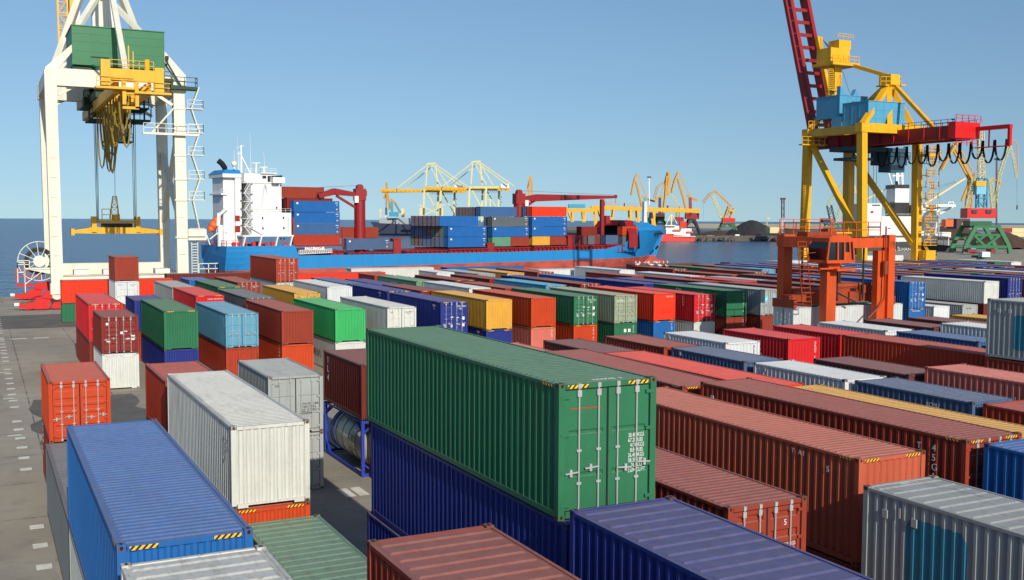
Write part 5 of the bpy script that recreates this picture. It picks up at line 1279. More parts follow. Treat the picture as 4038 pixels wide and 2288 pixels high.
m = MB(); m.box(XL+.2, XR+1.2, fy-.45, fy+.45, ZT-.75, ZT+.25); m.box(XL+.1, XL+1.2, ny+1.2, fy-.5, ZT-.8, ZT+.1); m.box(XR-.9, XR+.2, ny+.32, fy-.5, ZT-.8, ZT+.1); m.box(XL+.3, XR-.12, ny-.3, ny+.3, ZT-.75, ZT+.05)
part(m, 'top_frame', M_ORANGE, SC)
m = MB(); m.rail([V((XL+.4, fy+.3, ZT+.25)), V((XR+.2, fy+.3, ZT+.25))], 1.3, .03); m.rail([V((XL+.5, ny+.3, ZT+.05)), V((XR-.3, ny+.3, ZT+.05))], 1.3, .03); m.rail([V((XL+.2, ny+1.2, ZT+.1)), V((XL+.2, fy-.5, ZT+.1))], 1.2, .03)
part(m, 'handrail', M_ORANGE, SC)
m = MB(); m.box(XR-2.2, XR-1.2, fy-1.6, fy-.7, ZT+.1, ZT+.75); m.box(XL+1.6, XL+4.2, fy-1.9, fy-.6, ZT+.1, ZT+.5); part(m, 'engine_deck', M_ORD, SC)
# cab
cx0, cx1, cz0, cz1 = XL-1.35, XL+1.75, 8.75, 10.62; Yc0, Yc1 = ny-1.2, ny+1.0
m = MB()
fl = [(cx0+.15, cz0), (cx0, cz0+1.1), (cx0+.3, cz1-.35), (cx0+.7, cz1), (cx1-.6, cz1), (cx1-.2, cz1-.35), (cx1, cz0+.6), (cx1-.1, cz0)]
m.box(cx0+.1, cx1-.05, Yc0, Yc1, cz0-.12, cz0+.12); m.box(cx0+.35, cx1-.3, Yc0+.05, Yc1, cz1-.32, cz1); m.prism([(cx0+.3, cz1), (cx0+.7, cz1+.22), (cx1-.7, cz1+.22), (cx1-.25, cz1)], 'y', Yc0+.1, Yc1-.1)
for x in (cx0+.12, cx0+1.25, cx0+1.95, cx0+2.62, cx1-.1): m.beam((x, Yc0+.05, cz0), (x+(.18 if x < cx0+1 else -.05 if x < cx1-.5 else -.2), Yc0+.05, cz1-.3), .13)
m.box(cx0+1.95, cx0+2.62, Yc0+.02, Yc0+.08, cz0+.1, cz0+.75)
for y in (Yc0+.06, Yc1-.06):
    for x in (cx0+.12, cx1-.12): m.beam((x, y, cz0), (x+(.2 if x < cx0+1 else -.2), y, cz1-.25), .12)
m.box(cx0+1.1, cx1+.1, Yc0-.1, Yc1, cz0-.75, cz0-.55); m.box(cx0-.3, cx0+1.8, Yc0+.3, Yc1, cz0-.62, cz0-.5); m.beam((XL+.1, ny, 8.0), (XL+.1, ny, 8.7), 1.2, 1.2)
cab = part(m, 'cab', M_ORANGE, SC)
m = MB(); m.prism([(p_[0]*.97+.03*(cx0+cx1)/2, p_[1]) for p_ in fl], 'y', Yc0+.09, Yc1-.09); part(m, 'cab_glass', M_GLASS, SC, parent=cab)
m = MB(); m.box(cx0+1.35, cx0+1.85, Yc0+.5, Yc0+1.0, cz0+.1, cz0+1.15); m.box(cx0+1.35, cx0+1.5, Yc0+.5, Yc0+1, cz0+.6, cz0+1.5); part(m, 'seat', M_DARK, SC, parent=cab)
# hoist chains, ladder and spreader
m = MB()
for x in (XL+1.9, XR-1.5):
    for y in (ny+.9, fy-.9): m.tube([V((x, y, 5.4)), V((x, y, ZT-.8))], .085, 6)
m.tube([V((XL+1.1, ny+.2, 6.2)), V((XL+3.3, ny+.2, 5.3))], .07, 6)
part(m, 'hoist_chain', M_STEEL, SC)
m = MB(); m.ladder((XL-2.3, ny-.2, 5.2), (XL-3.0, ny-.2, ZT-.2), .9, .03); 
for k in range(5): m.beam((XL-3.2-.0, ny-.6, 6.2+k*.8), (XL-1.9, ny-.6, 6.3+k*.8), .04)
m.tube([V((XR-.55, ny-.55, ZT+1.0)), V((XR-.55, ny-.55, 5.6)), V((XR-1.0, ny-.55, 5.0)), V((XR-2.3, ny-.55, 4.0))], .07, 6); m.tube([V((XR-.55, ny-.56, 7.6)), V((XR-.55, ny-.56, 8.7))], .22, 8)
part(m, 'ladder', M_ORD, SC)
m = MB(); zsp = 5.35; m.box(XL-2.2, XR+2.4, 66.2, 67.2, zsp, zsp+.55); m.box(XL-.4, XL+3.8, 65.6, 67.8, zsp-.2, zsp+1.0)
m.box(XL+3.6, XL+6.0, 65.4, 67.9, zsp-.1, zsp+.75); m.tube([V((XL+1.2, 65.8, zsp+1.2)), V((XL+6.2, 65.8, zsp+1.2))], .28, 8); m.box(XL-2.4, XL-2.1, 65.4, 68, zsp-.45, zsp+.25); m.box(XR+2.2, XR+2.6, 65.4, 68, zsp-.45, zsp+.25)
m.beam((XL+4.4, 65.6, zsp+.9), (XL+6.2, 65.7, zsp+.3), .2); m.box(XL+4.6, XL+5.6, 65.3, 65.9, zsp+.6, zsp+1.3)
part(m, 'spreader_frame', M_ORD, SC)
m = MB(); m.box(XL-.9, XR+1.2, ny-.4, ny+.4, .75, 1.35); m.box(XL-.9, XR+1.2, fy-.4, fy+.4, .75, 1.35); part(m, 'side_beam', M_ORD, SC)
for y in (ny, fy):
    for x in (XL-.3, XL+1.9, XR-1.6, XR+.5):
        m = MB(); m.lathe([(0, -.22), (.45, -.22), (.66, -.14), (.68, 0), (.66, .14), (.45, .22), (0, .22)], (x, y, .685), 'y', 16); w_ = part(m, 'wheel', M_DARK, SC, smooth=True)
text('191', .75, V((XR-.05, ny-.51, ZT-.75))-SC.location, SC, M_BLACK, sx=.8)
# the white container it carries, lying across
tz = 4.95; hz = 2.591; x0 = 58.7
mk = container('c3c7c6', x0+L40, 65.5, tz-hz, L40, hz, 'w', True, .12, rz=math.pi/2)
mk['label'] = 'white container with a sky blue panel held under the orange straddle carrier'; mk['category'] = 'container'
M_SKY = plain('sky_blue_panel', '5fc0dc', .5, 0, .06, 1, 0, .15)
def panel(root, y0, y1, z0, z1, side, mat, name='painted_panel', H=S_, r=.18, L=L40):
    # rounded panel painted on the corrugated side wall: follows the corrugation
    mb = MB(); xo = .010 if side < 0 else CW-.010; s = 1 if side < 0 else -1
    P = corr(.15, L-.15, .29, .052)
    for (a_, da), (b_, db) in zip(P, P[1:]):
        lo, hi = max(a_, y0), min(b_, y1)
        if hi <= lo or b_ == a_: continue
        f = lambda y: da+(db-da)*(y-a_)/(b_-a_)
        def zz(y):
            e = min(y-y0, y1-y)
            return r-math.sqrt(max(0, r*r-(r-e)**2)) if e < r else 0
        mb.quad((xo+s*f(lo), lo, z0+zz(lo)), (xo+s*f(hi), hi, z0+zz(hi)), (xo+s*f(hi), hi, z1-zz(hi)), (xo+s*f(lo), lo, z1-zz(lo)))
    return mb.build(name, mat, root)
def end_panel(root, x0, x1, z0, z1, mat, name='painted_panel', y=.006):
    mb = MB(); mb.box(x0, x1, y-.003, y, z0, z1); return mb.build(name, mat, root)
# local y of the carried container runs towards -X: near side is +x local
panel(mk, L40-3.0, L40-1.25, .25, 1.85, 1, M_WHITE, 'white_border'); 
pn = panel(mk, L40-2.92, L40-1.33, .33, 1.77, 1, M_SKY); pn.location = (.004, 0, 0)
# ------------------------------------------------------------------ far quay, ships and cranes
def fr(x, y, d): return EYE + ray(x, y)*d
FH = V((fwd.x, fwd.y, 0)).normalized()
def fseg(m, d, pts, w, lat=False, off=0, mm=0):
    s = d/F; P = [fr(x, y, d)+FH*off for x, y in pts]
    for a_, b_ in zip(P, P[1:]):
        if lat: m.lattice(a_, b_, w*s, w*s*.8, max(3, int((b_-a_).length/(w*s*1.1))), w*s*.07, mm, up=FH)
        else: m.beam(a_, b_, w*s, w*s*.9, mm, up=FH)
def fbox(m, d, x0, y0, x1, y1, depth, mm=0):
    p, q = fr(x0, y1, d), fr(x1, y0, d); R_l = (RT*(1)); R_l = V((R_l.x, R_l.y, 0)).normalized()
    a_ = p; wv = R_l*((q-p).dot(R_l)); C_ = [a_, a_+wv, a_+wv+FH*depth, a_+FH*depth]; h = q.z-p.z
    T_ = [c_+V((0, 0, h)) for c_ in C_]
    m.quad(*C_[::-1], m=mm); m.quad(*T_, m=mm)
    for k in range(4): m.quad(C_[k], C_[(k+1) % 4], T_[(k+1) % 4], T_[k], m=mm)
def far_thing(name, label, cat, x, y, d, group=None):
    p = fr(x, y, d); return thing(name, label, cat, (p.x, p.y, 0), 0, group)
ZC = lambda x, y: (2150+x/2.8, 580+y/2.8)
ZB_ = lambda x, y: (1450+x/2.8, 580+y/2.8)
Z2 = lambda x, y: (3000+x/2.08, 560+y/2.08)
M_LUFF = plain('ochre_crane_paint', 'c08a22', .55, 0, .15, .2)
M_PURP = plain('purple_brown_paint', '4a2a30', .55, 0, .15, .2)
M_TEAL = plain('teal_crane_paint', '3f93ad', .5, 0, .12, .2)
M_GRN2 = plain('bottle_green_steel', '1f5a3c', .55, 0, .2, .3)
M_RUSTY = plain('rusty_scrap', '4a352a', .9, 0, .45, .12, .4, .5)
M_COAL = plain('coal', '2e2e30', .95, 0, .3, .3, .6)
M_CREAMY = plain('cream_derrick_paint', 'd8c48e', .55, 0, .1, .2)
M_GREYH = plain('grey_house_paint', '98a0a2', .55, 0, .1, .2)
M_NAVYH = plain('navy_hull_paint', '1b2740', .5, 0, .15, .1)
M_BLKH = plain('black_hull_paint', '14161a', .4, 0, .2, .1, 0, .3, (.08, .05, .04), (.2, .2, .05))
M_REDH = plain('red_hull_paint', 'd5281c', .45, 0, .08, .1)
# far pier, right of the bow
def slab_far(name, pts, z0, z1, mat, kind='structure'):
    m = MB(); n = len(pts); top = [V((p.x, p.y, z1)) for p in pts]; bot = [V((p.x, p.y, z0)) for p in pts]
    m.quad(*top)
    for k in range(n): m.quad(bot[k], bot[(k+1) % n], top[(k+1) % n], top[k])
    o = m.build(name, mat); 
    if kind: o['kind'] = kind
    return o
PD = 720
M_PIER = plain('far_pier_stone', '5d5850', .9, 0, .35, .08, .5)
slab_far('far_pier', [fr(2700, 955, PD), fr(3130, 957, PD), fr(3460, 957, 560), fr(3520, 957, 640), fr(3300, 940, 1050), fr(2560, 930, 1080), fr(2100, 930, 1000), fr(2100, 930, 900)], -6, .6, M_PIER)
slab_far('right_quay', [V((380, 60, 0)), V((262, 262, 0)), fr(3560, 1000, 600), fr(3620, 960, 1100), fr(4500, 960, 1100), fr(4700, 960, 500)], -6, .25, M_ASPH2)
slab_far('breakwater', [fr(1475, 905, 1200), fr(2330, 905, 1250), fr(2330, 900, 1275), fr(1475, 900, 1225)], -6, 1.2, M_PIER)
slab_far('far_breakwater', [fr(2700, 888, 1700), fr(4300, 893, 1700), fr(4300, 890, 1730), fr(2700, 885, 1730)], -6, 4.5, M_CONC)
def heap(name, label, mat, x, d, w, h, dp, seed, kind=None, cat='heap'):
    r = random.Random(seed); m = MB(); c_ = fr(x, 900, d); R_l = V((RT.x, RT.y, 0)).normalized(); nx, ny_ = 26, 9; g_ = []
    for i in range(nx+1):
        row = []
        for j in range(ny_+1):
            u, v = i/nx*2-1, j/ny_*2-1; z = h*max(0, 1-(abs(u)**1.4+abs(v)**1.6*.9))+r.uniform(-.2, .2)*h*.1
            p = c_+R_l*u*w/2+FH*(v*dp/2+dp/2); row.append(V((p.x, p.y, .3+max(-.2, z))))
        g_.append(row)
    for i in range(nx):
        for j in range(ny_): m.quad(g_[i][j], g_[i+1][j], g_[i+1][j+1], g_[i][j+1])
    o = m.build(name, mat); return tag(o, label, cat)
heap('coal_heap', 'big dark coal heap on the far pier right of the lattice crane', M_COAL, 2990, 745, 42, 11.5, 40, 3)
heap('scrap_heap', 'low rusty scrap heap on the far pier left of the coal', M_RUSTY, 2850, 760, 40, 3.4, 26, 4)
heap('scrap_heap', 'low rusty scrap heap behind the orange straddle carrier', M_RUSTY, 3120, 800, 44, 5.0, 26, 5)
heap('scrap_heap', 'brown scrap heap on the right quay beyond the green portal', M_RUSTY, 4010, 430, 34, 7.5, 30, 6)
heap('scrap_heap', 'long rusty scrap heap behind the black ship stern', M_RUSTY, 3780, 620, 60, 9, 30, 7)
m = MB()
rr_ = random.Random(4)
for k in range(60):
    x = rr_.uniform(2620, 3120); p = fr(x, 953, PD-1.5+rr_.uniform(-2, 1)); s_ = rr_.uniform(.8, 2.2); m.beam((p.x-s_*.6, p.y, -3+rr_.uniform(0, 1.6)), (p.x+s_*.6, p.y+s_*.3, -2.4+rr_.uniform(0, 1.8)), s_*1.3, s_)
o = m.build('shore_rocks', M_PIER); tag(o, None, None, None, 'stuff')
# luffing cranes
LG = 'luffing cranes on the far quays'
def luff(label, d, Z, segs, name='luffing_crane'):
    """segs: (part name, material, width px, lattice, [points])"""
    xs = [Z(*p)[0] for s in segs for p in s[4]]
    T_ = far_thing(name, label, 'crane', sum(xs)/len(xs), 900, d, LG)
    for nm, mat, w_, lat, pts in segs:
        m = MB()
        if lat == 'box':
            (x0, y0_), (x1, y1_) = pts; a_, b_ = Z(x0, y0_), Z(x1, y1_); fbox(m, d-2, *a_, *b_, 6)
        elif lat == 'pair':
            for o_ in (-1.6, 1.6): fseg(m, d, [Z(*p) for p in pts], w_, False, o_)
        elif lat == 'portal':
            (xc, yt), (wt, wb), (yb, _) = pts
            for o_ in (-4, 4):
                for s in (-1, 1): fseg(m, d, [Z(xc+s*wt, yt), Z(xc+s*wb, yb)], w_, False, o_)
                fseg(m, d, [Z(xc-wt*1.2, yt), Z(xc+wt*1.2, yt)], w_, False, o_); fseg(m, d, [Z(xc-wb*.75, yt+(yb-yt)*.55), Z(xc+wb*.75, yt+(yb-yt)*.55)], w_*.8, False, o_)
                fseg(m, d, [Z(xc-wb*.75, yt+(yb-yt)*.55), Z(xc, yt)], w_*.6, False, o_); fseg(m, d, [Z(xc+wb*.75, yt+(yb-yt)*.55), Z(xc, yt)], w_*.6, False, o_)
        else: fseg(m, d, [Z(*p) for p in pts], w_, lat)
        part(m, nm, mat, T_)
    return T_
luff('ochre luffing crane with a drooping beak, leftmost behind the ship jib', 760, ZC, [('jib', M_LUFF, 6, 'pair', [(950, 528), (985, 360), (1012, 296)]), ('boom', M_LUFF, 6.5, 'pair', [(1000, 370), (1068, 660)]), ('stay', M_LUFF, 3, 0, [(1018, 300), (1118, 550)]), ('counterweight_arm', M_LUFF, 7, 0, [(1082, 545), (1150, 585), (1212, 602)]), ('column', M_TEAL, 8, 0, [(1100, 560), (1110, 720)]), ('machine_house', M_GREYH, 0, 'box', [(1085, 720), (1165, 785)]), ('portal', M_GRN2, 5, 'portal', [(1125, 790), (22, 48), (890, 0)])])
luff('tall ochre luffing crane with purple machine house behind the bow', 740, ZC, [('jib', M_LUFF, 9, 'pair', [(1357, 272), (1365, 360), (1347, 525)]), ('boom', M_LUFF, 7, 'pair', [(1340, 320), (1325, 560), (1300, 740)]), ('stay', M_LUFF, 3, 0, [(1345, 285), (1270, 560)]), ('counterweight_arm', M_LUFF, 8, 0, [(1205, 595), (1240, 565), (1300, 540)]), ('column', M_PURP, 10, 0, [(1265, 560), (1265, 735)]), ('machine_house', M_PURP, 0, 'box', [(1168, 730), (1320, 795)]), ('portal', M_GRN2, 6, 'portal', [(1265, 800), (30, 75), (890, 0)])])
luff('thin latticed yellow crane between two ochre ones behind the bow', 800, ZC, [('jib', M_LUFF, 8, True, [(1205, 565), (1240, 440), (1305, 390)]), ('boom', M_PALE, 9, True, [(1355, 470), (1485, 670)]), ('stay', M_LUFF, 3, 0, [(1305, 392), (1355, 470)]), ('tower', M_LUFF, 12, True, [(1470, 650), (1462, 780)]), ('machine_house', M_DKRED, 0, 'box', [(1430, 775), (1530, 820)])])
luff('ochre luffing crane with red column and red machine house', 750, ZC, [('jib', M_LUFF, 6.5, 'pair', [(1395, 502), (1430, 370), (1473, 272)]), ('boom', M_LUFF, 6.5, 'pair', [(1462, 345), (1525, 560), (1563, 730)]), ('stay', M_LUFF, 3, 0, [(1480, 285), (1515, 365), (1603, 545)]), ('counterweight_arm', M_LUFF, 7.5, 0, [(1565, 535), (1640, 575), (1680, 592)]), ('column', M_DKRED, 11, 0, [(1600, 560), (1605, 735)]), ('machine_house', M_DKRED, 0, 'box', [(1555, 730), (1700, 796)]), ('portal', M_STEEL, 6, 'portal', [(1615, 800), (28, 95), (960, 0)])])
luff('latticed yellow crane standing alone with a small red house by the coal', 730, ZC, [('jib', M_LUFF, 9, True, [(1745, 612), (1815, 520), (1880, 484)]), ('boom', M_PALE, 11, True, [(1840, 515), (1900, 660), (1960, 800)]), ('stay', M_LUFF, 4, 'pair', [(1885, 490), (2060, 660)]), ('tower', M_LUFF, 22, True, [(2050, 665), (2000, 800)]), ('counterweight', M_YEL, 0, 'box', [(2030, 695), (2092, 712)]), ('machine_house', M_REDP, 0, 'box', [(1960, 785), (2098, 832)]), ('portal', M_GRN2, 6, 'portal', [(2012, 845), (55, 92), (918, 0)]), ('hoist_rope', M_ROPE, .5, 0, [(1745, 615), (1747, 800)])])
luff('teal and ochre luffing crane left of the pale gantry cranes', 900, ZB_, [('jib', M_LUFF, 6, 'pair', [(205, 392), (208, 470), (178, 570)]), ('boom', M_LUFF, 7, 'pair', [(212, 495), (240, 690)]), ('counterweight_arm', M_LUFF, 8, 0, [(250, 575), (305, 622)]), ('stay', M_RUSTY, 6, True, [(300, 620), (360, 725)]), ('column', M_TEAL, 10, 0, [(262, 600), (268, 720)]), ('machine_house', M_TEAL, 0, 'box', [(235, 718), (330, 768)])])
luff('narrow ochre luffing crane seen end on behind the red ship crane', 780, ZB_, [('jib', M_LUFF, 7, 'pair', [(1798, 320), (1812, 420), (1815, 560)]), ('boom', M_LUFF, 6, 'pair', [(1785, 330), (1780, 590)]), ('stay', M_LUFF, 3, 0, [(1780, 370), (1740, 570)]), ('counterweight_arm', M_LUFF, 8, 0, [(1685, 608), (1745, 580)]), ('column', M_GRN2, 12, 0, [(1740, 575), (1740, 660)])])
luff('rusty latticed crane between the yellow crane legs', 640, Z2, [('jib', M_PALE, 7, True, [(545, 525), (640, 390), (700, 308)]), ('stay', M_PALE, 3.5, 'pair', [(700, 308), (755, 345), (775, 420)]), ('boom', M_PALE, 8, True, [(730, 350), (670, 500), (615, 660)]), ('tower', M_RUSTY, 18, True, [(560, 520), (590, 655)]), ('machine_house', M_STEEL, 0, 'box', [(510, 628), (565, 662)]), ('portal', M_GRN2, 5, 'portal', [(595, 675), (50, 70), (735, 0)])])
luff('ochre luffing crane behind the blue tower on the right quay', 520, Z2, [('jib', M_LUFF, 7, 'pair', [(1475, 232), (1545, 100), (1600, 5)]), ('boom', M_LUFF, 9, 'pair', [(1590, 60), (1660, 190), (1725, 310)]), ('counterweight_arm', M_LUFF, 8, 0, [(1650, 485), (1700, 360), (1725, 300)]), ('stay', M_LUFF, 4, 0, [(1605, 0), (1740, 240)]), ('tower', M_LUFF, 18, True, [(1730, 250), (1700, 540)]), ('hoist_rope', M_ROPE, .5, 0, [(1468, 240), (1465, 500)]), ('jib_tip', M_LUFF, 3.5, 0, [(1630, 715), (1690, 600)])])
luff('thin latticed crane at the right edge with a hanging hook', 480, Z2, [('jib', M_PALE, 8, True, [(2040, 5), (2075, 150), (2098, 292)]), ('boom', M_PALE, 11, True, [(2042, 10), (1960, 260), (1920, 500)]), ('stay', M_LUFF, 3, 0, [(2040, -5), (2075, -20), (2105, 20), (2110, 250)]), ('hoist_rope', M_ROPE, .6, 0, [(2100, 300), (2102, 535)]), ('hook', M_STEEL, 4, 0, [(2102, 520), (2102, 555)]), ('counterweight', M_LUFF, 5, 0, [(1900, 300), (1985, 345)])])
# portal crane with green base and red cabin
GP = luff('portal crane with green legs, red cabin and pale blue tower on the right quay', 380, Z2, [('tower', M_TEAL, 32, True, [(1810, 540), (1812, 300)]), ('tower_panel', plain('pale_blue_panel', '6fb4cc', .5), 0, 'box', [(1770, 365), (1850, 430)]), ('yellow_band', M_YEL, 0, 'box', [(1768, 320), (1852, 362)]), ('mast', M_CREAMY, 20, True, [(1808, 300), (1806, 60), (1800, -110)]), ('machine_house', M_REDP, 0, 'box', [(1693, 545), (1930, 625)]), ('turntable', M_GRN2, 0, 'box', [(1715, 650), (1895, 690)])])
m = MB()
for o_ in (-5, 6):
    for s in (-1, 1):
        fseg(m, 380, [Z2(1805+s*90, 690), Z2(1805+s*165, 830), Z2(1805+s*183, 885), Z2(1805+s*185, 965)], 15, False, o_)
    fseg(m, 380, [Z2(1650, 858), Z2(1965, 858)], 11, False, o_); fseg(m, 380, [Z2(1700, 762), Z2(1910, 762)], 9, False, o_); fseg(m, 380, [Z2(1700, 765), Z2(1790, 855), Z2(1905, 765)], 9, False, o_)
    fseg(m, 380, [Z2(1720, 695), Z2(1890, 695)], 10, False, o_)
part(m, 'portal', M_GREENP, GP)
m = MB(); 
for (x0, x1) in ((1735, 1775), (1850, 1895)): fbox(m, 377.5, *Z2(x0, 558), *Z2(x1, 585), .3)
part(m, 'cab_window', M_GLASS, GP)
m = MB(); fseg(m, 380, [Z2(1745, 300), Z2(1690, 540)], 12, True); fseg(m, 380, [Z2(1880, 290), Z2(1905, 540)], 12, True); part(m, 'lattice_arm', M_PALE, GP)
# pale gantry cranes far behind the ship
def gantry(label, dx, dy, d, house):
    g_ = far_thing('container_crane', label, 'crane', 1450+(740+dx)/2.8, 860, d, 'pale gantry cranes behind the ship')
    Zg = lambda x, y: ZB_(x+dx, y+dy)
    m = MB(); AP = (705, 182)
    for o_, sx_ in ((-7, -12), (7, 30)):
        for (x, y) in (((360, 455)), ((1075, 450)),): fseg(m, d, [Zg(AP[0]+sx_, AP[1]), Zg(x+sx_*1.6, y)], 3.6, False, o_)
    fseg(m, d, [Zg(668, 215), Zg(650, 440)], 5, False, -7); fseg(m, d, [Zg(745, 200), Zg(768, 440)], 5.5, False, 7); fseg(m, d, [Zg(705, 235), Zg(822, 440)], 3.6, False, -7); fseg(m, d, [Zg(765, 240), Zg(892, 445)], 3.6, False, 7)
    fseg(m, d, [Zg(650, 190), Zg(755, 180)], 7)
    part(m, 'a_frame', M_PALE, g_)
    m = MB()
    for x, o_ in ((636, -8), (772, 8), (818, -8), (955, 8)): fseg(m, d, [Zg(x, 460), Zg(x-8, 700), Zg(x-10, 850)], 7.5, False, o_)
    fseg(m, d, [Zg(815, 500), Zg(950, 735)], 4.5, False, 8); fseg(m, d, [Zg(665, 505), Zg(760, 680)], 4.5, False, -8); fseg(m, d, [Zg(630, 470), Zg(960, 470)], 8, False, -8); fseg(m, d, [Zg(630, 470), Zg(960, 470)], 8, False, 8)
    part(m, 'portal_leg', M_PALE, g_)
    m = MB(); fseg(m, d, [Zg(140, 478), Zg(1080, 492)], 11, False, -3); fseg(m, d, [Zg(150, 488), Zg(1080, 484)], 10, False, 3)
    for k in range(20): fseg(m, d, [Zg(150+k*47, 470), Zg(150+k*47, 500)], 1.6, False, -6)
    part(m, 'girder', M_YEL, g_)
    m = MB(); fbox(m, d-5, *Zg(*house[0]), *Zg(*house[1]), 9); part(m, 'machine_house', M_WHITEP, g_)
    m = MB()
    for k in range(12): fseg(m, d, [Zg(690+k*24, 505), Zg(697+k*24, 522), Zg(708+k*24, 522), Zg(714+k*24, 505)], .8)
    part(m, 'festoon_cable', M_DARK, g_)
    m = MB()
    for k in range(5): fseg(m, d, [Zg(966, 540+k*28), Zg(985 if k % 2 else 972, 553+k*28)], 2.4)
    part(m, 'access_stair', M_STEEL, g_)
gantry('left one of the two pale gantry cranes with yellow booms behind the ship', 0, 0, 830, ((955, 420), (1062, 455)))
gantry('right one of the two pale gantry cranes with yellow booms behind the ship', 495, -22, 790, ((975, 428), (1066, 480)))
# rail gantries
def rmg(label, d, x0, x1, y, h, legs_, houses, dy=0, mat=M_YEL):
    g_ = far_thing('rail_gantry', label, 'gantry', ZC((x0+x1)/2, 0)[0], 870, d, 'yellow rail gantries behind the ship')
    m = MB(); a_, b_ = ZC(x0, y), ZC(x1, y+dy); fseg(m, d, [a_, b_], h, False, -3); fseg(m, d, [a_, b_], h, False, 3); part(m, 'bridge_beam', mat, g_)
    for (xa, ya, xb, yb, w_) in legs_:
        m = MB(); fseg(m, d, [ZC(xa, ya), ZC(xb, yb)], w_, False, -4); fseg(m, d, [ZC(xa, ya), ZC(xb, yb)], w_, False, 5); part(m, 'leg', mat, g_)
    for (hx0, hy0, hx1, hy1, mt) in houses:
        m = MB(); fbox(m, d-4, *ZC(hx0, hy0), *ZC(hx1, hy1), 8); part(m, 'trolley_house', mt, g_)
rmg('shorter orange yellow rail gantry with a blue trolley house behind the scarlet container', 700, 100, 575, 698, 14, [(410, 700, 420, 830, 6), (435, 700, 432, 830, 6), (550, 705, 557, 890, 8), (255, 725, 300, 830, 4), (300, 720, 300, 830, 8)], [(258, 632, 442, 672, M_TEAL)], 4)
rmg('long yellow rail gantry with grey trolley houses behind the bow', 720, 505, 1698, 668, 15, [(585, 690, 640, 890, 5), (632, 690, 636, 890, 9), (750, 690, 730, 880, 5), (935, 690, 940, 850, 9), (1015, 700, 1025, 860, 8), (1200, 720, 1190, 900, 7), (1185, 720, 1210, 900, 6)], [(660, 603, 815, 655, M_GREYH), (880, 620, 1030, 660, M_GREYH), (1360, 645, 1480, 690, M_GREYH)], 38)
# masts and towers
def mast(name, label, cat, d, Z, segs):
    xs = Z(*segs[0][3][0])[0]; T_ = far_thing(name, label, cat, xs, 900, d)
    for nm, mat, w_, pts, lat in segs:
        m = MB(); fseg(m, d, [Z(*p) for p in pts], w_, lat); part(m, nm, mat, T_)
mast('lamp_mast', 'tall white lamp mast with a crown of floodlights behind the bow', 'lamp mast', 720, ZC, [('pole', M_WHITEP, 3, [(1148, 345), (1150, 640)], False), ('lamp_crown', M_STEEL, 5, [(1124, 333), (1170, 333)], False)])
mast('lamp_mast', 'lamp mast left of the thin latticed crane at the right edge', 'lamp mast', 480, Z2, [('pole', M_PURP, 5, [(1935, 150), (1932, 430), (1935, 750)], False), ('lamp_crown', M_STEEL, 7, [(1918, 142), (1955, 142)], False)])
mast('light_tower', 'lattice light tower, purple above and white below, on the far pier', 'tower', 700, Z2, [('upper_lattice', M_PURP, 10, [(181, 465), (181, 625)], True), ('lower_shaft', plain('red_white_tower', 'd8c6c2', .6, 0, .3, .6), 9, [(180, 625), (181, 745)], True), ('head', M_PURP, 7, [(160, 466), (203, 466)], False)])
mast('small_crane', 'tiny yellow crane on the far pier by the coal heap', 'crane', 900, Z2, [('tower', M_PALE, 5, [(50, 700), (48, 630)], True), ('jib', M_PALE, 4, [(48, 628), (75, 626)], False)])
# ------------------------------------------------------------------ other ships
def ship_hull(T_, d, Z, prof, depth, mat, name='hull'):
    # outline of the side as surveyed, given its own beam behind
    m = MB(); P0 = [fr(*Z(*p), d) for p in prof]; P1 = [p+FH*depth for p in P0]; n = len(prof)
    m.quad(*P0); m.quad(*P1[::-1])
    for k in range(n): m.quad(P0[k], P1[k], P1[(k+1) % n], P0[(k+1) % n])
    return part(m, name, mat, T_)
def ship_boxes(T_, d, Z, name, mat, boxes, depth):
    for (x0, y0_, x1, y1_) in boxes:
        m = MB(); fbox(m, d, *Z(x0, y0_), *Z(x1, y1_), depth); part(m, name, mat, T_)
def ship_segs(T_, d, Z, name, mat, segs, off=6, lat=False):
    for w_, pts in segs:
        m = MB(); fseg(m, d, [Z(*p) for p in pts], w_, lat, off); part(m, name, mat, T_)
T_ = far_thing('cargo_ship', 'navy hulled cargo ship with cream crossed derricks, far behind the blue ship', 'ship', *ZB_(300, 900), 900)
ship_hull(T_, 900, ZB_, [(28, 828), (60, 870), (75, 965), (560, 985), (900, 985), (900, 860), (470, 858), (110, 840)], 24, M_NAVYH)
ship_boxes(T_, 904, ZB_, 'hatch_cover', M_GREYH, [(128, 785, 272, 852), (285, 785, 520, 852), (540, 780, 900, 860)], 14)
ship_segs(T_, 900, ZB_, 'derrick', M_CREAMY, [(3.4, [(555, 635), (805, 752)]), (3.4, [(850, 632), (615, 752)]), (12, [(582, 672), (585, 775)]), (12, [(815, 672), (812, 775)]), (12, [(380, 680), (378, 776)]), (5, [(130, 682), (132, 782)]), (3, [(112, 700), (150, 700)]), (4, [(1350, 548), (1352, 700)]), (3, [(1318, 580), (1384, 580)])], 8)
ship_segs(T_, 900, ZB_, 'mast', M_WHITEP, [(8, [(192, 670), (192, 782)]), (3, [(190, 520), (191, 672)])], 8)
T_ = far_thing('cargo_ship', 'small red hulled ship with white bridge moored at the far pier', 'ship', *ZC(1480, 1000), 712)
ship_hull(T_, 712, ZC, [(1240, 985), (1290, 965), (1330, 965), (1480, 975), (1560, 985), (1662, 985), (1640, 1046), (1225, 1046)], 15, M_REDH)
ship_boxes(T_, 713, ZC, 'bridge', M_WHITEP, [(1330, 870, 1480, 912), (1335, 912, 1550, 960), (1420, 950, 1600, 985), (1500, 900, 1615, 945)], 9)
ship_boxes(T_, 711, ZC, 'bridge_wing', M_WHITEP, [(1325, 862, 1440, 874), (1415, 985, 1660, 990)], 11)
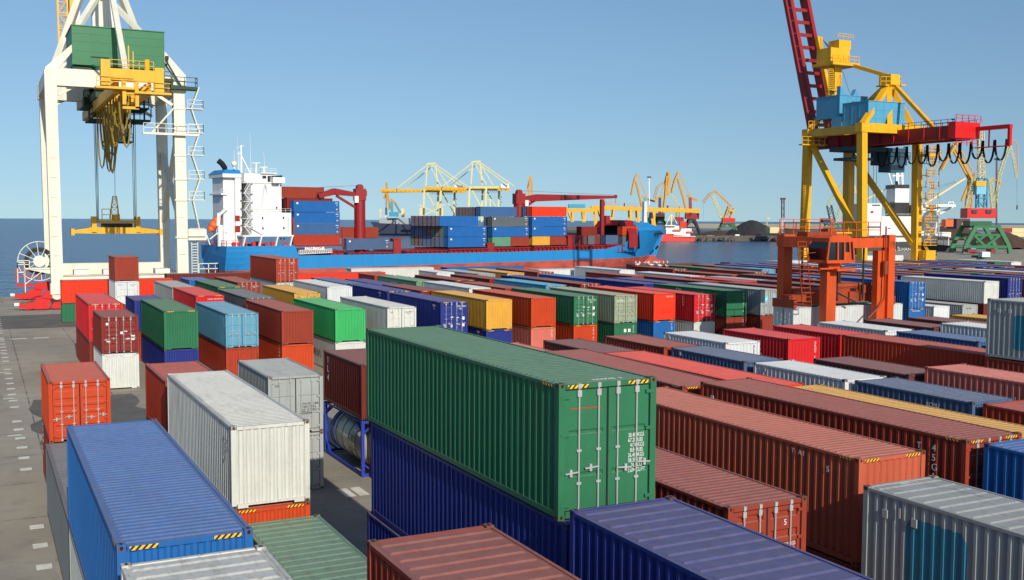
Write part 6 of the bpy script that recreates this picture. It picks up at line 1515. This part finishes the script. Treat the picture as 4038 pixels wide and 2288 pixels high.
ship_boxes(T_, 714, ZC, 'funnel', M_REDH, [(1490, 822, 1560, 892)], 5)
ship_boxes(T_, 711.5, ZC, 'lifeboat', M_LIFEB, [(1415, 912, 1500, 925), (1565, 932, 1635, 946)], 3)
ship_segs(T_, 712, ZC, 'derrick', M_CREAMY, [(4, [(1405, 740), (1405, 862)]), (3, [(1345, 862), (1395, 750)]), (3, [(1470, 850), (1415, 750)])], 5)
T_ = far_thing('bulk_carrier', 'black hulled bulk carrier with white superstructure moored behind the yellow crane', 'ship', *Z2(1200, 900), 400)
ship_hull(T_, 400, Z2, [(840, 830), (1240, 818), (1540, 850), (1600, 860), (1612, 985), (1520, 1010), (840, 1010)], 30, M_BLKH)
ship_boxes(T_, 403, Z2, 'superstructure', M_WHITEP, [(862, 505, 990, 610), (985, 610, 1240, 765), (862, 595, 985, 690), (1240, 520, 1350, 765), (1345, 515, 1470, 600), (1345, 600, 1465, 765), (862, 690, 985, 765), (870, 765, 1450, 835), (1440, 740, 1560, 778)], 22)
ship_boxes(T_, 401.5, Z2, 'bridge_wing', M_WHITEP, [(1345, 512, 1600, 532), (1450, 775, 1560, 782), (868, 686, 1000, 692), (880, 762, 1240, 768)], 26)
ship_segs(T_, 403, Z2, 'wing_strut', M_WHITEP, [(8, [(1590, 532), (1460, 600)]), (3, [(1555, 515), (1558, 492), (1598, 492), (1600, 515)])], 2)
ship_boxes(T_, 404, Z2, 'funnel', M_BLKH, [(1098, 350, 1218, 382), (1096, 498, 1216, 612)], 10)
ship_boxes(T_, 404.2, Z2, 'funnel_band', M_WHITEP, [(1100, 382, 1216, 498)], 9.5)
ship_segs(T_, 404, Z2, 'exhaust_pipe', M_DARK, [(9, [(1155, 350), (1152, 318)])], 5)
ship_segs(T_, 404, Z2, 'mast', M_WHITEP, [(12, [(1182, 165), (1180, 350)]), (6, [(1140, 270), (1235, 270)]), (8, [(1215, 110), (1225, 350)]), (4, [(1110, 250), (1140, 350)]), (9, [(1040, 540), (1040, 605)])], 8)
ship_segs(T_, 404, Z2, 'derrick', M_CREAMY, [(6.5, [(1410, 508), (1750, 292)]), (4, [(880, 490), (1080, 385)])], 8)
ship_segs(T_, 404, Z2, 'derrick_rope', M_ROPE, [(.6, [(1340, 410), (1670, 315)]), (.6, [(1345, 425), (1672, 320)]), (.6, [(1350, 440), (1675, 325)])], 8)
ship_boxes(T_, 402, Z2, 'lifeboat', M_LIFEB, [(1515, 635, 1580, 695)], 4)
ship_boxes(T_, 402.6, Z2, 'window', M_GLASS, [(1072, 490, 1090, 506), (1015, 545, 1022, 560), (905, 570, 925, 580), (915, 515, 980, 524), (1365, 540, 1400, 548), (1420, 540, 1440, 548), (1045, 706, 1066, 711), (1155, 706, 1178, 711), (1290, 640, 1300, 650), (1330, 640, 1340, 650)], .3)
ship_boxes(T_, 402.5, Z2, 'life_ring_box', M_REDP, [(1396, 570, 1412, 588), (1084, 790, 1102, 808), (908, 566, 922, 580)], .4)
ship_segs(T_, 402.5, Z2, 'railing', M_WHITEP, [(.8, [(1010, 590), (1230, 590)]), (.8, [(1010, 598), (1230, 598)]), (.8, [(870, 680), (1000, 680)]), (.8, [(880, 750), (1240, 750)]), (.8, [(1450, 745), (1560, 745)]), (2, [(1425, 690), (1425, 830)]), (2.5, [(1500, 780), (1500, 850)]), (2.5, [(1540, 780), (1540, 850)]), (4, [(1510, 700), (1540, 650)])], 0)
BH = T_
def sign(s, x, y, d, size_px, mat, root, name='ship_name', sx=1.0):
    p = fr(*Z2(x, y), d); M_ = Matrix((V((RT.x, RT.y, 0)).normalized(), V((0, 0, 1)), -FH)).transposed().to_euler()
    return text(s, size_px/2.08*d/F, p-root.location, root, mat, tuple(M_), name, sx=sx)
sign('ASA İLHAN', 1043, 892, 399.6, 36, M_WHITE, BH, sx=1.02); sign('İSTANBUL', 1057, 922, 399.6, 24, M_WHITE, BH, sx=1.05)
# odds and ends on the quays
T_ = far_thing('truck', 'white lorry parked under the green portal crane', 'truck', *Z2(1845, 940), 330)
ship_boxes(T_, 330, Z2, 'cab', M_WHITEP, [(1815, 902, 1882, 945)], 3); ship_boxes(T_, 329.95, Z2, 'windscreen', M_GLASS, [(1828, 908, 1872, 922)], .04); ship_boxes(T_, 331, Z2, 'trailer', M_STEEL, [(1818, 938, 1880, 958)], 8)
T_ = far_thing('truck', 'white lorry on the far pier at the foot of the coal heap', 'truck', *ZC(2120, 990), 724)
ship_boxes(T_, 724, ZC, 'cab', M_WHITEP, [(2098, 965, 2145, 1000)], 3); ship_boxes(T_, 724, ZC, 'trailer', M_RUSTY, [(2148, 1000, 2270, 1012)], 3)
T_ = far_thing('truck', 'pale lorry on the far pier below the latticed crane', 'truck', *ZC(1820, 1000), 724)
ship_boxes(T_, 724, ZC, 'cab', M_WHITEP, [(1790, 978, 1860, 1004)], 3)
r_ = random.Random(9)
for k, (x0, y0_, x1, y1_, mt, c_) in enumerate(((1950, 708, 2060, 742, M_DKRED, 'dark red'), (2062, 708, 2159, 742, M_CREAMY, 'cream'), (1950, 744, 2050, 778, M_GREYH, 'grey'), (2052, 744, 2159, 778, M_CREAMY, 'dusty cream'), (2020, 895, 2060, 930, M_TEAL, 'blue'))):
    m = MB(); fbox(m, 470 if k < 4 else 400, *Z2(x0, y0_), *Z2(x1, y1_), 2.5); o = m.build('storage_container', mt); tag(o, f'{c_} storage box on the right quay behind the green portal crane', 'container', 'storage boxes on the right quay')
for k, (x0, x1, y0_, y1_, mt, c_) in enumerate(((1700, 1770, 880, 905, M_DKRED, 'red'), (1725, 1765, 870, 885, M_TEAL, 'blue'), (1890, 1930, 880, 905, M_DKRED, 'dark red'), (1760, 1800, 905, 915, M_STEEL, 'dark'))):
    m = MB(); fbox(m, 360, *Z2(x0, y0_), *Z2(x1, y1_), 4); o = m.build('machinery', mt); tag(o, f'{c_} yard machine between the green portal legs', 'machine', 'machines under the green portal')
m = MB(); fbox(m, 700, *Z2(75, 700), *Z2(155, 748), 12); o = m.build('shed', M_CREAMY); tag(o, 'pale low shed behind the coal heap', 'shed')
m = MB(); fbox(m, 520, *Z2(1605, 630), *Z2(1715, 712), 12); o = m.build('shed', M_PURP); tag(o, 'brown shed between the bulk carrier and the green portal crane', 'shed')
# ------------------------------------------------------------------ lettering and panels on the containers
def face(key, tier, s, x, z, size, mat=None, y=-.006, **k):
    return text(s, size, (x, y, z), REF[key][tier], mat or M_WHITE, **k)
def sidet(key, tier, s, y, z, size, mat=None, x=.004, **k):
    return text(s, size, (x, y, z), REF[key][tier], mat or M_WHITE, rot=(math.pi/2, 0, -math.pi/2), **k)
def vert(s): return '\n'.join(s)
YD = .036
face('A', 0, '30.480KGS\n67.200LBS\n  4.000KGS\n  8.819LBS\n26.480KGS\n58.381LBS\n   76.3CU.M.\n2.694CU.FT.', 1.74, 1.62, .125, y=YD, sx=.72, lh=.88)
mb = MB(); mb.box(.27, 1.05, .034, .042, 2.33, 2.348); mb.build('chalk_line', M_REDP, REF['A'][0])
text('KAAPK2  2', .16, (1.0, .3, 2.896-.02), REF['A'][0], M_WHITE, rot=(0, 0, 0))
face('R2', 0, '5', 1.74, 1.95, .2, y=YD); face('R2', 0, '60.460 KGS\n57.200 LBS\n3.750 KGS\n8.260 LBS\n56.720 KGS', 1.62, 1.42, .13, y=YD, sx=.8); face('R2', 0, 'MAX.GROSS\nTARE', 1.28, 1.42, .13, y=YD, sx=.6)
sidet('R5', 0, vert('TCKU 982'), 1.75, 2.35, .26, lh=.82); sidet('R5', 0, vert('45G1'), 1.2, 2.35, .3, lh=.95); sidet('R5', 0, 'T  S   U', 10.6, 1.4, .5)
sidet('R1', 0, 'T   A I', 2.6, 2.55, .2); sidet('R1', 0, vert('S'), 1.2, 2.3, .24)
for k in range(11):
    mb = MB(); mb.box(.5+k*.14, .61+k*.14, .026, .029, 2.28, 2.45); mb.build('number_plate', M_WHITE, REF['M'][1])
face('M', 1, 'SLAU6179827', .505, 2.31, .15, plain('grey_lettering', '6c6c6c', .6), y=.024, space=1.25, sx=.92)
for (x, z, w_, h_) in ((.3, 2.0, .16, .16), (1.24, 1.35, .17, .17), (.33, .82, .24, .08), (1.62, .95, .22, .1), (1.95, 1.15, .25, .09), (1.95, .9, .25, .12), (1.5, 1.5, .2, .06)):
    mb = MB(); mb.box(x, x+w_, .03, .036, z, z+h_); mb.build('sticker', M_WHITE, REF['M'][0])
face('CAX', 0, 'CAXU 997399 8', 1.0, 2.46, .19, y=-.002, sx=.85, space=1.2)
face('CAP', 0, 'CAPITAL', .25, 1.95, .3, y=YD, sx=.75); face('CAP', 0, 'CLHU 332279 3\n       4251', 1.5, 2.1, .14, y=YD, sx=.8)
face('NV', 0, 'ECMU 910446 2\n      4561', 1.42, 2.42, .2, y=YD, sx=.75)
for kk in ('NV', 'GN', 'RM', 'BL1'):
    for (x, z, w_, h_, mt) in ((.92, 1.55, .22, .09, M_WHITE), (.3, .75, .2, .28, M_GREYH if 'M_GREYH' in globals() else M_WHITE), (.92, .75, .15, .24, M_WHITE), (1.42, 1.52, .22, .06, M_WHITE), (1.42, 1.3, .12, .06, M_WHITE), (1.95, 1.35, .22, .26, M_WHITE), (1.42, 1.0, .16, .06, M_WHITE), (1.95, .8, .22, .26, M_WHITE)):
        mb = MB(); mb.box(x, x+w_, YD-.002, YD+.004, z, z+h_); mb.build('sticker', mt, REF[kk][0])
face('GN', 0, 'ECMU 443788 8\n      4251', 1.42, 2.15, .19, y=YD, sx=.75)
face('RM', 0, 'CARU   5042\n          4551', 1.42, 2.1, .17, y=YD, sx=.75)
face('RD', 0, '15 67 12 2', 1.4, 2.2, .2, y=.024, sx=.9)
for kk, t, s in (('R17', 0, 'GAOU 29147'), ('OR', 1, 'GLDU 201'), ('GN', 1, 'TRIU 91 87'), ('GN2', 0, 'GLDU 2911 0'), ('RD', 1, 'CLHU 20'), ('GN2', 1, 'TPHU 691'), ('CAP', 1, 'GSTU'), ('R12', 0, 'KLFU')):
    face(kk, t, vert(s), 2.0, 2.2, .2, y=.024, lh=.85, mat=M_BLACK if kk == 'R12' else None)
for x in (1.05, 1.5):
    mb = MB(); mb.box(x, x+.26, .02, .024, 1.75, 2.05); mb.build('sticker', M_WHITE, REF['CAP'][1])
for (x0, x1, z0, z1) in ((.85, 1.42, .75, 1.12), (1.6, 1.95, .75, 1.12)):
    mb = MB(); mb.box(x0, x1, .012, .018, z0, z1); mb.build('paint_patch', plain('fresh_red_patch', 'e8301c', .4), REF['RD'][0])
sidet('R17', 0, 'KLSU\n747771\n2280', 3.0, 1.6, .24, lh=1.1); sidet('BR', 0, vert('CLHU'), 11.6, 2.0, .26); sidet('BR', 1, vert('TPHU'), .9, 2.2, .24)
sidet('NV', 0, 'US 0\n   2', 1.7, 2.4, .26); sidet('YL', 1, 'US 0\n   2', 1.9, 2.2, .26); sidet('NAV2', 0, 'U 5 1\n   8', 2.4, 2.2, .26); sidet('RM', 0, vert('CARU'), 1.9, 2.2, .26); sidet('GN2', 0, 'CAI', 8.4, 2.0, .55)
sidet('DM', 0, vert('1L4'), 5.4, 2.0, .5, lh=.9); sidet('LB', 0, vert('54U'), .7, 2.0, .24); sidet('GR', 1, 'I E U L', 6.0, .9, .8, M_BLACK); sidet('B', 0, vert('KLFU') , 1.1, 2.0, .22, M_BLACK); sidet('B', 0, vert('72'), .75, 1.9, .22, M_BLACK)
sidet('LGRN', 0, 'KMTC', 8.0, 1.6, .7); sidet('D', 1, vert('GLDU 2'), 5.6, 2.35, .3, lh=.9); sidet('R15', 0, 'ECMU', 2.2, 2.1, .24); sidet('R11', 0, 'T', 5.4, 1.9, .35)
face('BL1', 1, 'TGHU 90 4604 8', .5, 2.25, .19, y=.024, sx=.9); face('BL1', 0, 'TGHU 9146 0\n       4510', 1.42, 2.15, .17, y=YD, sx=.8)
face('R28', 0, 'KLFU 92', .6, 2.1, .2, M_BLACK, y=.024); face('W2b', 0, 'KLFU 6601', .6, 2.1, .2, M_BLACK, y=.024)
for kk, t, s1, s2 in (('T', 1, 'CPMU', 'CPMU 403708 3\n     2210'), ('GY', 0, 'KK', 'MSCU 888857 0\n      4310'), ('YEL', 0, 'MSC', 'MSCU 828256\n      4361'), ('REDD', 0, 'TCKU', 'TGHU 754429 8\n      4551'), ('T2', 0, 'TEX', 'TEXU 267891\n      2210'), ('GRY', 0, 'MSK', 'MSKU 347 106'), ('W2', 0, 'KK', 'MAX GR 32.480KG\nTARE 3.750KG\nNET 28.730KG\nCU 33.2M')):
    face(kk, t, s1, .3, 2.1, .16, M_BLACK if kk not in ('REDD', 'T2') else M_WHITE, y=YD); face(kk, t, s2, 1.5, 2.1 if kk != 'W2' else 1.25, .14, M_BLACK if kk not in ('REDD', 'T2') else M_WHITE, y=YD, sx=.72)
# pale blue panels with a white seven pointed star on the grey doors
def star_panel(root, x, z, s=.42, y=.03):
    end_panel(root, x, x+s, z, z+s*1.35, M_SKY, 'star_panel', y)
    mb = MB(); c_ = (x+s/2, z+s*.68); pts = []
    for k in range(14):
        r = s*(.40 if k % 2 == 0 else .13); t = math.pi/2+k*math.pi/7; pts.append((c_[0]+math.cos(t)*r, c_[1]+math.sin(t)*r))
    mb.prism(pts, 'y', y-.007, y-.0035); mb.build('star', M_WHITE, root)
star_panel(REF['MK'][0], .52, 1.35); star_panel(REF['MK'][0], 1.5, 1.35)
face('MK', 0, 'MSKU 350 8004', 1.5, 2.25, .13, M_BLACK, y=YD, sx=.75)
# star panels on the end of the carried container (local far end faces -X)
for yy in (.5, 1.45):
    mb = MB(); mb.box(yy, yy+.42, L40-.004, L40+.004, .8, 1.35); mb.build('star_panel', M_SKY, mk)
    mb = MB(); c_ = (yy+.21, 1.08); mb.prism([(c_[0]+math.cos(math.pi/2+k*math.pi/7)*(.18 if k % 2 == 0 else .06), c_[1]+math.sin(math.pi/2+k*math.pi/7)*(.18 if k % 2 == 0 else .06)) for k in range(14)], 'y', L40+.0045, L40+.008); mb.build('star', M_WHITE, mk)
for x in BARX:
    mb = MB(); mb.tube([(x, L40-.006, .1), (x, L40-.006, 2.5)], .022, 6); mb.build('locking_bar', M_GALV, mk)
mb = MB(); mb.box(CW/2-.015, CW/2+.015, L40-.03, L40-.005, .2, 2.45); mb.build('gasket', M_DARK, mk)
# turquoise panels on the weathered grey sides
M_TURQ = plain('worn_turquoise_panel', '2f7d92', .6, 0, .25, 1.2, 0, .55, (.10, .10, .10), (.8, .8, .3))
r4 = REF['R4'][0]; panel(r4, 9.1, 10.85, .35, 2.45, -1, M_TURQ, 'painted_panel', r=.25)
r23 = REF['R23'][0]; panel(r23, 2.8, 4.55, .5, 2.2, -1, M_TURQ, 'painted_panel', r=.2, L=L20)
mb = MB(); mb.box(-.004, .01, 11.0, 11.06, 2.35, 2.6); mb.build('vent', M_GALV, r4)
for k in (('R4', 11.4), ('R4', 10.5), ('R23', 5.3), ('R23', 4.7), ('R14', 5.2), ('R12', 5.4), ('R13', 5.2), ('R5', 11.4)):
    mb = MB(); mb.box(-.008, .05, k[1], k[1]+.16, 2.25, 2.45); mb.build('vent', M_GALV, REF[k[0]][0])
text('· · · MSKU ··· 2', .13, (.8, L40-.28, r4.location.z*0+2.896-.02), r4, M_WHITE, rot=(0, 0, 0))
# big black letters on the cream container lying across
ms = REF['mk0']; text('MAERSK', 1.75, (.004, L40-4.9, .1), ms, M_BLACK, rot=(math.pi/2, 0, -math.pi/2), sx=.92)
panel(ms, L40-4.5, L40-2.9, .2, 1.5, -1, M_SKY)
# lettering aboard the blue ship
p = pa(1098, 1180, .4); q = pa(1283, 1150, .4); mb = MB()
mb.quad((p.x, .42, p.z), (q.x, .42, p.z), (q.x, .42, q.z), (p.x, .42, q.z)); mb.build('name_board', M_WHITE, SHIP)
text('CMA CGM', 1.0, (p.x+.25, .38, p.z+.1), SHIP, plain('dark_red_lettering', '5a1c22', .6), sx=.98)
text('LIEBHERR', .9, (92.3+15.5, 9-.72, 19.5-1.2), SHIP, M_BLACK)
text('YBBSBBH' if 0 else '', .1, (0, 0, 0), SHIP, M_BLACK) if 0 else None
M_OSQ = plain('orange_square_mark', 'e39a5a', .5)
for o in CSHIP:
    lp = o.matrix_basis.translation; v = (lp-S0).dot(DN)-CW
    if v < 2.0 and 'blue' in o['label'] or o['label'].startswith('dark slate'):
        L = 12.75; xo = CW+.006
        for (y0_, y1_, z0_, z1_, mt) in ((.75, 1.25, 2.05, 2.5, M_WHITE), (L-.95, L-.55, .55, .95, M_OSQ), (L-1.2, L-.4, 2.35, 2.5, M_WHITE), (L-.9, L-.75, 1.75, 1.95, M_WHITE), (L-.6, L-.48, 1.75, 1.95, M_WHITE)):
            mb = MB(); mb.box(xo-.012, xo, y0_, y1_, z0_, z1_); mb.build('logo_square' if mt is M_WHITE else 'warning_mark', mt, o)
# ------------------------------------------------------------------ tank container
M_TANK = plain('brushed_tank_cladding', 'b9b5a2', .42, .35, .12, .5, 0, .35, (.2, .17, .12), (1.2, .3, 1))
M_TBLUE = plain('tank_frame_blue', '24369c', .5, 0, .1, 1)
TK = thing('tank_container', 'silver tank container in a blue frame with a dark blue band, standing on the concrete', 'tank container', (15.6, 46.25, 0))
m = MB(); Lt = 6.0; Ht = 2.66
for x in (.08, CW-.08):
    for y in (.08, Lt-.08): m.beam((x, y, 0), (x, y, Ht), .15)
    m.beam((x, .1, Ht-.08), (x, 1.3, Ht-.08), .1); m.beam((x, .1, .1), (x, Lt-.1, .1), .12); m.beam((x, Lt-.1, Ht-.6), (x, Lt-1.0, Ht-.05), .08); m.beam((x, .1, Ht-.6), (x, 1.0, Ht-.05), .08); m.beam((x, Lt-.1, .7), (x, Lt-.9, .15), .08)
    m.beam((x, .1, Ht-.08), (x, Lt-.1, Ht-.08), .06)
for y in (.08, Lt-.08):
    m.beam((.1, y, Ht-.08), (CW-.1, y, Ht-.08), .12); m.beam((.1, y, .1), (CW-.1, y, .1), .12)
    for x, s in ((.12, 1), (CW-.12, -1)): m.beam((x, y, .6), (x+s*.6, y, .1), .08); m.beam((x, y, Ht-.6), (x+s*.6, y, Ht-.1), .08)
m.build('frame', M_TBLUE, TK)
m = MB(); m.lathe([(0, .28), (.6, .32), (.95, .45), (1.1, .75), (1.11, 3), (1.1, 5.25), (.95, 5.55), (.6, 5.68), (0, 5.72)], (CW/2, 0, 1.3), 'y', 36); tank = m.build('tank', M_TANK, TK, smooth=True)
m = MB(); m.lathe([(1.118, 4.75), (1.118, 5.05)], (CW/2, 0, 1.3), 'y', 36); m.build('blue_band', M_TBLUE, TK, smooth=True, parent_=None) if 0 else m.build('blue_band', M_TBLUE, tank, True)
m = MB()
for y in (1.3, 2.3, 3.3, 4.3, 5.2): m.lathe([(1.114, y), (1.125, y+.01), (1.125, y+.04), (1.114, y+.05)], (CW/2, 0, 1.3), 'y', 36)
m.build('band_ring', M_STEEL, tank)
m = MB(); m.box(.5, CW-.5, .4, 5.6, 2.38, 2.44); m.build('walkway', M_GALV, TK)
text('CRXU 861\n   2275\n\nMGW  KG\nTARE KG\nCAPACITY', .15, (CW/2-1.125, 2.0, 1.6), TK, M_BLACK, rot=(math.pi/2, 0, -math.pi/2), sx=.8)
# ------------------------------------------------------------------ gulls on the roofs
def gull_mesh():
    mb = MB(); mb.lathe([(0, -.22), (.06, -.16), (.10, -.04), (.09, .08), (.03, .2), (0, .24)], (0, 0, .2), 'x', 8); mb.lathe([(0, -.06), (.045, -.03), (.05, .02), (0, .06)], (-.2, 0, .32), 'z', 8); mb.beam((-.19, 0, .22), (-.2, 0, .3), .06)
    mb.beam((-.25, 0, .32), (-.32, 0, .31), .02, .02); 
    for s in (-.03, .03): mb.beam((0, s, .0), (0, s, .14), .015)
    mb.beam((.1, 0, .2), (.32, 0, .21), .1, .03)
    return mb.mesh('gull', [M_WHITE])
gm = gull_mesh(); rg = random.Random(5)
for k in range(13):
    if k < 4: X, Y, Z_ = 85.8+rg.uniform(0, 1.5), 123+k*2.0, 5.16
    else: X, Y, Z_ = 89.6+(k-4)*.72, 134.7+rg.uniform(0, .5), 5.09
    o = link('gull', gm, None, (X, Y, Z_), (0, 0, rg.uniform(0, 6.28))); o.scale = (1.35, 1.35, 1.35)
    tag(o, 'small white gull standing on a container roof before the ship bow', 'gull', 'gulls on the container roofs')

# hidden lower tiers, and lettering turned into real meshes
o = LOWER.build('lower_tier_containers', M_PAINT); o['kind'] = 'stuff'; set_paint(o, lin(COLS['brown'][0]), .15)
bpy.context.view_layer.update()
dg = bpy.context.evaluated_depsgraph_get()
for o in [o for o in scene.objects if o.type == 'FONT']:
    me = D.meshes.new_from_object(o.evaluated_get(dg)); n = link(o.name.split('.')[0], me, o.parent); n.matrix_basis = o.matrix_basis.copy()
    nm = o.name; D.objects.remove(o)
used_l = {}
for o in scene.objects:
    if o.parent is None and 'label' in o.keys():
        wds = o['label'].split()
        if len(wds) > 16: o['label'] = ' '.join(w_ for w_ in wds if w_ not in ('the', 'its', 'a', 'ones'))
